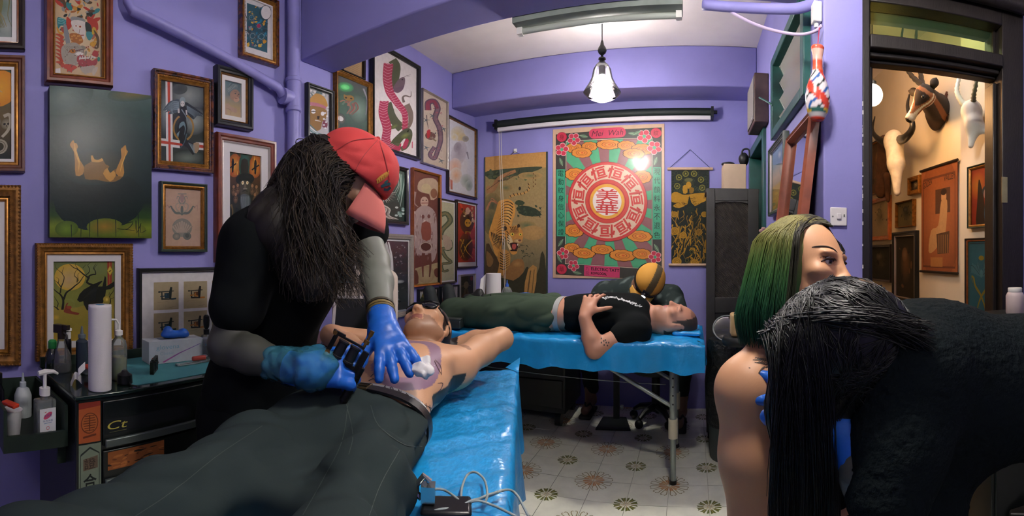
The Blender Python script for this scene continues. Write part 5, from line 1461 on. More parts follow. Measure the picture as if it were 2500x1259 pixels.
def head(M,male=True,jaw=1.,nose=1.,ears=True):
    """head centred between the ears: x right, y face, z up"""
    s = Soft()
    s.ell((0,-.018,.035),(.074,.094,.082),k=.02).ell((0,.03,-.015),(.060,.064,.078),k=.03)
    s.cone((0,.035,-.07),(0,.068,-.094),.040 * jaw,.020 * jaw,.03)
    for q in (-1,1):
        s.cone((q * .052,.0,-.045),(q * .016,.068,-.096),.020 * jaw,.016 * jaw,.03)
        s.ell((q * .043,.062,-.012),(.022,.02,.016),k=.02)
        s.ell((q * .030,.074,.030),(.024,.014,.009),k=.012)
        s.ell((q * .012,.097,-.026),(.0085,.011,.008),k=.008)
        if ears: s.ell((q * .074,-.012,-.004),(.008,.018,.031),Matrix.Rotation(q * -.35,3,'Z'),k=.006).cut((q * .083,-.006,.0),(.006,.009,.016),Matrix.Rotation(q * -.35,3,'Z'),k=.004)
        s.cut((q * .032,.094,.012),(.019,.013,.011),k=.012)
    s.cone((0,.084,.022),(0,.106,-.018),.0075 * nose,.0115 * nose,.012).ell((0,.109,-.022),(.011 * nose,.010,.009),k=.008)
    s.ell((0,.086,-.047),(.021,.011,.0065),k=.006).ell((0,.085,-.059),(.019,.011,.007),k=.006).ell((0,.076,-.088),(.018,.014,.014),k=.015)
    s.cut((0,.100,-.0525),(.022,.006,.0016),k=.003)
    for q in (-1,1): s.cut((q * .0065,.104,-.031),(.0036,.005,.004),k=.003)
    return s.moved(M)

def skin_cols(verts,base,var=.06,f=30,seed=1):
    n = snoise(verts,f,seed); c = np.array(lin(base))
    return np.clip(c[None] * (1 + var * n[:,None]) + np.array([.02,-.004,-.006])[None] * np.maximum(snoise(verts,14,seed + 3),0)[:,None],0,1)
M_SKIN = mat('skin',vc=True,rough=.48,bump=.15,bscale=300,bdist=.0008)
M_FABRIC = mat('woven_fabric',vc=True,rough=.9,spec=.15,bump=.25,bscale=500,bdist=.0006)
M_GLOVE = mat('blue_nitrile','1f63c4',.38,var=.08,vscale=30,bump=.3,bscale=90,bdist=.0015)

def soft_obj(name,soft,material,parent,vox=.006,cols=None,warp=None,smooth=1,base=None):
    v,q = soft.mesh(vox,warp,smooth)
    if base is not None: cols = skin_cols(v,base)
    elif callable(cols): cols = cols(v)
    return mesh_obj(name,v,q,material,parent,True,cols=cols)

def hug(paths,obj,lo=.0005,hi=.004,rnd=None):
    """push the points of hair locks out of the hair mass so that they lie on it"""
    b = BVHTree.FromPolygons([tuple(v.co) for v in obj.data.vertices],[tuple(p.vertices) for p in obj.data.polygons])
    for p in paths:
        o = (rnd or random).uniform(lo,hi)
        for j in range(len(p)):
            q,n,i,d = b.find_nearest(p[j])
            if q is not None:
                s_ = (p[j] - q).dot(n)
                if s_ < o: p[j] = p[j] + n * (o - s_)
    return paths
def locks(name,paths,r0,r1,material,parent,cols=None,n=3):
    """hair locks: tapered tubes along paths"""
    m = MB(); cc = []
    for i,p in enumerate(paths):
        k = len(p); m0 = len(m.v)
        m.tube(p,[r0 + (r1 - r0) * (j / (k - 1)) ** 1.5 for j in range(k)],n,False)
        if cols is not None:
            for j in range(k): cc += [cols(i,j / (k - 1),p[j])] * n
    return mesh_obj(name,m.v,m.f,material,parent,True,cols=cc if cols is not None else None)

def project_art(name,target,strokes,parent,off=.0012):
    """lay drawn ribbons (photograph pixels) on a surface as thin ink; strokes: (points, width px, colour)"""
    bm = BVHTree.FromPolygons([tuple(v.co) for v in target.data.vertices],[tuple(p.vertices) for p in target.data.polygons])
    vs = []; fs = []; cs = []; o = Vector((0,0,EYE))
    def hit(x,y):
        a = az(x); h = bm.ray_cast(o,Vector((sin(a),cos(a),el(y))))
        return None if h[0] is None or h[3] > 4 else h[0] + h[1] * (off if h[1].dot(h[0] - o) < 0 else -off)
    for pts,w,col in strokes:
        P = spline([Vector((x,y,0)) for x,y in pts],4) if len(pts) > 2 else [Vector((x,y,0)) for x,y in pts]
        Q = []
        for i in range(len(P) - 1):
            st = max(1,int((P[i + 1] - P[i]).length / 5)); Q += [P[i].lerp(P[i + 1],k / st) for k in range(st)]
        Q.append(P[-1]); c = lin(col); prev = None
        for i,p in enumerate(Q):
            t = (Q[min(i + 1,len(Q) - 1)] - Q[max(i - 1,0)]); t = t.normalized() if t.length > 0 else Vector((1,0,0))
            nn = Vector((-t.y,t.x,0)) * w / 2
            A,B = hit(p.x + nn.x,p.y + nn.y),hit(p.x - nn.x,p.y - nn.y)
            if A is None or B is None or (A - B).length > .05: prev = None; continue
            k = len(vs); vs += [A,B]; cs += [c,c]
            if prev is not None and (vs[prev] - A).length < .06: fs.append((prev,prev + 1,k + 1,k))
            prev = k
    if not fs: return None
    o = mesh_obj(name,vs,fs,M_INK,parent,False,cols=cs); o['kind'] = 'stuff'; return o
M_INK = mat('ink_mark',vc=True,rough=.6)

# ------------------------------------------------------------------ people
def cloth_cols(col,var=.12,f=18,seed=2):
    c = np.array(lin(col))
    return lambda v: np.clip(c[None] * (1 + var * snoise(v,f,seed)[:,None]),0,1)
def folds(amp,f,seed=0,axis=None):
    def w(X):
        Y = X if axis is None else X * np.array(axis)
        n = snoise(Y,f,seed); return amp * (.7 - 2 * np.abs(n)) 
    return w
def cloth(name,soft,col,parent,vox=.006,amp=.004,f=16,seed=0,axis=None,material=None,var=.12):
    return soft_obj(name,soft,material or M_FABRIC,parent,vox,cloth_cols(col,var,18,seed),folds(amp,f,seed,axis) if amp else None,2)
def band(name,c,R,rx,rz,w,th,material,parent,n=48,cols=None,k=2.4):
    """elliptic belt round the local y axis of R at c"""
    vs = []; fs = []; R = Matrix(R)
    for i in range(n):
        t = 2 * pi * i / n; ct,st = cos(t),sin(t); q = (abs(ct) ** k + abs(st) ** k) ** (-1 / k)
        for (r,y) in ((0,-w / 2),(th,-w / 2),(th,w / 2),(0,w / 2)): vs.append(Vector(c) + R @ Vector(((rx + r) * ct * q,y,(rz + r) * st * q)))
    for i in range(n):
        j = (i + 1) % n
        for a_,b_ in ((0,1),(1,2),(2,3),(3,0)): fs.append((i * 4 + a_,i * 4 + b_,j * 4 + b_,j * 4 + a_))
    return mesh_obj(name,vs,fs,material,parent,40)
def basis(x):
    a = az(x); return Vector((cos(a),-sin(a),0)),Vector((-sin(a),-cos(a),0)),Vector((0,0,1))     # right, towards the camera, up
def er(x,r,c,u):
    e1,e2,e3 = basis(x); return (e1 * r + e2 * c + e3 * u).normalized()
def head_frame(f,c):
    f = Vector(f).normalized(); c = Vector(c); c = (c - f * c.dot(f)).normalized(); return Matrix((f.cross(c),f,c)).transposed()

# ================= the client on the near bed
CL = thing('person','shirtless client with dark sunglasses lying on the near bed, hands behind the head','person',(-.73,.79,.72))
CL.location = (0,0,0)
O1 = Vector((-.73,.79,.727)); A1 = Vector((-.30,.954,0)).normalized(); P1 = Vector((A1.y,-A1.x,0)); Z1 = Vector((0,0,1)); RB = Matrix((P1,A1,Z1)).transposed()
def B1(p,a_,z): return O1 + P1 * p + A1 * a_ + Z1 * z
D1 = Vector((.36,-.933,0)); Q1 = Vector((.933,.36,0))
hc = Vector((-.905,1.385,.925))
hf = head_frame(Z1 * 1. - A1 * .42 - P1 * .22,A1 * 1. + Z1 * .45)
le,re_ = Vector((-.69,1.56,.885)),Vector((-1.30,1.29,.875))
ls,rs_ = B1(.155,.455,.115),B1(-.165,.455,.11)
s = Soft()
s.ell(B1(0,.03,.070),(.150,.08,.060),RB).ell(B1(0,.14,.074),(.150,.14,.072),RB,.04).ell(B1(0,.30,.10),(.165,.17,.098),RB,.05).ell(B1(0,.42,.10),(.165,.10,.09),RB,.05)
for q in (-1,1): s.ell(B1(q * .075,.37,.155),(.085,.07,.035),RB,.04).cone(B1(q * .09,.47,.11),B1(q * .155,.455,.11),.07,.06,.05)
s.cone(B1(0,.50,.12),hc - hf.col[2] * .07,.062,.056,.04)
s.add(head(place(hc,hf)))
s.chain([ls,ls.lerp(le,.5) + Z1 * .004,le],[.056,.048,.040],.03).chain([le,Vector((-.80,1.56,.87)),Vector((-.90,1.50,.84))],[.041,.036,.028],.02)
s.chain([rs_,rs_.lerp(re_,.5),re_],[.056,.048,.040],.03).chain([re_,Vector((-1.13,1.46,.85)),Vector((-1.0,1.50,.84))],[.041,.036,.028],.02)
s.add(hand(place((-.90,1.50,.84),head_frame(Vector((-1,-.1,0)),Z1)),side=-1)).add(hand(place((-1.0,1.50,.83),head_frame(Vector((1,.1,0)),Z1)),side=1))
for q in (-1,1): s.chain([B1(q * .09,-.04,.06),O1 + D1 * .46 + Q1 * q * .14 + Z1 * .055,O1 + D1 * .86 + Q1 * q * .15 + Z1 * .05],[.045,.045,.036],.03)
def cl_cols(v):
    c = skin_cols(v,'cf9e78',.05)
    L = (v - np.array(hc)) @ np.array(hf)            # head local
    beard = (L[:,1] > .0) & (L[:,2] < -.035) & (np.linalg.norm(L,axis=1) < .15) & ~((np.abs(L[:,0]) < .024) & (L[:,2] > -.066) & (L[:,1] > .075))
    c[beard] *= np.array([.52,.5,.5])
    hair = (np.linalg.norm(L - np.array([0,-.02,.035]),axis=1) < .125) & ((L[:,1] < .02 + .4 * L[:,2]) & (L[:,2] > -.03)) & (np.abs(L[:,0]) < .072)
    c[hair] = np.array(lin('2a221e'))
    lip = (np.abs(L[:,0]) < .022) & (L[:,2] < -.042) & (L[:,2] > -.064) & (L[:,1] > .08); c[lip] = np.array(lin('9c5f50'))
    T = (v - np.array(O1)) @ np.array(RB)
    x,y,z = T.T
    n1 = snoise(v,45,5); n2 = snoise(v,22,9)
    # purple stencil portrait across the chest and ribs
    d = np.sqrt(((x - .055) / .075) ** 2 + ((y - .265) / .13) ** 2)
    ring = (np.abs(d - 1 - .12 * n2) < .20) & (x > -.06 + .1 * n2) & (z > .06)
    c[ring] = c[ring] * .35 + np.array(lin('4a3f86')) * .65
    shade = (d < .85) & (n1 > .25) & (z > .06); c[shade] = c[shade] * .6 + np.array(lin('6a5a80')) * .4
    belly = (y < .20) & (y > .02) & (z > .1) & (x < .03) & (n1 > .2); c[belly] *= np.array([.62,.58,.66])
    under = (np.linalg.norm(v - np.array(ls.lerp(le,.25) + Vector((.0,-.045,.012))),axis=1) < .040 + .01 * n1); c[under] *= np.array([.55,.48,.45])
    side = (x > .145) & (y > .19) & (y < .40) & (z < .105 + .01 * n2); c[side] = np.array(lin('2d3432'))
    return np.clip(c,0,1)
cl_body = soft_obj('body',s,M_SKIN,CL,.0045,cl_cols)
# jeans
s = Soft()
s.ell(B1(0,-.03,.068),(.18,.12,.078),RB,.04).ell(B1(0,.02,.070),(.176,.07,.080),RB,.04)
for q in (-1,1): s.chain([B1(q * .10,-.06,.06),O1 + D1 * .22 + Q1 * q * .125 + Z1 * .055,O1 + D1 * .46 + Q1 * q * .145 + Z1 * .055,O1 + D1 * .70 + Q1 * q * .15 + Z1 * .05,O1 + D1 * .88 + Q1 * q * .15 + Z1 * .045],[.072,.074,.072,.066,.06],.04)
s.box(O1 + D1 * .20 + Z1 * .03,(.11,.16,.055),np.array(Matrix((Q1,-D1,Z1)).transposed()),.03,.05)
s.plane(B1(0,.045,0),A1); s.plane((0,0,.722),(0,0,-1))
jeans = cloth('jeans',s,'2a3434',CL,.0055,.012,30,4,(1.2,.8,1.4))
project_art('seams',jeans,[([(905,990),(925,1040),(985,1085),(1030,1090)],1.6,'39443f'),([(850,985),(835,1080),(790,1170),(740,1259)],1.6,'39443f'),([(845,985),(862,1060),(852,1110)],1.6,'39443f'),([(640,1040),(520,1120),(420,1200),(330,1259)],1.5,'343e3a'),([(975,1100),(930,1180),(900,1259)],1.5,'343e3a')],CL)
M_LEATH = mat('black_leather','15181a',.38,bump=.4,bscale=120,bdist=.001)
band('belt',B1(0,.036,.072),RB,.178,.078,.034,.006,M_LEATH,CL)
band('underwear_waistband',B1(0,.070,.072),RB,.164,.0735,.034,.004,mat('white_elastic','cfcfcb',.8,bump=.3,bscale=300),CL)
part('buckle',lambda m: (m.tube([B1(-.035,.02,0.155),B1(.03,.02,0.155),B1(.03,.055,0.155),B1(-.035,.055,0.155),B1(-.035,.02,0.155)],.0035,8),m.cyl(B1(-.02,.037,0.157),B1(.03,.037,0.157),.0025)),mat('dull_brass','7a6a48',.35,.8),CL)
part('belt_tail',lambda m: m.tube([B1(-.03,.037,0.154),B1(-.08,.035,0.155),B1(-.13,.033,0.145),B1(-.16,.04,.15)],.012,8),M_LEATH,CL)
# sunglasses
def hl(x,y,z): return hc + hf @ Vector((x,y,z))
g = Soft()
for q in (-1,1): g.ell(hl(q * .033,.088,.014),(.030,.010,.021),np.array(hf) @ np.array(Matrix.Rotation(q * -.25,3,'Z')),.004)
gl = soft_obj('sunglasses',g,mat('dark_lens','0e1418',.12,coat=.6),CL,.003,None)
m = MB()
for q in (-1,1): m.tube([hl(q * .062,.075,.018),hl(q * .074,.04,.016),hl(q * .078,-.012,.012),hl(q * .076,-.03,-.006)],.0035,6)
m.tube([hl(-.012,.098,.018),hl(0,.1,.02),hl(.012,.098,.018)],.003,6); m.tube([hl(-.065,.083,.028),hl(-.03,.097,.036),hl(0,.098,.03),hl(.03,.097,.036),hl(.065,.083,.028)],.004,6)
m.build('temples',mat('black_plastic','121416',.3),gl,True)
ink = []
for k in range(8): ink.append(([(1003 + k * 9,968 + k * 4),(1006 + k * 9,985 + k * 4)],1.3,'3a2a2a'))
ink += [([(998,966),(1030,985),(1075,1003),(1090,985)],1.5,'3a2a2a'),([(1005,985),(1035,1003),(1072,1018)],1.3,'3a2a2a'),([(1060,880),(1070,900),(1078,915)],1.3,'5a4038'),([(1062,878),(1075,893),(1078,912)],1.2,'5a4038'),
        ([(1068,935),(1080,935),(1076,948),(1066,960)],1.4,'3a3048'),([(905,920),(915,912),(925,920),(935,915)],2,'2a2438'),([(900,930),(912,925),(920,932)],2,'2a2438')]
project_art('tattoo_lines',cl_body,ink,CL)
wb = [o for o in CL.children if o.name.startswith('underwear')][0]
ink = []
for i,(ch,x,y) in enumerate((('B',938,944),('O',956,949),('N',975,956),('D',993,965),('S',1010,976))):
    L = {'B': [((-4,5),(-2,-6)),((-2,-6),(4,-4),(0,0)),((0,0),(4,4),(-4,5))],'O': [((0,-6),(5,0),(0,6),(-5,0),(0,-6))],'N': [((-4,6),(-3,-6)),((-3,-6),(4,6)),((4,6),(5,-6))],
         'D': [((-3,6),(-2,-6)),((-2,-6),(5,0),(-3,6))],'S': [((4,-5),(-3,-3),(4,3),(-4,6))]}[ch]
    for st in L: ink.append(([(x + a_ * .8,y + b_ * .62 + a_ * .35) for a_,b_ in st],1.8,'23282a'))
project_art('waistband_lettering',wb,ink,CL)
paper = Soft().ell((-.60,.90,.925),(.032,.03,.018),None,.02).ell((-.635,.94,.93),(.03,.025,.018),None,.02)
tag(soft_obj('paper_towel_wad',paper,mat('white_tissue','d8d6d6',.9,bump=.6,bscale=60,bdist=.004),None,.0032,None,folds(.007,110,3)),'crumpled white paper towel under the gloved hand','tissue')

# ================= the artist in the red cap
AR = thing('person','long-haired tattoo artist in a red cap and black T-shirt bending over the near bed','person',(0,0,0))
RS,LS,NB = at(622,592,1.24),at(860,475,1.52),at(738,520,1.36)
RE,RW = at(552,845,1.18),at(738,905,1.05)
LE,LW = at(913,640,1.40),at(934,795,1.19)
PV = at(612,985,1.43); H2 = at(845,448,1.27)
f2,c2 = er(866,.75,.12,-.66),er(866,.66,0,.75); R2 = head_frame(f2,c2)
AX2 = (NB - PV).normalized(); SX2 = (LS - RS).normalized(); RT = frame_from(AX2,AX2.cross(SX2) * -1)
# right = towards RS ; torso frame: x along the shoulders, y up the spine
xx = (SX2 - AX2 * SX2.dot(AX2)).normalized(); zz = xx.cross(AX2); RT = Matrix((xx,AX2,zz)).transposed()
mid = (RS + LS) / 2
t2 = Soft()
t2.ell(PV + Vector((0,0,.02)),(.155,.13,.115),RT,.05).ell(PV.lerp(mid,.35),(.150,.17,.115),RT,.06).ell(PV.lerp(mid,.68),(.172,.17,.125),RT,.06).ell(PV.lerp(mid,.9),(.17,.09,.105),RT,.06)
t2.cone(mid,RS,.085,.072,.05).cone(mid,LS,.085,.07,.05)
s = Soft(); s.add(t2).cone(mid + AX2 * .03,H2 - c2 * .06 - f2 * .03,.07,.062,.05).add(head(place(H2,R2)))
s.chain([RS,RE],[.062,.047],.03).chain([RE,RE.lerp(RW,.35),RW],[.046,.046,.030],.02)
s.chain([LS,LE],[.06,.046],.03).chain([LE,LE.lerp(LW,.35),LW],[.046,.047,.031],.02)
HL = place(LW,frame_from(at(985,915,1.05) - LW,Z1 + Vector((.3,-.4,0))))
HR = place(RW,frame_from(at(905,893,1.02) - RW,Vector((.25,-.75,.5))))
lcurl,rcurl = (.16,.10,.10,.14),(.55,.75,.8,.85)
s.add(hand(HL,lcurl,.16,(.9,.3),1)).add(hand(HR,rcurl,.03,(.5,.2),-1))
FR_,FL_ = Vector((-1.20,.70,0)),Vector((-1.10,1.02,0))
for q,ft in ((-1,FR_),(1,FL_)):
    hip = PV + xx * q * .085 - Z1 * .04; kn = hip.lerp(ft,.48) + Vector((.03,0,.02)); an = ft + Vector((0,0,.08))
    s.chain([hip,kn,an],[.085,.06,.042],.04)
    s.cone(an,ft + Vector((.03,0,.035)),.04,.035,.03).cone(ft + Vector((.02,0,.035)),ft + Vector((.17,-.02,.03)),.036,.028,.02)
def ar_cols(v):
    c = skin_cols(v,'8f6a52',.06)
    n = snoise(v,30,3)
    dl = np.minimum(np.linalg.norm(v - np.array(LE),axis=1),np.linalg.norm(v - np.array(LW),axis=1)) < .19
    m1 = dl & (v[:,2] > .9) & (v[:,1] > .85)
    c[m1] = np.array(lin('74786e')) * (1 + .25 * n[m1])[:,None]
    m2 = (np.linalg.norm(v - np.array(RE.lerp(RW,.3)),axis=1) < .2) & (v[:,0] < RW.x + .03)
    c[m2] = np.array(lin('44463f')) * (1 + .25 * n[m2])[:,None]
    L = (v - np.array(H2)) @ np.array(R2)
    b = (np.linalg.norm(L,axis=1) < .16) & (L[:,2] < -.03) & (L[:,1] > -.01) & ~((np.abs(L[:,0]) < .02) & (L[:,2] > -.064) & (L[:,1] > .08)); c[b] = np.array(lin('3a2a20'))
    return np.clip(c,0,1)
ar_body = soft_obj('body',s,M_SKIN,AR,.005,ar_cols)
# T-shirt
s = t2.grow(.014)
s.chain([RS,RS.lerp(RE,.62)],[.088,.080],.04).chain([LS,LS.lerp(LE,.55)],[.085,.078],.04)
s.ell(PV.lerp(mid,.12),(.165,.16,.135),RT,.05)
s.plane(RS.lerp(RE,.66),RE - RS) if False else None
shirt = cloth('t_shirt',s,'0e1213',AR,.006,.007,26,7,(1,1,.6))
# trousers and shoes
s = Soft(); s.ell(PV - Z1 * .02,(.165,.10,.125),RT,.05)
for q,ft in ((-1,FR_),(1,FL_)):
    hip = PV + xx * q * .085 - Z1 * .04; kn = hip.lerp(ft,.48) + Vector((.03,0,.02)); s.chain([hip,kn,ft + Vector((0,0,.07))],[.105,.085,.065],.05)
cloth('trousers',s,'0d1112',AR,.009,.008,28,3)
for ft in (FR_,FL_): soft_obj('shoe',Soft().cone(ft + Vector((.0,0,.045)),ft + Vector((.2,-.025,.035)),.048,.036,.03).plane((0,0,.004),(0,0,-1)),M_LEATH,AR,.008)
# gloves and wrist bands
def glove(M,curl,spread,th,side,wrist,towards,parent):
    g = hand(M,curl,spread,th,side,.0016).add(Soft())
    g.p = [(q[0],q[1],q[2],q[3] + .0022,q[4] + .0022,q[5]) if q[0] == 'c' else q for q in g.p]
    d = (towards - wrist).normalized(); g.cone(wrist - d * .01,wrist + d * .035,.036,.039,.015)
    return soft_obj('glove',g,M_GLOVE,parent,.0032,None,folds(.0009,130,4))
glove(HL,lcurl,.16,(.9,.3),1,LW,LE,AR); glove(HR,rcurl,.03,(.5,.2),-1,RW,RE,AR)
dW = (LE - LW).normalized()
for k,(col,r_) in enumerate((('8f8a80',.0365),('6a5a30',.0375),('7d6a3a',.037),('3a3428',.038))):
    Rw = frame_from(dW,Vector((.3,-.8,.3))); band('bracelet',LW + dW * (.036 + .010 * k),Rw,r_ - .002,r_ - .002,.007,.004,mat('bracelet_%d' % k,col,.6,.3 if k == 0 else 0),AR,28,None,2)
Rw = frame_from((RE - RW),Vector((.3,-.8,.3))); band('wrist_watch_strap',RW + (RE - RW).normalized() * .045,Rw,.036,.036,.016,.004,M_BLACKMETAL,AR,28,None,2)
# cap
def h2(x,y,z): return H2 + R2 @ Vector((x,y,z))
cp = Soft().ell(h2(0,-.016,.046),(.097,.118,.104),R2,.02).ell(h2(0,.03,.064),(.084,.080,.085),R2,.03)
cp.plane(h2(0,.0,.026),R2 @ Vector((0,.12,-1)))
M_CAP = mat('red_cap_cotton',vc=True,rough=.8,bump=.3,bscale=350,bdist=.0008)
def cap_cols(v):
    c = np.tile(np.array(lin('c23c3c')),(len(v),1)); L = (v - np.array(H2)) @ np.array(R2)
    return np.clip(c * (1 + .08 * snoise(v,25,3))[:,None],0,1)
cap = soft_obj('cap_crown',cp,M_CAP,AR,.004,cap_cols,folds(.0028,60,5))
vs = []; fs = []; nn = 18
for j in range(6):
    for i in range(nn + 1):
        t = -1.15 + 2.3 * i / nn; rr = 1 + j / 5 * .86 * max(0,cos(t * 1.1)) ** .7
        x_ = .078 * sin(t) * (1 - .06 * j / 5); y_ = .02 + .082 * cos(t) * rr
        vs.append(h2(x_,y_,.032 - .022 * (j / 5) - .60 * x_ * x_ / .083 * (.15 + .85 * j / 5) - .045 * (j / 5) ** 2))
for j in range(5):
    for i in range(nn): k = j * (nn + 1) + i; fs.append((k,k + 1,k + nn + 2,k + nn + 1))
vz = mesh_obj('cap_visor',vs,fs,mat('lit_red_cap_cotton','dc7a70',.8,bump=.3,bscale=350,bdist=.0008),AR,True)  # visor coloured paler than the crown for the light falling on it
md = vz.modifiers.new('t','SOLIDIFY'); md.thickness = .004
part('cap_button',lambda m: m.sphere(h2(0,-.016,.151),.008,12,8),M_CAP if False else mat('red_button','b8383a',.8),AR,smooth=True)
part('cap_strap',lambda m: m.tube([h2(.055,-.105,.02),h2(.03,-.135,.012),h2(-.03,-.135,.012),h2(-.055,-.105,.02)],.006,6),mat('red_button','b8383a',.8),AR,smooth=True)
ink = [([(919,440),(930,430),(945,420)],5,'c08a3c'),([(922,446),(936,436),(948,425)],3,'a87430')]
for k in range(6): ink.append(([(920 + k * 5,447 - k * 4),(923 + k * 5,434 - k * 3.5)],2.2,'d0a040'))
ink += [([(930,455),(940,450),(952,448)],7,'2a4a52'),([(936,461),(945,462),(952,456)],6,'223a44'),([(938,446),(946,440)],5,'2f5a54')]
ink += [([(922,342),(885,385),(862,430),(855,462)],1.6,'8f2a2c'),([(915,338),(860,345),(815,372)],1.6,'8f2a2c'),([(926,345),(940,390),(950,440)],1.6,'8f2a2c')]
project_art('cap_embroidery',cap,ink,AR,.002)
# hair
M_HAIR = mat('dark_brown_hair',vc=True,rough=.55,spec=.4)
rg = random.Random(5)
vol = Soft().ell(h2(0,-.045,.0),(.098,.085,.09),R2,.03).ell(h2(0,-.10,-.04),(.09,.06,.10),R2,.03)
nb2 = mid + AX2 * .06
vol.cone(h2(0,-.08,-.05),RS.lerp(mid,.55) + Vector((.05,-.08,.0)),.085,.075,.05).cone(RS.lerp(mid,.55) + Vector((.05,-.08,.0)),at(760,690,1.14),.075,.05,.05)
vol.cone(h2(.055,-.02,-.05),at(800,590,1.17),.05,.042,.04).cone(at(800,590,1.17),at(795,680,1.14),.042,.02,.03)
hm = soft_obj('hair_mass',vol,M_HAIR,AR,.007,cloth_cols('1c1814',.4,60,2),folds(.008,70,8,(1,1,.35)))
paths = []; pc = []
def lock(p,d,end,wav,n=15,amp=.017):
    pts = []; ph = rg.uniform(0,6.28); ax1 = Vector((rg.uniform(-1,1),rg.uniform(-1,1),0)).normalized()
    for i in range(n):
        t = i / (n - 1); b = p * (1 - t) ** 2 + (p + d) * 2 * t * (1 - t) + end * t * t
        pts.append(b + (ax1 * sin(ph + t * wav) + ax1.cross(Z1) * cos(ph * 1.3 + t * wav * .9)) * amp * (.25 + t))
    return pts
for i in range(1500):
    kind = i % 3
    if kind == 0:       # near side, falling over the shoulder to the chest
        p = h2(.07 + rg.uniform(-.01,.02),rg.uniform(-.10,.03),rg.uniform(-.03,.03)); e = at(rg.uniform(700,825),rg.uniform(560,740),rg.uniform(1.06,1.16)); d = R2 @ Vector((.05,-.05,-.03))
    elif kind == 1:     # back of the head
        p = h2(rg.uniform(-.07,.08),-.10 + rg.uniform(-.02,.02),rg.uniform(-.04,.03)); e = at(rg.uniform(655,800),rg.uniform(470,680),rg.uniform(1.12,1.3)); d = R2 @ Vector((.02,-.09,.04))
    else:               # hanging in front of the face and beard
        p = h2(rg.choice((-1,1)) * rg.uniform(.06,.078),rg.uniform(-.05,.02),-.02 + rg.uniform(-.05,.02)); e = at(rg.uniform(800,893),rg.uniform(600,745),rg.uniform(1.10,1.24)); d = R2 @ Vector((.03,.0,-.06))
        if rg.random() < .35: p = h2(rg.uniform(-.04,.04),.06,-.085); e = at(rg.uniform(815,885),rg.uniform(620,755),rg.uniform(1.14,1.2))
    paths.append(lock(p,d,e,rg.uniform(7,16),16)); pc.append(lin(rg.choice(['1a1512','231c17','2c231b','3a2e20','4a3a26' if kind == 2 else '1a1512'])))
locks('hair_locks',hug(paths,hm,.0,.012,rg),.0017,.0005,M_HAIR,AR,lambda i,t,p: pc[i])
# white triangle print on the chest of the shirt
project_art('shirt_print',shirt,[([(830,612),(818,690)],5,'b8c4c8'),([(832,612),(850,688)],5,'a8b8c0'),([(818,688),(850,688)],5,'b8c4c8'),([(828,640),(840,680)],10,'7d98a8')],AR,.002)
part('necklace_shirt_patch',lambda m: m.prism([(-.03,0),(.03,0),(.004,.09)],-.003,.003,Matrix.Translation(at(836,690,1.19)) @ Matrix.Rotation(-az(836),4,'Z')),mat('pale_blue_print','9fb6c2',.8,var=.3,vscale=40),AR)

# ---- the coil tattoo machine in the right hand
MC = at(848,858,1.03)
e1,e2,e3 = basis(848)
Mm = Matrix((e1,-e2,e3)).transposed().to_4x4(); Mm.translation = MC; Mm = Mm @ Matrix.Rotation(.5,4,'Y')
t = thing('tattoo_machine','black and brass coil tattoo machine in the gloved right hand','tattoo machine',(0,0,0))
def mp(name,fn,material):
    m = MB(); fn(m); m.v = [tuple(Mm @ Vector(v)) for v in m.v]; return m.build(name,material,t)
M_GUN = mat('gunmetal','2a2a28',.35,.8,var=.2); M_BRASS = mat('aged_brass','8a6a3a',.35,.9,var=.2)
mp('frame',lambda m: (m.box(-.045,.045,-.006,.006,-.03,-.022),m.box(-.045,-.035,-.006,.006,-.03,.03),m.box(.03,.045,-.007,.007,-.03,.02)),M_GUN)
for k in (-1,1): mp('coil',lambda m: m.lathe([(.006,-.022),(.013,-.022),(.013,-.018),(.0115,-.017),(.0115,.013),(.013,.014),(.013,.018),(.006,.018)],20,Matrix.Translation((k * .0145 - .002,0,0))),mat('black_coil_wrap','141618',.4))
mp('armature_bar',lambda m: (m.box(-.04,.03,-.005,.005,.022,.027),m.box(-.05,-.02,-.006,.006,.028,.031)),M_GUN)
mp('contact_screw',lambda m: (m.cyl((.028,0,.02),(.028,0,.06),.0035),m.cyl((.028,0,.035),(.028,0,.044),.007),m.cyl((.028,0,.055),(.028,0,.068),.0055)),M_BRASS)
mp('binding_post',lambda m: m.cyl((-.04,-.014,-.02),(-.04,.014,-.02),.006),M_BRASS); mp('binding_post',lambda m: m.cyl((-.045,-.012,.026),(-.045,.012,.026),.005),M_BRASS)
mp('tube_vise',lambda m: m.cyl((.045,0,-.04),(.045,0,-.016),.009),M_GUN)
mp('grip_tube',lambda m: (m.cyl((.045,0,-.10),(.045,0,-.04),.0105,.0095),m.cyl((.045,0,-.125),(.045,0,-.10),.003,.005)),M_GUN)
sl = Soft().cone(RW + (RE - RW) * .30,RW + Vector((.03,.01,.01)),.045,.046,.03).cone(RW + Vector((.03,.01,.01)),MC - e3 * .03 - e1 * .05,.046,.032,.03)
tag(soft_obj('plastic_sleeve',sl,thin_glass('blue_film',(.55,.85,.95),.08,1.4,.28,(.10,.45,.62)),None,.005,None,folds(.006,90,6)),'clear blue plastic film wrapped round the right hand and machine cord','plastic sleeve')

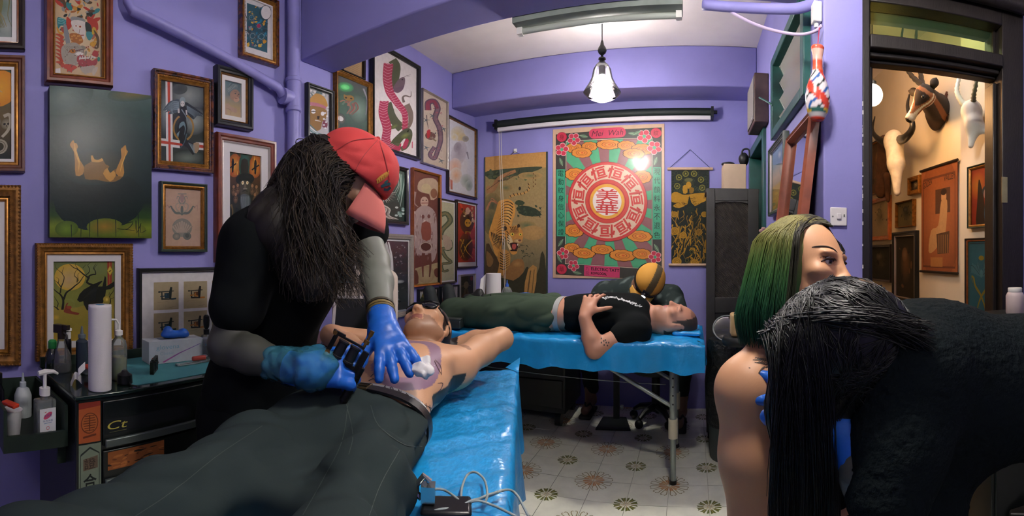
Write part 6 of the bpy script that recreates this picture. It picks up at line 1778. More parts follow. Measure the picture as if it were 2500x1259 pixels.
# ================= seated client with green hair
WO = thing('person','seated woman with green-dyed bobbed hair and a bare tattooed shoulder, looking right','person',(0,0,0))
H3 = at(1967,654,1.04)
f3 = er(1967,.857,.515,.0); l3 = er(1967,.515,-.857,0)
c3 = (Z1 + l3 * .16 - f3 * .05).normalized(); R3 = head_frame(f3,c3)
def h3(x,y,z): return H3 + R3 @ Vector((x,y,z))
sh3 = at(1832,950,.98); el3 = at(1845,1275,.95); nk3 = at(1915,845,1.05)
s = Soft().add(head(place(H3,R3,.97),False,.92,.92,False))
s.cone(h3(0,-.03,-.05),nk3,.050,.055,.04).cone(nk3,sh3,.052,.066,.06).chain([sh3,sh3.lerp(el3,.5),el3],[.066,.063,.058],.05)
pv3 = at(2040,1400,1.15); pv3.z = .55; ct = at(1960,960,1.10)
s.ell(ct,(.13,.11,.17),None,.06).ell(ct.lerp(pv3,.6),(.13,.11,.18),None,.08).ell(pv3,(.17,.15,.12),None,.06).cone(nk3,at(2080,900,1.2),.06,.055,.05)
s.chain([el3,el3 + Vector((.16,-.0,-.08)),el3 + Vector((.24,.05,-.10))],[.046,.038,.028],.02)
lk = pv3 + Vector((.25,.22,.0))
for q in (-.09,.09): s.chain([pv3 + Vector((.05,q,-.02)),lk + Vector((0,q,0)),lk + Vector((.03,q,-.47))],[.085,.06,.04],.04)
def wo_cols(v):
    c = skin_cols(v,'d29c74',.04,20,6); L = (v - np.array(H3)) @ np.array(R3) / .97
    nr = np.linalg.norm(L,axis=1) < .16; x,y,z = L.T
    
    ey = nr & (y > .055) & (np.sqrt(((np.abs(x) - .032) / .023) ** 2 + ((z - .013) / .011) ** 2) < 1); c[ey] *= np.array([.82,.74,.70])  # eye-socket shade painted into the skin colour
    lid = nr & (y > .055) & (np.sqrt(((np.abs(x) - .033) / .0195) ** 2 + ((z - .0155) / .0062) ** 2) < 1) & (z > .0165); c[lid] = np.array(lin('1c1412'))
    lip = nr & (np.abs(x) < .022) & (z < -.042) & (z > -.064) & (y > .08); c[lip] = np.array(lin('a8564c'))
    return np.clip(c,0,1)
wo_body = soft_obj('body',s,M_SKIN,WO,.0035,wo_cols,None,1)
for q in (-1,1):
    m = MB(); m.sphere((0,0,0),.0118,20,14); ev = []; ec = []
    look = Vector((.25,1,-.03)).normalized()
    for v in m.v:
        d = Vector(v).normalized().dot(look); ec.append(lin('0c0807') if d > .955 else (lin('2a160e') if d > .84 else lin('cfc6be')))
        ev.append(h3(q * .0312,.0715,.0118) + R3 @ Vector(v))
    mesh_obj('eye',ev,m.f,mat('wet_eye',vc=True,rough=.08,coat=.5),WO,True,cols=ec)
    up = [h3(q * (.0312 + .0165 * t),.0838 - .0075 * abs(t) ** 2 - (.006 if t > .5 else 0),.0118 + .0066 * (1 - abs(t) ** 2.2) - .001) for t in (-1,-.7,-.35,0,.35,.7,1.0,1.2)]
    MB().tube(up,[.0012,.002,.0026,.0028,.0028,.0026,.002,.001],6).build('eyelid',mat('dark_eyelid','3a241c',.6),WO,True)
    bw = [h3(q * (.013 + .043 * t),.10,.0335 + .010 * sin(t * 2.3) - .003 * t) for t in (0,.15,.3,.45,.6,.75,.9,1)]; bb = BVHTree.FromPolygons([tuple(v.co) for v in wo_body.data.vertices],[tuple(p.vertices) for p in wo_body.data.polygons])
    bw = [bb.ray_cast(p,R3 @ Vector((0,-1,0)))[0] or p for p in bw]; MB().tube(spline(bw,4),[.0008 + .0022 * sin(min(1,k / 27) * 3.05) for k in range(29)],6).build('eyebrow',mat('dark_brow','2a1c16',.8),WO,True)
# black strapless top
s = Soft().ell(ct - Vector((0,0,.06)),(.142,.122,.16),None,.06).ell(ct.lerp(pv3,.6),(.142,.122,.18),None,.08); s.plane(ct + Vector((0,0,.05)),(0,0,1))
cloth('tube_top',s,'0d0f10',WO,.008,.004,40,2)
s = Soft().ell(pv3,(.18,.16,.125),None,.06)
for q in (-.09,.09): s.chain([pv3 + Vector((.05,q,-.02)),lk + Vector((0,q,0)),lk + Vector((.03,q,-.43))],[.096,.075,.06],.04)
cloth('dark_trousers',s,'1c2226',WO,.011,.006,30,5)
for q in (-.09,.09): soft_obj('shoe',Soft().cone(lk + Vector((.0,q,.045 - lk.z)),lk + Vector((.18,q,.035 - lk.z)),.045,.034,.03).plane((0,0,.003),(0,0,-1)),M_LEATH,WO,.01)
# hair: cap of locks from the parting, olive at the crown to green at the tips
rg = random.Random(8); paths = []; pc = []
def hcol(t,k):
    st = [('2a2a1e',0),('746c3c',.12),('6c6e34',.30),('3a6430',.55),('1c5034',.8),('143e2c',1)]
    if k: st = [('241d18',0),('2c2a1c',.4),('3a4a26',1)]
    for (a_,ta),(b_,tb) in zip(st[:-1],st[1:]):
        if t <= tb: return lin(blend(a_,b_,(t - ta) / (tb - ta)))
    return lin(st[-1][0])
vol = Soft().ell(h3(-.006,-.030,.030),(.088,.096,.092),R3,.02)
vol.ell(h3(.045,-.045,-.06),(.050,.075,.10),R3,.04).ell(h3(-.02,-.085,-.06),(.07,.04,.10),R3,.04).ell(h3(.03,-.09,-.10),(.06,.035,.06),R3,.04)
vol.cut(h3(.012,.105,-.01),(.088,.090,.098),R3,.010).cut(h3(.03,.10,.05),(.07,.06,.05),R3,.01)
def vcol(v):
    L = (v - np.array(H3)) @ np.array(R3); t = np.clip((.10 - L[:,2]) / .27,0,1); o = np.array([hcol(x,False) for x in t])
    dk = (L[:,1] > .035) & (L[:,2] > .02); o[dk] = np.array(lin('2a2218')); return o * (1 + .25 * snoise(v * np.array([1,1,.2]),240,3))[:,None]
hm = soft_obj('hair_mass',vol,M_HAIR,WO,.005,vcol,folds(.002,160,3,(1,1,.15)))
for i in range(1700):
    sd = 1 if rg.random() < .7 else -1                      # which side of the parting
    ph = rg.uniform(-1.75,.5) if sd > 0 else rg.uniform(-1.2,.8)     # angle round the head, 0 = side, -1.6 = back, + = front
    py = .055 - rg.uniform(0,.11); p = h3(-.008 + rg.uniform(-.006,.006),py,.039 + .084 * sqrt(1 - ((py + .018) / .098) ** 2) + rg.uniform(0,.004))
    R_ = .088 + rg.uniform(0,.014); cx,sx = cos(ph),sin(ph)
    wid = lambda z: R_ * (1 + .28 * max(0,min(1,(.05 - z) / .2)) * (1 if sx < .4 else .2))
    pts = []; zt = -.155 + rg.uniform(-.03,.03) if sx < .5 else -.14 + rg.uniform(-.02,.02)
    n = 17
    for j in range(n):
        t = j / (n - 1)
        z = .115 + (zt - .115) * t ** 1.15
        rr = min(1,(t / .30) ** .5); w_ = wid(z) * (1 - .16 * max(0,t - .82) / .18)
        q = Vector((sd * w_ * cx * rr,-.02 + w_ * 1.12 * sx * rr,z + .006 * (1 - rr)))
        b = p.lerp(h3(*q),min(1,t / .22)); pts.append(b + Vector((rg.uniform(-1,1),rg.uniform(-1,1),0)) * .0007)
    if any((R3.transposed() @ (q - H3)).y > .062 and -.062 < (R3.transposed() @ (q - H3)).x < .1 and (R3.transposed() @ (q - H3)).z < .07 for q in pts): continue
    paths.append(pts); pc.append((sx > .35 or sd < 0,rg.uniform(.75,1.3)))
locks('hair_locks',hug(paths,hm,.0002,.003,rg),.0013,.0006,M_HAIR,WO,lambda i,t,p: tuple(min(1,c * pc[i][1]) for c in hcol(t,pc[i][0])))
ink = []
for k in range(6): ink += [([(1882 - k * 5,884 - k * 1.0),(1876 - k * 6,878 - k * 1.0),(1868 - k * 5,877 - k * .3)],1.3,'2c2420'),([(1882 - k * 5,886 - k),(1874 - k * 5,890 - k),(1867 - k * 5,889 - k)],1.3,'2c2420')]
ink += [([(1886,886),(1860,879),(1838,879)],1.6,'2c2420'),([(1868,895),(1860,900),(1852,912)],3.2,'3a302a'),([(1880,893),(1870,896)],2.4,'3a302a'),([(1828,898),(1832,899)],2.5,'5a3a2a')]
project_art('tattoo_lines',wo_body,ink,WO)

# ================= black-haired artist in the foreground
DA = thing('person','black-haired tattoo artist in a black knitted sweater leaning in from the right','person',(0,0,0))
H4 = at(2040,874,.76)
f4 = er(2030,-.75,-.45,-.5); c4 = (er(2030,-.55,.05,.85)); R4 = head_frame(f4,c4)
def h4(x,y,z): return H4 + R4 @ Vector((x,y,z))
nk4 = at(2200,890,.82); sp4 = at(2330,905,.90); lo4 = at(2500,935,1.0); pv4 = Vector((1.15,.45,.68))
rs4,le4 = at(2225,930,.74),at(2290,1010,.95)
re4,rw4 = at(2168,1222,.64),at(2066,1068,.69)
lel4,lw4 = at(2180,1120,1.0),at(2048,985,.94)
s = Soft().add(head(place(H4,R4,.97),False)).cone(h4(0,-.04,-.05),nk4,.05,.055,.04)
t4 = Soft().ell(nk4.lerp(sp4,.45),(.13,.12,.11),None,.06).ell(sp4 - Vector((0,0,.045)),(.14,.13,.12),None,.06).ell(pv4,(.17,.16,.14),None,.06)
t4.cone(nk4,rs4,.07,.07,.05).cone(sp4 - Vector((0,0,.05)),lo4,.12,.115,.06).cone(lo4,pv4,.115,.14,.06)
s.add(t4).chain([rs4,re4],[.055,.045],.03).chain([re4,re4.lerp(rw4,.4),rw4],[.045,.042,.028],.02)
HR4 = place(rw4,frame_from(at(1985,985,.74) - rw4,Z1 + Vector((.2,-.5,0))))
s.add(hand(HR4,(.5,.55,.6,.7),.05,(.5,.2),-1))
s.chain([le4,lel4,lw4],[.055,.045,.028],.03)
HL4 = place(lw4,frame_from(at(1840,938,.905) - lw4,Vector((.2,-.8,.3))))
s.add(hand(HL4,(.12,.12,.12,.15),.25,(.7,.2),1))
ft4 = [Vector((.62,.30,0)),Vector((.55,.70,0))]
for q,ft in zip((-.09,.09),ft4): s.chain([pv4 + Vector((-.03,q,-.04)),Vector((.60,.52 + q * 1.8,.52)),ft + Vector((0,0,.08))],[.085,.06,.04],.04)
def da_cols(v):
    c = skin_cols(v,'8a6a58',.05); d = np.linalg.norm(v - np.array(re4.lerp(rw4,.5)),axis=1) < .15; n = snoise(v,60,4)
    c[d] = np.array(lin('6a6a60')) * (1 + .35 * np.sign(n[d]))[:,None]; return np.clip(c,0,1)
da_body = soft_obj('body',s,M_SKIN,DA,.006,da_cols)
M_KNIT = mat('black_waffle_knit','12191b',.95,spec=.1,bump=1.,bscale=75,bdist=.008)
s = t4.grow(.022).chain([rs4,rs4.lerp(re4,.6),re4],[.085,.07,.052],.04).chain([le4,le4.lerp(lel4,.9)],[.085,.07],.05).chain([re4,re4.lerp(rw4,.15)],[.052,.05],.02)
s.chain([at(2260,1000,.86),at(2250,1290,.80)],[.085,.08],.06)
swt = soft_obj('sweater',s,M_KNIT,DA,.0065,None,lambda X: .0022 * np.sin(X[...,2] * 420) * np.sin((X[...,0] + X[...,1]) * 300) + .005 * snoise(X,24,5),1)
s = Soft().ell(pv4 - Vector((0,0,.05)),(.185,.175,.14),None,.06)
for q,ft in zip((-.09,.09),ft4): s.chain([pv4 + Vector((-.03,q,-.04)),Vector((.60,.52 + q * 1.8,.52)),ft + Vector((0,0,.09))],[.10,.08,.06],.05)
cloth('trousers',s,'0e1214',DA,.011,.007,28,6)
for ft in ft4: soft_obj('shoe',Soft().cone(ft + Vector((.03,0,.045)),ft + Vector((-.16,.02,.035)),.045,.034,.03).plane((0,0,.003),(0,0,-1)),M_LEATH,DA,.01)
glove(HR4,(.5,.55,.6,.7),.05,(.5,.2),-1,rw4,re4,DA); glove(HL4,(.12,.12,.12,.15),.25,(.7,.2),1,lw4,lel4,DA)
band('red_wrist_band',rw4 + (re4 - rw4).normalized() * .03,frame_from(re4 - rw4,Z1),.033,.033,.012,.004,mat('red_band','8a2a2a',.7),DA,24,None,2)
rg = random.Random(9)
vol = Soft().ell(h4(0,-.022,.03),(.088,.108,.092),R4,.02).cone(h4(0,-.06,.0),nk4 + Vector((0,0,.02)),.08,.065,.05)
vol.cone(at(1965,860,.73),at(1962,1000,.72),.05,.05,.05).cone(at(1962,1000,.72),at(1965,1330,.72),.05,.045,.05).cone(at(2060,880,.73),at(2085,1010,.72),.06,.03,.05)
M_BLKHAIR = mat('black_straight_hair','0a0c0d',.42,spec=.5,aniso=.4)
hm = soft_obj('hair_mass',vol,M_BLKHAIR,DA,.006,None,folds(.003,160,3,(1,1,.12)))
paths = []
for i in range(1500):
    k = i % 4
    if k < 2:       # falling from the crown down in front
        p = h4(rg.uniform(-.05,.06),rg.uniform(-.06,.06),.105 + rg.uniform(-.01,.012)); x = rg.uniform(1878,2045)
        e = at(x + rg.uniform(-6,10),rg.uniform(1200,1340),rg.uniform(.64,.70)); mdp = at(max(1884,x),rg.uniform(800,880),rg.uniform(.60,.68))
    elif k == 2:    # swept to the back and gathered over the shoulder
        p = h4(rg.uniform(-.07,.07),rg.uniform(-.02,.06),.10 + rg.uniform(-.01,.012)); e = at(rg.uniform(2200,2290),rg.uniform(780,860),rg.uniform(.66,.70)); mdp = at(rg.uniform(2050,2140),rg.uniform(700,800),rg.uniform(.60,.72))
    else:
        p = h4(.085,rg.uniform(-.09,.03),rg.uniform(-.02,.05)); e = at(rg.uniform(2000,2180),rg.uniform(900,1010),rg.uniform(.66,.70)); mdp = at(rg.uniform(2020,2180),rg.uniform(820,900),rg.uniform(.655,.68))
    pts = []
    for j in range(15):
        t = j / 14; pts.append(p * (1 - t) ** 2 + mdp * 2 * t * (1 - t) + e * t * t + Vector((rg.uniform(-1,1),rg.uniform(-1,1),0)) * .0008)
    paths.append(pts)
locks('hair_locks',hug(paths,hm,.0002,.004,rg),.0012,.0005,M_BLKHAIR,DA)

# ================= client on the far bed
BC = thing('person','short-haired man in a black T-shirt and green cargo shorts lying on the far bed','person',(0,0,0))
YB2 = 2.62; ZB2 = .755
def b2(px,dy,z): return Vector(((YB2) * tan(az(px)),YB2 + dy,z))
H5 = at(1652,783,2.58); f5 = Vector((-.10,-.16,1)); c5 = Vector((1,0,.12)); R5 = head_frame(f5,c5)
RBx = Matrix((Vector((0,-1,0)),Vector((1,0,0)),Vector((0,0,1)))).transposed()
t5 = Soft().ell(b2(1530,0,.86),(.19,.13,.10),RBx,.05).ell(b2(1475,0,.86),(.175,.15,.105),RBx,.05).ell(b2(1415,0,.85),(.165,.13,.10),RBx,.05)
ls5,el5,hw5 = at(1552,806,2.42),at(1452,852,2.37),at(1427,776,2.40)
t5.cone(b2(1545,0,.86),ls5,.085,.07,.05)
s = Soft().add(t5).add(head(place(H5,R5),True,1.05)).cone(b2(1560,0,.86),H5 + R5 @ Vector((0,-.02,-.06)),.07,.066,.05).ell(b2(1370,0,.845),(.16,.12,.095),RBx,.05)
s.chain([ls5,el5],[.058,.048],.03).chain([el5,el5.lerp(hw5,.35),hw5],[.048,.046,.032],.02)
HH5 = place(hw5 + Vector((.005,.01,.02)),frame_from(Vector((.12,.62,.72)),Vector((-.15,-.8,1))),1.05); s.add(hand(HH5,(.30,.42,.45,.45),.22,(1.15,.15),1))
s.chain([b2(1545,.15,.86),b2(1480,.24,.80),b2(1440,.10,.90)],[.06,.048,.035],.03)
for q in (-1,1): s.chain([b2(1350,q * .09,.84),b2(1150,q * .12,.83),b2(1078,q * .11,.82)],[.085,.055,.042],.03)
for q in (-1,1): s.cone(b2(1078,q * .11,.82),b2(1072,q * .12,.93),.04,.03,.03)
def bc_cols(v):
    c = skin_cols(v,'c08a70',.06,18,2); L = (v - np.array(H5)) @ np.array(R5)
    hair = (np.linalg.norm(L - np.array([0,-.02,.035]),axis=1) < .13) & (L[:,1] < .02) & (L[:,2] > -.075) & (np.abs(L[:,0]) < .0735); c[hair] = np.array(lin('3a332c'))
    top = (L[:,1] < .055) & (L[:,2] > .085) & (np.linalg.norm(L,axis=1) < .17); c[top] = c[top] * .6 + np.array(lin('4a3c32')) * .4
    bd = (L[:,1] > .02) & (L[:,2] < -.05) & (np.linalg.norm(L,axis=1) < .15); c[bd] *= .82; lp = (np.abs(L[:,0]) < .022) & (L[:,2] < -.042) & (L[:,2] > -.064) & (L[:,1] > .08); c[lp] = np.array(lin('a8605a')); eb = (L[:,1] > .06) & (np.abs(L[:,2] - .034) < .005) & (np.abs(np.abs(L[:,0]) - .032) < .018); c[eb] *= .55; ey = (L[:,1] > .055) & (np.abs(L[:,2] - .012) < .003) & (np.abs(np.abs(L[:,0]) - .032) < .014); c[ey] *= .4
    return np.clip(c,0,1)
bc_body = soft_obj('body',s,M_SKIN,BC,.006,bc_cols)
s = t5.grow(.012).chain([ls5,ls5.lerp(el5,.30)],[.078,.074],.04); s.plane(b2(1376,0,0),(-1,0,0))
sh5 = cloth('t_shirt',s,'0f1314',BC,.007,.006,30,5)
s = Soft().ell(b2(1345,0,.845),(.178,.13,.108),RBx,.05)
for q in (-1,1): s.chain([b2(1330,q * .10,.85),b2(1230,q * .13,.845),b2(1130,q * .14,.835)],[.108,.10,.092],.05)
s.plane(b2(1372,0,0),(1,0,0)); s.plane((0,0,ZB2 - .01),(0,0,-1))
cloth('cargo_shorts',s,'3c4a3c',BC,.0065,.011,34,8)
band('underwear_waistband',b2(1374,0,.845),RBx,.164,.098,.03,.004,mat('grey_elastic','9a9c9a',.8),BC)
for q in (-1,1): soft_obj('shoe',Soft().cone(b2(1082,q * .11,.80),b2(1072,q * .12,.955),.052,.042,.03).plane((0,0,ZB2),(0,0,-1)),mat('dark_shoe','23292a',.7),BC,.007)
ink = []
for x,y in ((1468,826),(1474,832),(1468,836),(1480,836),(1475,842),(1483,843),(1478,830),(1486,836)): ink.append(([(x - 1.5,y),(x + 1.5,y)],4,'3a3836'))
project_art('tattoo_dots',bc_body,ink,BC)
ink = []
for k in range(26): x = 1470 + k * 3.6; y = 727 + max(0,k - 8) ** 1.35 * .48; ink.append(([(x,y + rg.uniform(-3,3)),(x + rg.uniform(3,9),y + rg.uniform(-3,5))],rg.uniform(1.5,4),rg.choice(['b8bcbc','9aa0a0','c8caca'])))
project_art('shirt_print',sh5,ink,BC,.003)

# ================= artist behind the far bed
BA = thing('person','tattoo artist in a mustard cap with a headlamp behind the far bed','person',(0,0,0))
H6 = at(1578,694,2.86); f6 = er(1588,-.30,.62,-.72); c6 = er(1588,.50,.35,.75); R6 = head_frame(f6,c6)
def h6(x,y,z): return H6 + R6 @ Vector((x,y,z))
m6 = Vector((-.40,3.16,.93)); la6,ra6 = Vector((-.60,3.12,.92)),Vector((-.15,3.12,.90)); pv6 = Vector((-.42,3.27,.52))
le6,lw6 = Vector((-.68,2.98,.80)),Vector((-.62,2.84,.90)); re6,rw6 = Vector((-.08,2.98,.78)),Vector((-.34,2.90,.86))
t6 = Soft().ell(m6 - Vector((0,0,.04)),(.21,.12,.12),None,.06).ell(m6.lerp(pv6,.5),(.18,.13,.18),None,.08).ell(pv6,(.18,.15,.12),None,.06).cone(m6,la6,.09,.075,.05).cone(m6,ra6,.09,.075,.05)
s = Soft().add(t6).add(head(place(H6,R6))).cone(m6 + Vector((.06,-.02,.05)),h6(0,-.03,-.05),.07,.06,.05)
s.chain([la6,le6,lw6],[.058,.046,.03],.03).chain([ra6,re6,rw6],[.058,.046,.03],.03)
HM6 = place(lw6,frame_from(Vector((.4,-.6,-.1)),Z1)); s.add(hand(HM6,(.3,) * 4)); HN6 = place(rw6,frame_from(Vector((-.5,-.5,-.1)),Z1)); s.add(hand(HN6,(.4,) * 4,side=-1))
fa,fb = on_z(1441,1000,.02),on_z(1662,1030,.02)
for q,ft in ((-1,fa),(1,fb)):
    kn = Vector((ft.x + q * .02,ft.y - .02,.50)); s.chain([pv6 + Vector((q * .1,-.02,-.02)),kn,ft + Vector((0,.03,.07))],[.09,.06,.042],.04).cone(ft + Vector((0,.03,.06)),ft + Vector((-.01,-.13,.035)),.036,.032,.03)
soft_obj('body',s,M_SKIN,BA,.008,None,None,1,'7a5c4a')
s = t6.grow(.014).chain([la6,la6.lerp(le6,.6)],[.085,.075],.04).chain([ra6,ra6.lerp(re6,.6)],[.085,.075],.04)
def st6(v):
    c = np.array(lin('2a3332')); n = snoise(v,90,4); k = np.clip((n - .25) * 2.2,0,1)[:,None]; return c * (1 - k) + np.array(lin('5c6866')) * k
soft_obj('t_shirt',s,M_FABRIC,BA,.008,st6,folds(.006,30,3))
s = Soft().ell(pv6 - Vector((0,0,.02)),(.19,.16,.125),None,.06)
for q,ft in ((-1,fa),(1,fb)):
    kn = Vector((ft.x + q * .02,ft.y - .02,.50)); s.chain([pv6 + Vector((q * .1,-.02,-.02)),kn,ft + Vector((0,.03,.16))],[.105,.08,.055],.04)
cloth('trousers',s,'252b2b',BA,.011,.006,28,2)
soft_obj('sleeve',Soft().chain([la6.lerp(le6,.5),le6,le6.lerp(lw6,.7)],[.062,.055,.042],.03),mat('blue_arm_cover','2c4a6a',.6,bump=.5,bscale=60,bdist=.004),BA,.006)
for ft in (fa,fb):
    fl = Soft().box(ft + Vector((-.005,-.045,-.005)),(.047,.13,.014),None,.012,.01); fo = soft_obj('sandal',fl,mat('dark_rubber','1a1d1d',.7),BA,.006)
    part('strap',lambda m: (m.tube([ft + Vector((-.045,-.03,.01)),ft + Vector((-.02,-.08,.075)),ft + Vector((-.005,-.13,.06))],.008,6),m.tube([ft + Vector((.04,-.03,.01)),ft + Vector((.015,-.08,.075)),ft + Vector((-.005,-.13,.06))],.008,6)),mat('dark_rubber','1a1d1d',.7),fo)
glove(HM6,(.3,) * 4,.1,(.6,.35),1,lw6,le6,BA); glove(HN6,(.4,) * 4,.1,(.6,.35),-1,rw6,re6,BA)
def cap6(v):
    L = (v - np.array(H6)) @ np.array(R6); c = np.tile(np.array(lin('c08a34')),(len(v),1)); c[np.abs(L[:,0] + .012) < .022] = np.array(lin('4a4028')); return c
cp = Soft().ell(h6(0,-.012,.048),(.094,.114,.096),R6,.02); cp.plane(h6(0,0,.02),R6 @ Vector((0,.1,-1)))
soft_obj('cap_crown',cp,M_CAP,BA,.005,cap6,folds(.002,40,3))
vs = []; fs = []
for j in range(5):
    for i in range(15):
        t = -1.2 + 2.4 * i / 14; rr = 1 + j / 4 * .8 * max(0,cos(t * 1.05)) ** .7; x_ = .086 * sin(t); vs.append(h6(x_,.02 + .082 * cos(t) * rr,.030 - .016 * j / 4 - .5 * x_ * x_ / .086 - .02 * (j / 4) ** 2))
for j in range(4):
    for i in range(14): k = j * 15 + i; fs.append((k,k + 1,k + 16,k + 15))
vz = mesh_obj('cap_visor',vs,fs,mat('mustard_cap_cotton','c99440',.8),BA,True); md = vz.modifiers.new('t','SOLIDIFY'); md.thickness = .004
band('headlamp_strap',h6(0,-.014,.042),np.array(R6) @ np.array(Matrix.Rotation(pi / 2,3,'X')),.096,.117,.018,.004,M_BLACKMETAL,BA,40,None,2)
hlp = part('headlamp',lambda m: (m.cyl(h6(0,.098,.048),h6(0,.122,.044),.020,.017,20),m.box(-.02,.02,-.006,.006,-.014,.014,place(h6(0,.10,.06),R6))),mat('black_plastic','121416',.3),BA)
part('headlamp_lens',lambda m: m.cyl(h6(0,.1215,.044),h6(0,.1235,.0436),.013,n=18),mat('lit_headlamp','ffffff',.3,emit=(1,.95,.85),estr=9),hlp)
sl_ = bpy.data.lights.new('headlamp_light','SPOT'); sl_.energy = 5; sl_.spot_size = 1.5; sl_.spot_blend = .8; sl_.shadow_soft_size = .012; sl_.color = (1,.95,.85)
so = bpy.data.objects.new('headlamp_light',sl_); COL.objects.link(so); so.parent = BA; so.location = h6(0,.126,.043); so.rotation_euler = (R6 @ Vector((0,.75,-.66))).to_track_quat('-Z','Y').to_euler()

# ------------------------------------------------------------------ beds
M_FILM = mat('blue_plastic_film','1f93d4',.28,var=.10,vscale=7,bump=.6,bscale=13,bdist=.02,spec=.6,coat=.25)
M_ALU = mat('brushed_aluminium','9aa49c',.35,.7,var=.1)
M_VINYL = mat('black_vinyl','161a1b',.45)
def bed(name,label,c,rz,L,W,z,legs,drape):
    """treatment bed along local x; c = centre of the top"""
    t = thing(name,label,'bed',(c[0],c[1],0),rz,'treatment beds')
    part('mattress',lambda m: m.box(-L / 2 + .01,L / 2 - .01,-W / 2 + .01,W / 2 - .01,z - .075,z - .014),M_VINYL,t,bevel=.02)
    part('bed_frame',lambda m: (m.box(-L / 2 + .03,L / 2 - .03,-W / 2 + .03,-W / 2 + .05,z - .11,z - .07),m.box(-L / 2 + .03,L / 2 - .03,W / 2 - .05,W / 2 - .03,z - .11,z - .07)),M_ALU,t)
    for sx,sy in legs:
        x,y = sx * (L / 2 - .16),sy * (W / 2 - .08)
        lg = part('leg',lambda m: (m.cyl((x,y,.28),(x,y,z - .09),.019),m.cyl((x,y,.012),(x,y,.40),.015)),M_ALU,t)
        part('leg_clamp',lambda m: m.cyl((x,y,.24),(x,y,.34),.025),mat('cream_plastic','b9b49c',.5),lg); part('foot',lambda m: m.cyl((x,y,0),(x,y,.02),.019),M_VINYL,lg)
        
        for k in range(5): part('height_hole',lambda m: m.cyl((x,y - .0195,.42 + k * .045),(x,y - .0188,.42 + k * .045),.005,n=8),M_VINYL,lg)
        part('brace',lambda m: m.cyl((x,y,.40),(x - sx * .45,y,z - .09),.011),M_ALU,t)
    for sy in (-1,1): part('tension_cable',lambda m: m.cyl((-L / 2 + .2,sy * (W / 2 - .1),z - .2),(L / 2 - .2,sy * (W / 2 - .1),z - .24),.002,n=6),M_ALU,t)
    nx,ny = 70,44; vs = []; fs = []; rr = random.Random(4)
    prof = []
    for j in range(ny + 1):            # across: drop, top, drop
        u = j / ny
        if u < .22: prof.append((-W / 2 - .004,z - drape * (1 - u / .22)))
        elif u > .78: prof.append((W / 2 + .004,z - drape * ((u - .78) / .22)))
        else: prof.append((-W / 2 + W * (u - .22) / .56,z))
    for i in range(nx + 1):
        x = -L / 2 - .004 + (L + .008) * i / nx; e = min(1,min(i,nx - i) / 3.)
        for j,(y,zz) in enumerate(prof):
            top = abs(zz - z) < 1e-6
            n = .5 * sin(x * 23 + 3 * sin(y * 9)) + .5 * sin(x * 41 + y * 30 + 2)
            dz = .005 * n + .004 * sin(x * 70 + y * 55) + .0025 * sin(x * 15 - y * 90) if top else .012 * n * (z - zz) / drape
            dy = 0 if top else (1 if y > 0 else -1) * (.010 + .012 * sin(x * 17 + 1) + .008 * sin(x * 37)) * (z - zz) / drape
            vs.append((x * (1 if top else 1.0),y + dy,zz + dz - (1 - e) * (.02 if top else .0)))
    for i in range(nx):
        for j in range(ny): k = i * (ny + 1) + j; fs.append((k,k + ny + 1,k + ny + 2,k + 1))
    k0 = len(vs)
    for ii,sx in ((0,-1),(nx,1)):      # end drops
        row = [ii * (ny + 1) + j for j in range(ny + 1) if .20 <= j / ny <= .80]; b = len(vs)
        for q,r_ in enumerate(row): x,y,zz = vs[r_]; vs.append((x + sx * (.006 + .01 * sin(y * 30)),y,z - drape * (.8 + .15 * sin(y * 25))))
        for q in range(len(row) - 1): f = (row[q],row[q + 1],b + q + 1,b + q); fs.append(f if sx < 0 else f[::-1])
    mesh_obj('plastic_cover',vs,fs,M_FILM,t,True)
    return t
ang1 = atan2(-.933,.36)
bc1 = Vector((-.70,1.745)) + Vector((.36,-.933)) * .86 + Vector((-.933,-.36)) * .31
bed('treatment_bed','near treatment bed wrapped in bright blue plastic film',(bc1.x,bc1.y),ang1,1.72,.62,.735,[(-1,-1),(-1,1),(1,-1),(1,1)],.24)
bed('treatment_bed','far treatment bed wrapped in crumpled blue film on adjustable aluminium legs',(-.80,2.62),0,1.72,.62,.752,[(1,-1),(1,1),(-1,-1),(-1,1)],.15)
part('corner_peak',lambda m: m.add([(-.85,.31,.735),(-.80,.315,.73),(-.855,.26,.735),(-.865,.32,.775)],[(0,1,3),(0,3,2),(1,2,3)]),M_FILM,[o for o in bpy.data.objects if o.name == 'treatment_bed'][0],smooth=True)
# pillow rolls under the heads
s = Soft().box((-.93,1.45,.775),(.16,.10,.045),np.array(Matrix.Rotation(.37,3,'Z')),.04,.02)
tag(soft_obj('head_pillow',s,M_FILM,None,.008,None,folds(.004,40,3)),'blue wrapped pillow under the head of the sunglasses client','pillow')
s = Soft().box((-.03,2.63,.764),(.08,.14,.014),None,.012,.02)
tag(soft_obj('head_pillow',s,M_FILM,None,.008,None,folds(.004,40,4)),'blue wrapped pillow under the head of the man on the far bed','pillow')

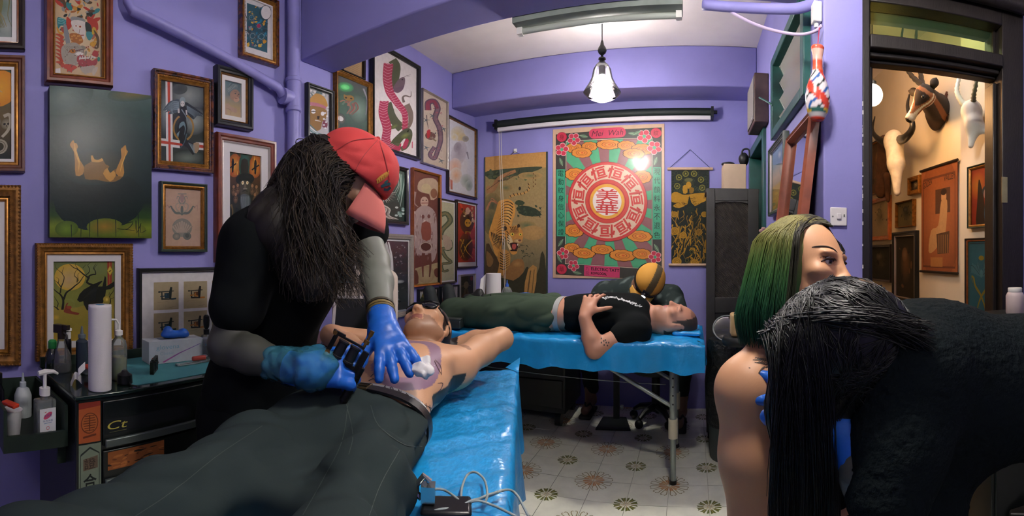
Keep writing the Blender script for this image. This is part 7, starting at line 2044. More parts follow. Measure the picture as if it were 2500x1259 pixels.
# ------------------------------------------------------------------ tool chest by the left wall
M_CHEST = mat('black_tool_chest','141a1a',.35,var=.2,vscale=6,coat=.2)
CR = math.radians(8)                       # turned 8 degrees; local x along the front, y into the wall
TC = thing('tool_chest','black metal tool chest with stickers against the left wall','tool chest',(-1.32,.30,0),pi / 2 + CR)
CL_,CD,CZ = .85,.38,.78
part('body',lambda m: m.box(0,CL_,0,CD,.05,CZ - .012),M_CHEST,TC,bevel=.004)
part('top',lambda m: m.box(-.006,CL_ + .006,-.01,CD,CZ - .012,CZ),mat('dark_glass_top','1d2b28',.12,coat=.5),TC,bevel=.003)
for k,(z0,z1) in enumerate(((.62,.755),(.50,.605),(.35,.485),(.20,.335),(.07,.185))):
    dr = part('drawer',lambda m: m.box(.085,CL_ - .01,-.008,0,z0,z1),M_CHEST,TC,bevel=.003)
    part('handle',lambda m: m.box(.09,CL_ - .015,-.02,-.008,z0 - .002,z0 + .022),mat('satin_steel','6a7470',.4,.6),dr,bevel=.003)
part('corner_post',lambda m: m.box(0,.08,-.006,0,.06,.765),M_CHEST,TC)
part('upstand',lambda m: m.box(0,CL_,CD - .012,CD,CZ,CZ + .035),mat('green_upstand','24352c',.5),TC)
part('lock',lambda m: m.cyl((.46,-.009,.715),(.46,-.014,.715),.009),mat('satin_steel','6a7470',.4,.6),TC)
def sticker(name,x0,x1,z0,z1,a,y=-.0085): a.build(name,TC,x0,x1,z0,z1,y,M_PRINT,6e-6)
a = Art('b0582c'); a.poly([(0,0),(1,0),(1,.12),(0,.16)],'8a3020'); a.ell(.5,.52,.40,.26,'6a3018'); a.ell(.5,.52,.36,.235,'b0602e')
for k in range(7): a.line([(.2 + .03 * abs(k - 3),.34 + k * .06),(.8 - .03 * abs(k - 3),.34 + k * .06)],.022,'6a3018')
a.line([(.5,.32),(.5,.72)],.05,'6a3018'); a.line([(.2,.86),(.8,.82)],.05,'6a3018'); sticker('orange_sticker',.006,.076,.64,.76,a)
a = Art('7d8a76'); a.line([(.08,.14),(.08,.95),(.92,.95),(.92,.14),(.5,.05),(.08,.14)],.03,'27302a'); a.poly([(.2,.2),(.85,.17),(.85,.34),(.2,.36)],'6a5a48')
for i,ch in enumerate('\u5408\u683c'): a.text(ch,.5,.52 + i * .27,.22,'1a211d',w=.6,bold=.02)
a.text('\u8b49',.5,.27,.15,'3a2c26',w=.5); sticker('grey_paper_label',.006,.078,.42,.635,a)
a = Art('b4b0a0'); a.line([(.1,.2),(.6,.3),(.3,.7)],.06,'5a5a50'); sticker('torn_paper_label',.004,.074,.30,.41,a)
a = Art('10161a'); a.text('Ct',.14,.45,.55,'c0b450',w=.22,shear=.2); a.line([(.05,.9),(.24,.88)],.03,'6a6a40'); sticker('maker_mark',.09,.40,.655,.70,a,-.0092)
a = Art('9a5a2e'); a.speck(30,(0,.1,1,.9),(.04,.1),['2a1c14','b8703a','6a3a20'],5); sticker('orange_strip_sticker',.10,.30,.545,.60,a,-.0092)
a = Art('2a2820'); a.ell(.5,.5,.45,.48,'6f6238'); a.ell(.5,.5,.38,.41,'2c2a1e'); a.ell(.5,.48,.22,.28,'8a7a4c'); a.line([(.42,.42),(.44,.42)],.06,'2a2418'); a.line([(.56,.42),(.58,.42)],.06,'2a2418'); sticker('portrait_sticker',.60,.665,.665,.755,a,-.0092)
# side tray
ST = thing('side_tray','dark green open tray hooked to the end of the tool chest','tray',(-1.32,.30,0),pi / 2 + CR)
M_TRAY = mat('dark_green_tray','1c2a22',.5,var=.2)
part('base',lambda m: m.box(-.20,-.012,.04,CD,.62,.63),M_TRAY,ST)
part('front_wall',lambda m: m.box(-.20,-.012,.035,.045,.62,.668),M_TRAY,ST); part('back_wall',lambda m: m.box(-.20,-.012,CD - .01,CD,.62,.745),M_TRAY,ST)
part('end_wall',lambda m: m.box(-.21,-.20,.035,CD,.62,.745),M_TRAY,ST); part('inner_wall',lambda m: m.box(-.022,-.012,.035,CD,.62,.745),M_TRAY,ST)
for yy in (.08,CD - .04): part('bracket',lambda m: m.box(-.03,-.002,yy,yy + .012,.55,.63),M_TRAY,ST)
MC_ = Matrix.Translation((-1.32,.30,0)) @ Matrix.Rotation(pi / 2 + CR,4,'Z')
def ch(x,y,z=CZ + .001): return MC_ @ Vector((x,y,z))

# ------------------------------------------------------------------ bottles and small things
def bottle(name,label,loc,prof,material,cap=None,capmat=None,liquid=None,lab=None,cat='bottle',n=24,rz=0.,extra=None,group=None):
    t = thing(name,label,cat,loc,rz,group)
    part('bottle_body',lambda m: m.lathe(prof,n),material,t,smooth=40)
    if cap: part('cap',lambda m: m.lathe(cap,n),capmat,t,smooth=40)
    if liquid: part('liquid',lambda m: m.lathe(liquid[0],n),liquid[1],t,smooth=40)
    if lab: 
        r,z0,z1,art,a0,a1 = lab; vs = []; cs = []; fs = []
        for (u,v,d),c in zip(art.v,art.c):
            an = a0 + (a1 - a0) * u; rr = r + .0004 + d * 1e-5; vs.append((rr * sin(an),-rr * cos(an),z1 - (z1 - z0) * v)); cs.append(c)
        mesh_obj('label',vs,art.f,M_PRINT,t,False,cols=cs)
    if extra: extra(t)
    return t
PW = mat('white_plastic','d8d8d4',.5); PB = mat('black_plastic','121416',.3); PG = mat('smoky_plastic','2c3238',.25,coat=.3); M_CLR = thin_glass('clear_plastic',(.86,.9,.88),.06,1.2,.16,(.75,.8,.78))
YEL = thin_glass('yellow_soap',(.80,.82,.35),.05,1.,.45,(.62,.62,.22))
def strip_label(bg,bands):
    a = Art(bg)
    for i in range(4): pass
    for v0,v1,c in bands: a.poly([(.08,v0),(.92,v0),(.92,v1),(.08,v1)],c)
    return a
# towel roll
rp = on_z(244,950,CZ)
t = thing('paper_towel_roll','tall white paper towel roll standing on the tool chest','paper towel',(rp.x,rp.y,CZ + .001))
pr = [(.012,0),(.036,0)]
for k in range(44): z = .003 + k * .0058; pr += [(.0368,z),(.0362,z + .003)]
pr += [(.036,.262),(.014,.262)]
part('roll',lambda m: m.lathe(pr,36,cap=False),mat('white_paper_towel','d6d3d3',.95,bump=.5,bscale=300,bdist=.001),t,smooth=True)
part('core',lambda m: m.lathe([(.0145,.001),(.0145,.2625),(.012,.2625),(.012,.001)],24,cap=False),mat('blue_core_card','3a7aa0',.8),t)
# squirt bottle of soap behind the roll
q = on_z(290,925,CZ)
def spray(t): part('spout',lambda m: m.tube([(0,0,.155),(0,0,.185),(.012,0,.20),(.04,0,.203)],.0035,8),PW,t)
bottle('wash_bottle','clear wash bottle of yellow soap beside the towel roll',(q.x,q.y,CZ + .001),[(.026,0),(.028,.004),(.028,.11),(.024,.128),(.012,.14),(.012,.15)],M_CLR,[(.014,.148),(.014,.162),(.005,.166)],PW,([(.025,.002),(.0265,.005),(.0265,.075),(.002,.076)],YEL),None,extra=spray,rz=-1.2)
q = on_z(200,905,CZ)
bottle('ink_bottle','grey ink bottle with a pointed cap beside the towel roll',(q.x,q.y,CZ + .001),[(.021,0),(.022,.003),(.022,.105),(.012,.115),(.012,.12)],mat('slate_plastic','2a3440',.35),[(.014,.118),(.014,.13),(.006,.134),(.003,.16)],mat('grey_cap','5a646a',.5))
q = on_z(166,900,CZ)
bottle('slim_bottle','slim dark bottle with a white valve cap on the tool chest',(q.x,q.y,CZ + .001),[(.012,0),(.013,.003),(.013,.10),(.010,.11)],PB,[(.010,.11),(.011,.112),(.011,.135),(.006,.137),(.014,.139),(.014,.148),(.004,.15)],PW,None,(.0131,.02,.09,strip_label('b0b4b2',[]),-.6,.9))
q = on_z(150,905,CZ)
def flask(t):
    part('trigger',lambda m: (m.box(-.03,.012,-.012,.012,.135,.165),m.box(.0,.035,-.008,.008,.15,.166),m.tube([(.008,0,.14),(.026,0,.13),(.03,0,.11)],.004,6),m.cyl((0,0,.115),(0,0,.137),.014)),mat('brown_black_plastic','241d1a',.35),t)
bottle('spray_bottle','clear spray bottle with a dark trigger behind the soap dispenser',(q.x,q.y,CZ + .001),[(.036,0),(.038,.004),(.038,.04),(.033,.06),(.016,.10),(.013,.118)],M_CLR,None,None,([(.035,.003),(.036,.005),(.036,.035),(.002,.036)],mat('brown_liquid','3a3428',.2)),None,extra=flask,rz=.6)
q = on_z(128,905,CZ)
bottle('green_cap_bottle','round dark bottle with a bright green cap on the tool chest',(q.x,q.y,CZ + .001),[(.022,0),(.026,.01),(.027,.05),(.018,.075),(.012,.085)],mat('dark_green_glass','16201a',.15,coat=.4),[(.016,.082),(.016,.105),(.010,.112)],mat('bright_green_cap','1f7a3a',.4))
# tray contents (tray floor at .631)
TZ = .631
q = ch(-.07,.085,TZ)
def pump(t): part('pump',lambda m: (m.cyl((0,0,.155),(0,0,.20),.006),m.tube([(-.022,0,.203),(0,0,.206),(.03,0,.204),(.045,0,.195)],[.008,.009,.006,.004],8),m.cyl((0,0,.135),(0,0,.158),.017)),PW,t)
a = Art('d4d6d8'); a.ell(.5,.26,.28,.10,'c8486a',rot=-.3); a.text('\u6d17\u624b\u6db2',.5,.26,.10,'2a3a7a',w=.5); a.line([(.3,.14),(.42,.12)],.02,'c03a3a'); a.text('\u514d\u6d17\u6d88\u6bd2',.5,.44,.07,'2a4a8a',w=.62); a.line([(.25,.53),(.75,.51)],.02,'6a8ab0'); a.ell(.5,.70,.10,.07,'c05a6a'); a.ell(.5,.70,.07,.05,'d4d6d8')
for k in range(3): a.line([(.2,.84 + k * .05),(.75,.82 + k * .05)],.015,'8a94a4')
t = thing('sanitizer_bottle','square clear hand sanitizer pump bottle with a white label in the side tray','bottle',q,pi / 2 + CR + .15)
part('bottle_body',lambda m: m.box(-.032,.032,-.021,.021,0,.125),M_CLR,t,bevel=.008); part('neck',lambda m: m.cyl((0,0,.12),(0,0,.14),.014),M_CLR,t)
a.build('label',t,-.027,.027,.015,.10,-.0222,M_PRINT,5e-6); pump(t)
part('gel',lambda m: m.box(-.029,.029,-.018,.018,.003,.085),thin_glass('clear_gel',(.9,.92,.92),.05,.6,.2,(.7,.75,.76)),t,bevel=.006)
q = ch(-.165,.12,TZ)
bottle('paper_cup','white paper cup leaning in the side tray',q,[(.022,0),(.024,.002),(.031,.085),(.0325,.088),(.030,.088)],PW,cat='cup')
q = ch(-.165,.33,TZ)
bottle('dropper_bottle','dark dropper bottle with a printed label at the back of the tray',q,[(.018,0),(.019,.003),(.019,.085),(.010,.105),(.009,.115)],mat('amber_black_glass','14141c',.15,coat=.4),[(.012,.112),(.012,.145),(.008,.148)],PB,None,(.0192,.015,.075,strip_label('b8bcc0',[(.25,.55,'b03a2c'),(.6,.8,'3a4a8a')]),-1.,1.))
q = ch(-.085,.30,TZ)
bottle('glue_bottle','squat bottle with a pale shoulder and pointed cap in the tray',q,[(.03,0),(.031,.003),(.031,.07),(.030,.075),(.022,.095),(.010,.102)],mat('pale_squeeze_plastic','b8c0c0',.4),[(.012,.10),(.012,.118),(.006,.12),(.003,.15)],mat('grey_white_cap','aeb8bc',.5),None,(.0312,.0,.062,strip_label('1f2c28',[]),-2,2))
q = ch(-.17,.20,TZ)
bottle('glass_jar','small clear jar lying among the bottles in the tray',q,[(.02,0),(.022,.003),(.022,.06),(.016,.075),(.014,.085)],M_CLR,cat='jar')
tag(MB().box(-.03,.03,-.012,.012,0,.012).build('red_lighter',mat('orange_red_plastic','c03a22',.35),None,bevel=.004,loc=ch(-.178,.085,TZ + .11),rot=(.1,0,.6)),'orange-red plastic clip on the rim of the tray','clip')
# label tape, tissue and cup on the top
pts = [ch(.02,.10),ch(.04,.11,CZ + .03),ch(.055,.09,CZ + .018),ch(.03,.06,CZ + .05),ch(.05,.05,CZ + .075)]
vs = []; fs = []
for i,p in enumerate(spline(pts,6)):
    vs += [p + Vector((0,0,-.012)),p + Vector((0,0,.012))]
    if i: fs.append((2 * i - 2,2 * i - 1,2 * i + 1,2 * i))
tag(mesh_obj('paper_strip',vs,fs,mat('white_tissue','d8d6d6',.9),None,True),'curled strip of white backing paper beside the towel roll','paper')
tag(MB().lathe([(.022,0),(.025,.004),(.03,.02),(.028,.022),(.021,.006),(.001,.004)],20).build('glass_dish',M_CLR,None,True,loc=ch(.13,.22)),'small clear dish behind the towel roll','dish')
tag(MB().sphere((0,0,0),(.024,.014,.008),12,8).build('red_tape',mat('red_tape','b8402c',.5),None,True,loc=ch(.12,.20,CZ + .031)),'scrap of red tape in the clear dish','tape')
t = thing('power_supply','small black round device on the chest corner by the towel roll','device',ch(.19,.055),.4)
part('body',lambda m: m.lathe([(.022,0),(.026,.004),(.024,.03),(.014,.036),(.008,.044)],20),PB,t); part('lead',lambda m: m.tube([(.02,0,.01),(.04,-.01,.006),(.06,.0,.004)],.003,6),PB,t)
# teal sheet and machine kit
tag(MB().box(.20,CL_ - .01,.02,CD - .02,CZ + .0005,CZ + .002).build('teal_bench_paper',mat('teal_paper','4f9aa0',.8,var=.06,bump=.2,bscale=30,bdist=.003),None,loc=(-1.32,.30,0),rot=(0,0,pi / 2 + CR)),'teal paper sheet covering the top of the tool chest','sheet')
SZ = CZ + .003
def small_machine(label,loc,rz,col):
    t = thing('tattoo_machine',label,'tattoo machine',loc,rz); g = mat('machine_' + col,col,.4,.6,var=.2)
    part('frame',lambda m: (m.box(-.04,.04,-.006,.006,0,.008),m.box(-.04,-.03,-.006,.006,0,.045),m.box(.026,.04,-.007,.007,0,.04)),g,t); 
    for k in (-1,1): part('coil',lambda m: m.lathe([(.012,.008),(.0105,.01),(.0105,.034),(.012,.036),(.012,.04),(.004,.041)],16,Matrix.Translation((k * .0135,0,0))),PB,t)
    part('armature_bar',lambda m: m.box(-.045,.03,-.005,.005,.044,.049),g,t); part('tube_vise',lambda m: m.cyl((-.06,0,.02),(-.035,0,.02),.005),M_BRASS,t)
small_machine('dark olive coil tattoo machine resting on the teal paper',ch(.345,.13,SZ),-.6,'2c3024')
t = thing('glove_box','white and blue box of gloves on the tool chest','box',ch(.50,.25,SZ),pi / 2 + CR - .15)
part('carton',lambda m: m.box(-.115,.115,-.04,.04,0,.085),mat('white_carton','c3ccd0',.7),t,bevel=.002)
a = Art('c6ced2'); a.text('glovena',.34,.30,.26,'7fb0c4',w=.42); a.text('Classic',.32,.55,.13,'9ab8c6',w=.25); a.poly([(.05,.70),(.16,.68),(.16,.90),(.05,.92)],'c03a3c'); a.text('M',.105,.80,.12,'ffffff',w=.06); a.line([(.25,.95),(.55,.60),(.95,.25)],.05,'b05090',.02,col2='6a60b0'); a.build('front_print',t,-.115,.115,.0,.085,-.0405,M_PRINT,4e-6)
a = Art('9aa8ac'); a.poly([(.1,.6),(.35,.6),(.35,.8),(.1,.8)],'6a7880'); part('opening',lambda m: m.box(-.06,.06,-.02,.02,.085,.0856),mat('box_slot','8a949a',.8),t)
s = Soft().ell((0,0,.10),(.05,.025,.016),None,.02).ell((-.02,.005,.115),(.02,.015,.02),None,.02).ell((.05,-.005,.10),(.022,.018,.016),None,.02)
soft_obj('glove_tuft',s,M_GLOVE,t,.004,None,folds(.004,70,4))
def spray2(t):
    part('pump',lambda m: (m.cyl((0,0,.095),(0,0,.115),.012),m.cyl((0,0,.115),(0,0,.122),.007),m.lathe([(.010,.122),(.012,.13),(.0135,.15),(.012,.168),(.006,.174)],18)),PB,t)
a = strip_label('262c30',[(.02,.98,'262c30')]); a.poly([(.28,0),(.42,0),(.42,1),(.28,1)],'9fb0b4'); a.ell(.72,.85,.10,.09,'c8b0b8'); a.poly([(.75,.1),(.95,.1),(.95,.22),(.75,.22)],'4a88b0')
bottle('spray_bottle','clear spray bottle with a black pump and dark label on the teal paper',ch(.63,.20,SZ),[(.026,0),(.028,.004),(.028,.075),(.020,.092),(.010,.096)],M_CLR,None,None,([(.025,.003),(.0265,.005),(.0265,.07),(.002,.071)],thin_glass('pale_liquid',(.85,.9,.92),.05,.5,.2,(.6,.66,.68))),(.0284,.006,.068,a,-1.9,1.9),extra=spray2)
tag(MB().box(-.03,.03,-.008,.008,0,.018).build('red_cartridge',mat('red_soft_plastic','b8483c',.45),None,bevel=.006,loc=ch(.56,.155,SZ + .008),rot=(0,0,pi / 2)),'red plastic cartridge lying on a clear tray','cartridge')
tag(MB().box(-.08,.08,-.014,.014,0,.007).build('needle_pack',M_CLR,None,bevel=.002,loc=ch(.54,.155,SZ),rot=(0,0,pi / 2 + .1)),'clear needle pack in front of the glove box','pack')
tag(MB().box(-.045,.045,-.006,.006,0,.002).build('wooden_spatula',mat('birch_wood','b08a64',.7),None,loc=ch(.57,.07,SZ),rot=(0,0,2.2)),'wooden spatula at the front edge of the teal paper','spatula')
for k,x in enumerate((.635,.675)): tag(MB().lathe([(.012,0),(.013,.002),(.013,.016),(.011,.018)],18).build('ink_pot',PB,None,loc=ch(x,.055,SZ)),('left' if k == 0 else 'right') + ' of two small black ink pots at the chest edge','ink pot','ink pots on the tool chest')
small_machine('brass and silver coil tattoo machine near the end of the tool chest',ch(.72,.15,SZ),-.9,'7d745a')

# ------------------------------------------------------------------ back left: trolley, laptop, supplies
TB = thing('black_trolley','black supply trolley in the back left corner','trolley',(-1.28,3.24,0))
part('body',lambda m: m.box(-.42,.42,-.22,.22,.10,.80),M_CHEST,TB,bevel=.006); part('top',lambda m: m.box(-.43,.43,-.23,.23,.80,.825),M_VINYL,TB,bevel=.006)
for k in range(3): part('drawer',lambda m: m.box(-.40,.40,-.232,-.22,.14 + k * .22,.33 + k * .22),M_CHEST,TB,bevel=.004)
for sx in (-.36,.36):
    for sy in (-.17,.17): part('caster',lambda m: (m.cyl((sx - .02,sy,.045),(sx + .02,sy,.045),.045,n=18),m.box(sx - .012,sx + .012,sy - .012,sy + .012,.06,.10)),M_VINYL,TB)
BZ = .826
def bz(x,r=3.2): p = at(x,700,r); return Vector((p.x,p.y,BZ))
t = thing('paper_towel_roll','white paper towel roll with a torn sheet on the far trolley','paper towel',bz(1205))
part('roll',lambda m: m.lathe([(.012,0),(.052,0),(.052,.24),(.012,.24)],28),mat('white_paper_towel','d6d3d3',.95),t)
part('loose_sheet',lambda m: m.add([(-.05,-.02,.235),(-.053,-.03,.05),(-.085,-.06,.09),(-.075,-.05,.2)],[(0,1,2,3)]),mat('white_tissue','d8d6d6',.9),t)
q = bz(1238,3.1)
bottle('squeeze_bottle','squeeze bottle of pale soap with a blue nozzle on the far trolley',q,[(.034,0),(.036,.004),(.036,.12),(.026,.145),(.012,.155)],M_CLR,[(.012,.154),(.012,.165),(.004,.18),(.002,.20)],mat('blue_nozzle','2a5ab0',.4),([(.033,.003),(.034,.006),(.034,.07),(.002,.071)],YEL))
for k,(x,r) in enumerate(((1198,3.02),(1212,3.0),(1178,3.03))): bottle('ink_bottle',['small black ink bottle with a pointed cap left of the far towel roll','black ink bottle with a pointed cap before the far towel roll','smoky ink bottle with a pointed cap at the left end of the far trolley'][k],bz(x,r),[(.02,0),(.021,.003),(.021,.06),(.012,.07)],PB if k < 2 else PG,[(.012,.07),(.012,.08),(.003,.11)],PB,group='ink bottles on the far trolley')
t = thing('glove_box','pale carton with blue gloves on the far trolley','box',bz(1280,3.15),.1); part('carton',lambda m: m.box(-.11,.11,-.05,.05,0,.085),mat('white_carton','c3ccd0',.7),t,bevel=.002)
soft_obj('glove_tuft',Soft().ell((-.03,0,.095),(.05,.03,.014),None,.02).ell((.02,.01,.10),(.03,.02,.012),None,.02),M_GLOVE,t,.006,None,folds(.004,60,4))
soft_o = soft_obj('folded_towels',Soft().box((0,0,.03),(.13,.07,.025),None,.02,.02).box((.05,0,.05),(.09,.06,.02),None,.018,.02),mat('white_tissue','d8d6d6',.9),None,.008,None,folds(.006,40,3)); soft_o.location = bz(1345,3.1); tag(soft_o,'stack of crumpled white towels on the far trolley','towels')
# black camera bag / box behind the far shoes
s = Soft().box((0,0,.05),(.08,.06,.05),None,.03,.02).ell((.03,0,.11),(.035,.03,.03),None,.03)
o = soft_obj('black_bag',s,M_VINYL,None,.008,None,folds(.005,40,5)); o.location = bz(1160,3.12); tag(o,'soft black bag at the left end of the far trolley','bag')
# metal tin by the knees of the far client
tn = Vector((2.37 * tan(az(1105)),2.37,0))
t = thing('metal_tin','small dark metal tin on the far bed by the bare shins','tin',(tn.x,tn.y,.762),.2); part('body',lambda m: m.box(-.06,.06,-.04,.04,0,.045),mat('dull_tin','5c625e',.35,.8),t,bevel=.004); part('lid',lambda m: m.box(-.062,.062,-.042,.042,.045,.06),mat('dull_tin','5c625e',.35,.8),t,bevel=.004)
# side table with laptop and white cushion behind the client's head
LT = at(860,830,1.97)
t = thing('side_table','brown side table behind the near bed holding a laptop','table',(LT.x - .03,LT.y + .05,0),.5)
part('top',lambda m: m.box(-.24,.18,-.15,.15,.80,.825),mat('brown_table_wood','5a3a28',.5,var=.2),t,bevel=.004)
for sx in (-.2,.14):
    for sy in (-.12,.12): part('leg',lambda m: m.box(sx - .015,sx + .015,sy - .015,sy + .015,0,.80),mat('brown_table_wood','5a3a28',.5,var=.2),t)
t = thing('laptop','open white laptop with a dark screen behind the artist\'s arm','laptop',(LT.x + .02,LT.y - .0,.826),.55)
part('base',lambda m: m.box(-.13,.13,-.09,.09,0,.012),mat('white_laptop','c9c4c2',.35),t,bevel=.003)
Ms = Matrix.Translation((0,.09,.012)) @ Matrix.Rotation(-.35,4,'X')
m = MB(); m.box(-.13,.13,-.004,.004,0,.18,Ms); sc_ = m.build('screen_lid',mat('white_laptop','c9c4c2',.35),t,bevel=.002)
m = MB(); m.box(-.115,.115,-.0048,-.0042,.014,.166,Ms); m.build('display',mat('dark_display','151a1a',.12,coat=.5),sc_)
s = Soft().box((0,0,.15),(.16,.05,.15),None,.045,.03); o = soft_obj('white_cushion',s,mat('cream_cotton','cdc0b2',.9,bump=.3,bscale=200),None,.009,None,folds(.004,25,3)); o.location = (LT.x - .10,LT.y + .19,.83); o.rotation_euler = (-.15,0,.5); tag(o,'cream cushion propped behind the laptop','cushion')

# ------------------------------------------------------------------ right side: cabinet, bin, stool
t = thing('wooden_cabinet','tall dark wooden cabinet with a woven cane door at the back right','cabinet',(.262,3.10,0))
part('body',lambda m: (m.box(-.165,.165,-.13,.13,.04,1.60),),M_DKWOOD,t,bevel=.004)
dr = part('door',lambda m: (m.box(-.17,-.115,-.152,-.132,.05,1.625),m.box(.10,.17,-.152,-.132,.05,1.625),m.box(-.115,.10,-.152,-.132,1.545,1.625),m.box(-.115,.10,-.152,-.132,.82,.92),m.box(-.115,.10,-.152,-.132,.05,.14),m.prism([(-.115,1.545),(.10,1.545),(.10,1.525),(.04,1.538),(-.055,1.538),(-.115,1.525)],-.150,-.134)),mat('worn_black_wood','2b2a27',.45,var=.3,vscale=10),t,bevel=.003)
MCANE = mat('dark_cane_weave','3c352e',.7,var=.25,vscale=30,bump=.8,bscale=150,bdist=.004,wave=('DIAGONAL',60,1.))
part('cane_panel',lambda m: m.box(-.115,.10,-.142,-.138,.90,1.55),MCANE,dr); part('lower_panel',lambda m: m.box(-.115,.10,-.142,-.138,.13,.83),mat('worn_black_wood','2b2a27',.45,var=.3,vscale=10),dr)
part('top',lambda m: m.box(-.175,.175,-.14,.135,1.60,1.625),M_DKWOOD,t)
for sx in (-.14,.14):
    for sy in (-.1,.1): part('foot',lambda m: m.box(sx - .02,sx + .02,sy - .02,sy + .02,0,.04),M_DKWOOD,t)
t = thing('cream_box','cream coloured box standing on the wooden cabinet','box',(.285,3.11,1.627)); part('carton',lambda m: m.box(-.075,.075,-.07,.07,0,.175),mat('cream_card','bfa890',.75,var=.05),t,bevel=.003); part('flap',lambda m: m.box(-.082,-.076,-.06,.06,.0,.165),mat('cream_card','bfa890',.75,var=.05),t)
s = Soft().ell((-.04,0,.012),(.05,.05,.015),None,.02).ell((.07,.02,.05),(.035,.045,.05),None,.03); o = soft_obj('black_handbag',s,M_VINYL,None,.007,None,folds(.003,50,2)); o.location = (.285,3.11,1.80); tag(o,'black handbag lying on top of the cream box','bag')
MB().tube(spline([(.05,0,.05),(.06,0,.11),(.10,0,.115),(.105,0,.06)],6),.006,8).build('handle',M_VINYL,o,True)
# flower on the right wall
fp = at(1868,563,2.5); t = thing('dried_flower','small pink dried rose by the dark doorway','flower',(fp.x - .01,fp.y,fp.z)); rg = random.Random(4)
part('bloom',lambda m: [m.sphere((rg.uniform(-.02,.02),rg.uniform(-.02,.02),rg.uniform(-.008,.012)),(.014,.014,.008),8,6) for _ in range(12)],mat('dusty_pink','b8948c',.9),t)
part('stem',lambda m: (m.tube([(0,0,0),(.005,.0,-.08),(.02,0,-.25)],.003,6),m.sphere((.015,0,-.04),(.012,.003,.02),8,6)),mat('dark_stem','2c3428',.8),t)
part('wall_vase',lambda m: (m.lathe([(.012,-.30),(.016,-.28),(.018,-.20),(.015,-.17)],14,Matrix.Translation((.018,0,0))),m.box(.02,XR - fp.x + .009,-.008,.008,-.25,-.22)),PB,t)
# black bin with a clear round lid
bp = at(1776,900,2.72); t = thing('waste_bin','black waste bin with a round tilted clear lid beside the far bed','bin',(bp.x,bp.y,0))
part('bucket',lambda m: m.lathe([(.10,0),(.105,.01),(.115,.26),(.12,.28)],28),mat('grey_bin_plastic','3c4644',.5),t); part('bag',lambda m: m.lathe([(.118,.20),(.13,.30),(.135,.45),(.12,.60),(.125,.66),(.11,.70)],28),mat('black_bin_bag','0f1313',.35,bump=1.,bscale=30,bdist=.02),t)
Ml = Matrix.Translation((0,-.02,.76)) @ Matrix.Rotation(.9,4,'X'); m = MB(); m.lathe([(.002,.012),(.06,.012),(.085,.004)],32,Ml,False); ld_ = m.build('clear_lid',thin_glass('smoky_lid',(.35,.38,.37),.05,1.4,.1,(.3,.3,.3)),t,True); m = MB(); m.lathe([(.082,-.004),(.09,-.004),(.09,.008),(.082,.008)],32,Ml,False); m.build('lid_rim',mat('grey_rim','6a706e',.4),ld_)
# beige canister with blue hose on a black stool behind the bin
cp_ = at(1806,812,2.44); t = thing('equipment_stool','black equipment stool behind the waste bin','stool',(cp_.x,cp_.y,0)); part('seat',lambda m: m.lathe([(.09,.72),(.095,.73),(.095,.75),(.085,.765)],28),M_VINYL,t); part('post',lambda m: (m.cyl((0,0,.03),(0,0,.72),.02),m.lathe([(.09,0),(.09,.02),(.03,.04)],28)),M_BLACKMETAL,t)
t = thing('beige_canister','beige canister with a blue hose on the black stool','canister',(cp_.x,cp_.y,.766)); part('body',lambda m: m.box(-.05,.06,-.05,.05,0,.12),mat('beige_plastic','b89a6a',.5,var=.08),t,bevel=.012); part('hose',lambda m: m.tube(spline([(-.03,-.03,.12),(-.01,-.04,.14),(.06,-.05,.145),(.11,-.02,.12)],6),.006,8),mat('blue_hose','2a5aa0',.4),t)
part('tape_roll',lambda m: m.cyl((.05,-.055,.06),(.05,.055,.06),.045,n=24),PB,t); part('sticker',lambda m: m.box(.0,.06,-.052,-.05,.125,.14) if False else m.box(.01,.07,-.06,-.03,.1455,.151),PW,t)
# stool of the far artist
t = thing('rolling_stool','black rolling stool with a star base under the far artist','stool',(-.26,3.26,0))
part('seat',lambda m: m.lathe([(.16,.36),(.17,.37),(.17,.40),(.15,.415)],28),M_VINYL,t); part('post',lambda m: m.cyl((0,0,.08),(0,0,.36),.03),M_BLACKMETAL,t)
for k in range(5):
    an = k * 2 * pi / 5 + .3; lg = part('leg',lambda m: m.tube([(0,0,.12),(.12 * cos(an),.12 * sin(an),.10),(.17 * cos(an),.17 * sin(an),.07)],[.028,.022,.016],8),M_BLACKMETAL,t); part('caster',lambda m: m.sphere((.175 * cos(an),.175 * sin(an),.032),.031,14,8),M_VINYL,lg)
# foot switch plate and pole
q = on_z(1503,1035,0); t = thing('arm_rest_stand','black arm rest stand with a flat steel base plate under the far bed','stand',(q.x,q.y,0),.1)
part('base_plate',lambda m: m.prism([(-.13,-.12),(.11,-.12),(.07,.12),(-.10,.12)],0,.01,Matrix(((1,0,0,0),(0,0,1,0),(0,1,0,0),(0,0,0,1)))),mat('black_steel_plate','141817',.45),t); part('pole',lambda m: m.box(-.022,.022,.08,.12,.01,.60),M_BLACKMETAL,t)
part('knob',lambda m: m.cyl((.03,.1,.09),(.05,.1,.09),.015),M_ALU,t)

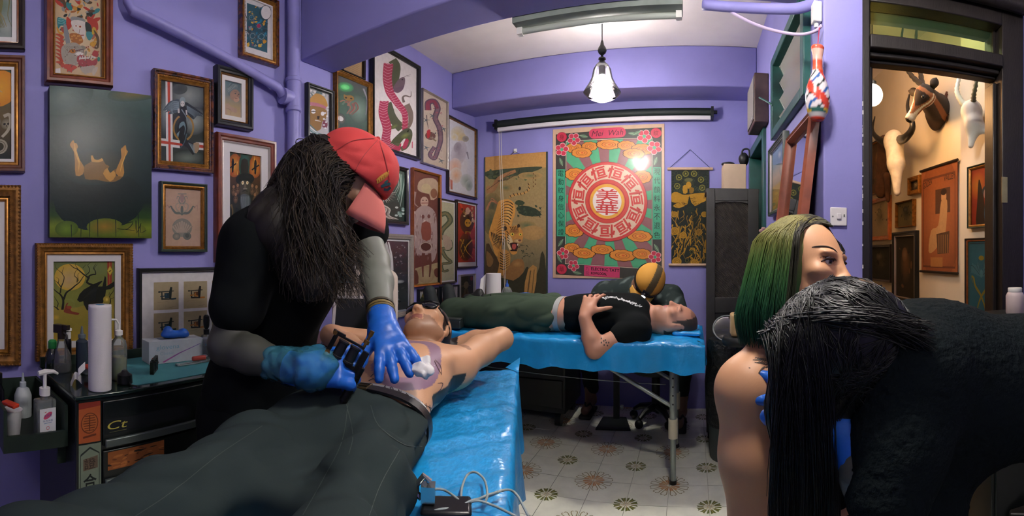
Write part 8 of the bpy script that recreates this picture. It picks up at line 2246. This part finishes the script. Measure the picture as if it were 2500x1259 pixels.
# ------------------------------------------------------------------ clip cord and foot pedal on the near bed
def bedp(x,y,z=.745): return on_z(x,y,z)
t = thing('clip_cord','tangled grey and black clip cord coiled on the blue film','cord',(0,0,0))
CWM = mat('grey_rubber_cable','8f9a9a',.5)
for pts in ([(1125,1228),(1128,1190),(1140,1160),(1160,1152),(1182,1170),(1190,1205),(1185,1225)],[(1035,1205),(1060,1194),(1085,1196),(1110,1212),(1130,1230)],[(1150,1225),(1200,1205),(1240,1195),(1262,1208),(1280,1240),(1290,1259)],
            [(1130,1232),(1165,1222),(1200,1232),(1240,1250),(1262,1262)],[(1040,1252),(1080,1242),(1115,1240),(1150,1222),(1190,1212),(1225,1197)]):
    part('cable',lambda m: m.tube(spline([bedp(x,y,.750 + .006 * (k % 2)) for k,(x,y) in enumerate(pts)],6),.0024,8),CWM,t,smooth=True)
q = bedp(1090,1250,.74); t = thing('foot_pedal','dark foot pedal with a metal clip at the foot of the near bed','pedal',(q.x,q.y,.744),.5)
part('body',lambda m: m.box(-.045,.045,-.03,.03,0,.012),PB,t,bevel=.006); part('clip',lambda m: (m.box(-.045,-.02,-.012,.012,.016,.045),m.tube([(-.045,0,.02),(-.06,0,.035),(-.04,0,.06),(-.03,0,.05)],.006,8)),mat('chrome','a9b0b0',.2,.9),t)

# ------------------------------------------------------------------ lower right: cases, jar cabinet, bench
cs = on_z(2410,1180,.12)
t = thing('flight_case','dark scuffed case on the tiles at the lower right','case',(1.235,1.72,0),-.2); part('body',lambda m: m.box(-.07,.07,-.10,.10,0,.16),mat('scuffed_case','2c322c',.6,var=.4,vscale=18),t,bevel=.015); part('latch',lambda m: m.box(-.02,.02,-.106,-.10,.09,.12),M_BRASS,t); part('lid_seam',lambda m: m.box(-.072,.072,-.102,.102,.105,.11),PB,t)
t = thing('floor_bench','dark wooden bench with a pale strap at the right edge','bench',(1.0,1.02,0),-.75); part('seat',lambda m: m.box(-.11,.11,-.16,.16,.43,.48),M_DKWOOD,t,bevel=.006)
for sx in (-.08,.08):
    for sy in (-.13,.13): part('leg',lambda m: m.box(sx - .015,sx + .015,sy - .015,sy + .015,0,.43),M_DKWOOD,t)
part('strap',lambda m: m.box(-.112,.112,-.05,-.02,.42,.484),mat('pale_blue_strap','8aa0a4',.6),t)
q = on_z(2390,1245,.003); tag(MB().box(-.03,.03,-.02,.02,0,.003).build('green_paper_scrap',mat('dark_green_paper','1c3a2c',.8),None,loc=(q.x,q.y,.0005),rot=(0,0,.6)),'dark green paper scrap on the floor tiles','paper')
jp = at(2478,742,1.42); t = thing('shelf_cabinet','narrow black cabinet at the right wall end','cabinet',(jp.x,jp.y,0),-.2); jz = jp.z - .03
part('body',lambda m: m.box(-.13,.13,-.10,.10,.0,jz - .02),M_CHEST,t,bevel=.004); part('top',lambda m: m.box(-.14,.14,-.11,.11,jz - .02,jz),M_CHEST,t,bevel=.003); part('door',lambda m: m.box(-.12,.12,-.108,-.10,.04,jz - .04),M_CHEST,t,bevel=.003)
bottle('plastic_jar','pinkish grey plastic jar with a white lid at the right edge',(jp.x,jp.y,jz + .001),[(.027,0),(.029,.004),(.029,.055),(.024,.065),(.020,.068)],mat('pinkish_plastic','b3a3a0',.45),[(.0215,.066),(.0225,.068),(.0225,.078),(.021,.080)],mat('white_lid','c9c8c0',.5),cat='jar')
# stools under the two women
t = thing('round_stool','black round stool under the green-haired woman','stool',(pv3.x,pv3.y,0)); part('seat',lambda m: m.lathe([(.17,.38),(.18,.39),(.18,.42),(.16,.43)],28),M_VINYL,t); part('post',lambda m: (m.cyl((0,0,.04),(0,0,.38),.025),m.lathe([(.18,0),(.18,.02),(.04,.05)],28)),M_BLACKMETAL,t)
t = thing('saddle_stool','black saddle stool under the black-haired artist','stool',(pv4.x,pv4.y,0)); part('seat',lambda m: m.lathe([(.16,.44),(.17,.45),(.17,.49),(.15,.505)],28),M_VINYL,t); part('post',lambda m: (m.cyl((0,0,.04),(0,0,.44),.025),m.lathe([(.17,0),(.17,.02),(.04,.05)],28)),M_BLACKMETAL,t)

# ------------------------------------------------------------------ the next room: pictures and trophies
a = Art('2f7f9c'); a.line([(.06,.03),(.94,.03),(.94,.97),(.06,.97),(.06,.03)],.012,'1f4a5a')
for s_ in (-1,1):
    for k in range(4): a.poly([(.5,.44),(.5 + s_ * (.06 + k * .09),.33 - .02 * k),(.5 + s_ * (.12 + k * .09),.24 + .05 * k),(.5 + s_ * (.16 + k * .05),.40)],'4a93ae',2); a.line([(.5,.44),(.5 + s_ * (.09 + k * .09),.30),(.5 + s_ * (.12 + k * .09),.24 + .05 * k)],.008,'1f4a5a',None,3)
    a.line([(.5 - s_ * .28,.46),(.5 - s_ * .22,.56),(.5,.68),(.5 + s_ * .14,.84),(.5 + s_ * .05,.95)],.05,'a8a03c',.03,5); a.line([(.5 - s_ * .28,.46),(.5 - s_ * .36,.44),(.5 - s_ * .32,.52)],.03,'a8a03c',.01,3)
a.ell(.5,.21,.10,.03,'a8a03c'); a.ell(.5,.40,.06,.05,'5aa0b8')
pic(WP,(2355,583,790,2431,577,800),'blue lotus print in a brown frame inside the next room',a,.012,.02,'dark',(.005,'orange'),0)
a = Art('c04a24',bg2='a82c1c'); a.ell(.25,.3,.35,.25,'d88a30','c04a24'); a.poly([(.30,.20),(.42,.35),(.52,.6),(.55,1),(.2,1),(.24,.6)],'2a1a14',3); a.poly([(.55,.62),(.85,.58),(.8,.85),(.9,1),(.55,1)],'3a6a8a',2)
for x,y,r in ((.74,.16,.13),(.60,.47,.13)): a.ell(x,y - .05,r * 1.3,r * .7,'2a3a44'); a.ell(x,y,r * .8,r * .75,'d0a8a4'); a.ell(x - .03,y + .01,.025,.012,'8a2a2a',n=8); a.ell(x + .05,y + .01,.025,.012,'8a2a2a',n=8)
a.ring(.84,.88,.06,.10,'2a1410',14)
pic(WP,(2361,408,557,2432,389,553),'green and gold framed red print of two painted ladies in the next room',a,.008,.025,'green',(.009,'gold'),0,beads=[(.013,.002,.006,'gold')])
a = Art('8a5232'); a.ell(.5,.5,.6,.6,'9a5f3a','7a4428'); a.line([(.06,.1),(.94,.1),(.94,.95),(.06,.95),(.06,.1)],.025,'5a3020'); a.poly([(.42,.22),(.82,.22),(.82,.45),(.42,.45)],'4a3020'); a.ell(.65,.30,.07,.06,'b08a64'); a.ell(.65,.255,.08,.03,'241814'); a.poly([(.58,.34),(.74,.34),(.72,.55),(.66,.66),(.38,.80),(.22,.80),(.30,.60),(.50,.56)],'a8845c',3); a.poly([(.45,.64),(.80,.62),(.78,.82),(.48,.83)],'4a3424')
for k in range(6): a.line([(.50 + k * .05,.65),(.50 + k * .05,.82)],.015,'8a6844')
a.text('GOLDEN',.19,.14,.06,'3a2016',w=.26,rot=-.12,bold=.02); a.text('VALLEY',.80,.13,.055,'3a2016',w=.3,bold=.02); a.poly([(.28,.86),(.62,.86),(.62,.95),(.28,.95)],'9a6a3c')
base,w,h = wall_rect(WN,(2251,418,659,2339,391,670),.01); t = thing('paper_scroll','faded brown advertising scroll of a seated lady in the next room','scroll',base + Vector((-.012,0,0)),-pi / 2)
a.build('print',t,-w / 2,w / 2,0,h,-.0025,M_PRINT); part('sheet',lambda m: m.box(-w / 2,w / 2,-.002,0,0,h),mat('brown_scroll_paper','7a4a2e',.9),t)
for z in (0,h): part('rod',lambda m: m.cyl((-w / 2 - .008,-.006,z),(w / 2 + .008,-.006,z),.008),M_DKWOOD,t)
def plain(q,label,bg,fg,fm,slip=None,fw=.02):
    a = Art(bg); a.ell(.5,.45,.3,.34,fg,bg); a.ell(.45,.3,.14,.12,blend(fg,'ffffff',.15),fg); a.speck(14,(.1,.1,.9,.9),(.03,.09),[bg,fg,blend(bg,'000000',.4)],len(label)); pic(WN,q,label,a,fw,.03,fm,slip,0,glass=False)
plain((2215,434,476,2243,426,472),'tiny ornate gold framed picture in the next room','3a3028','8a7a5c','gold',None,.03)
plain((2185,494,556,2228,486,552),'square olive picture below the tiny gold frame','5a5236','2c2c22','oldgold',None,.008)
plain((2177,568,745,2235,561,730),'tall black framed portrait in the next room','1c1814','5a4028','black',(.006,'silver'),.03)
plain((2118,486,586,2169,478,588),'carved amber framed drawing at the left of the next room','8a7c62','5c543f','orange',None,.035)
plain((2116,600,682,2173,594,690),'dark landscape in a dark frame low in the next room','171a16','3c3626','dark',None,.02)
plain((2116,352,470,2166,330,474),'dark gilt edged panel behind the horned skull','4a3622','6a4a2c','dark',(.004,'gold'),.008)
def N(x,y,X): p = on_plane(x,y,(X,0,0),Vector((-1,0,0))); return p
M_BONE = mat('bleached_bone','c9c4b4',.6,var=.12,vscale=25,bump=.3,bscale=60,bdist=.003); M_HORN = mat('black_horn','17181a',.4,var=.3,bump=.3,bscale=90)
def horn(pts,r0,r1,parent,ring=0,material=None,name='horn'):
    P = spline(pts,8); n = len(P); m = MB(); m.tube(P,[max(.002,r0 + (r1 - r0) * i / (n - 1) + (ring * (1 if i % 2 else -1) if i < n * .8 else 0)) for i in range(n)],10); return m.build(name,material or M_HORN,parent,True)
# antelope head
t = thing('antelope_head','mounted brown and white antelope head with long ringed horns','trophy',N(2285,300,1.448)); t.location = (0,0,0)
nb,hd,mz = N(2292,268,1.44),N(2258,232,1.16),N(2222,288,1.10)
s = Soft().cone(nb,hd,.085,.05,.04).ell(nb + Vector((-.02,0,-.02)),(.04,.085,.11),None,.04).cone(hd,mz,.044,.020,.03).ell(mz,(.024,.022,.02),None,.02)
def an(v):
    d = np.array(mz - hd); L = np.linalg.norm(d); d /= L; w_ = v - np.array(hd); u = w_ @ d; lat = np.array(Vector(d).cross(Vector((0,0,1))).normalized()); sd = w_ @ lat; c = np.tile(np.array(lin('8a5634')),(len(v),1))
    c[(np.abs(np.abs(sd) - .017) < .006) & (u > -.03)] = np.array(lin('d8ccb8')); c[(np.abs(sd) > .030) & (u > 0)] = np.array(lin('2c1f18')); c[(w_[:,2] < -.10) | (u < -.10)] = np.array(lin('c8b89c')); c[(u < -.02) & (w_[:,2] > .0)] = np.array(lin('2a221c')); c[u > L * .93] = np.array(lin('cfc4b4')); c[u > L + .012] = np.array(lin('1c1614')); return c
soft_obj('head',s,mat('short_fur',vc=True,rough=.9,bump=.4,bscale=250,bdist=.002),t,.006,an)
horn([hd + Vector((-.01,-.015,.035)),N(2222,180,1.18),N(2200,130,1.22),N(2206,50,1.30)],.016,.006,t,.0018); horn([hd + Vector((.0,.02,.035)),N(2246,170,1.2),N(2236,120,1.24),N(2240,30,1.32)],.016,.006,t,.0018)
for p,q in ((hd + Vector((.03,-.02,.03)),N(2286,190,1.18)),(hd + Vector((.0,.04,.02)),N(2218,222,1.24))): soft_obj('ear',Soft().cone(p,p.lerp(q,.6),.012,.022,.01).cone(p.lerp(q,.6),q,.022,.004,.01),mat('dark_ear_fur','2c2622',.9),t,.005)
part('eye',lambda m: m.sphere(N(2254,236,1.118),.009,12,8),PB,t,smooth=True)
# buffalo skull with hide
t = thing('horned_skull','bleached skull with dark curved horns over a brown hide','trophy',(0,0,0)); a0,a1,a2 = N(2182,345,1.30),N(2188,400,1.27),N(2190,470,1.26)
s = Soft().ell(a0,(.06,.07,.075),None,.03).cone(a0,a1,.062,.058,.03).cone(a1,a2,.05,.022,.03)
for x,y in ((2178,375),(2198,377)): s.cut(N(x,y,1.22),(.02,.02,.024),None,.008)
s.cut(N(2184,440,1.235),(.014,.012,.03),None,.008); soft_obj('skull',s,M_BONE,t,.006)
horn([a0 + Vector((.02,-.05,.0)),N(2212,335,1.26),N(2228,308,1.24),N(2216,262,1.24),N(2220,230,1.25)],.032,.005,t); horn([a0 + Vector((.0,.06,.0)),N(2146,340,1.28),N(2130,318,1.28),N(2136,284,1.28)],.03,.004,t)
soft_obj('hide',Soft().cone(N(2160,345,1.37),N(2150,470,1.39),.05,.045,.04).cone(N(2165,430,1.39),N(2168,490,1.40),.03,.015,.03),mat('brown_hide','4a3020',.95,var=.4,vscale=10,bump=.6,bscale=80,bdist=.006),t,.009,None,folds(.006,40,3))
# white antelope skull
t = thing('white_skull','white antelope skull with ringed horns on the cream pillar','trophy',(0,0,0)); b0,b1,b2_ = N(2372,272,1.26),N(2378,305,1.25),N(2370,355,1.24)
s = Soft().ell(b0,(.045,.05,.05),None,.03).cone(b0,b1,.045,.045,.03).cone(b1,b2_,.034,.014,.03).cone(b1,N(2404,318,1.29),.025,.018,.02).cut(N(2390,284,1.222),(.022,.02,.02),None,.004).cut(N(2362,338,1.21),(.010,.010,.012),None,.006)
soft_obj('skull',s,mat('white_bone','cfd2c8',.55,var=.06,bump=.2,bscale=60),t,.005)
horn([N(2362,262,1.25),N(2346,246,1.23),N(2336,220,1.22),N(2344,180,1.24),N(2350,140,1.26)],.016,.007,t,.002,mat('white_bone','cfd2c8',.55),'horn'); horn([N(2378,258,1.26),N(2377,235,1.24),N(2384,190,1.24),N(2378,130,1.27)],.015,.006,t,.002,mat('grey_horn','6a6a60',.5),'horn')
for k,(x,y,r) in enumerate(((2311,241,.5),(2313,278,.1))):
    p = N(x,y,1.446); t = thing('gecko_ornament',('upper' if k == 0 else 'lower') + ' small brown gecko ornament on the next room wall','ornament',p,-pi / 2,'gecko ornaments')
    part('body',lambda m: m.tube([(0.02 * r,-.004,.04),(0,-.005,.02),(0,-.005,0),(.004,-.003,-.03),(-.004,-.002,-.055)],[.006,.009,.008,.004,.001],8),mat('brown_gecko','5a3420',.6),t,smooth=True)
    for sx in (-1,1):
        for z in (.02,-.008): part('leg',lambda m: m.tube([(0,-.004,z),(sx * .014,-.003,z + .006),(sx * .02,-.002,z - .004)],.0022,6),mat('brown_gecko','5a3420',.6),t)
# leather bench in the next room
t = thing('leather_armchair','dark brown leather armchair behind the knitted sweater in the next room','chair',(1.12,2.35,0)); ML = mat('brown_leather','3a2c24',.5,bump=.3,bscale=60)
part('seat',lambda m: m.box(-.28,.28,-.28,.25,.18,.44),ML,t,bevel=.04); part('backrest',lambda m: m.box(.14,.28,-.28,.25,.40,.88),ML,t,bevel=.05)
for sy in (-.30,.26): part('armrest',lambda m: m.box(-.28,.26,sy - .05,sy + .05,.18,.62),ML,t,bevel=.03)
for sx in (-.24,.24):
    for sy in (-.26,.22): part('leg',lambda m: m.box(sx - .02,sx + .02,sy - .02,sy + .02,0,.18),M_DKWOOD,t)
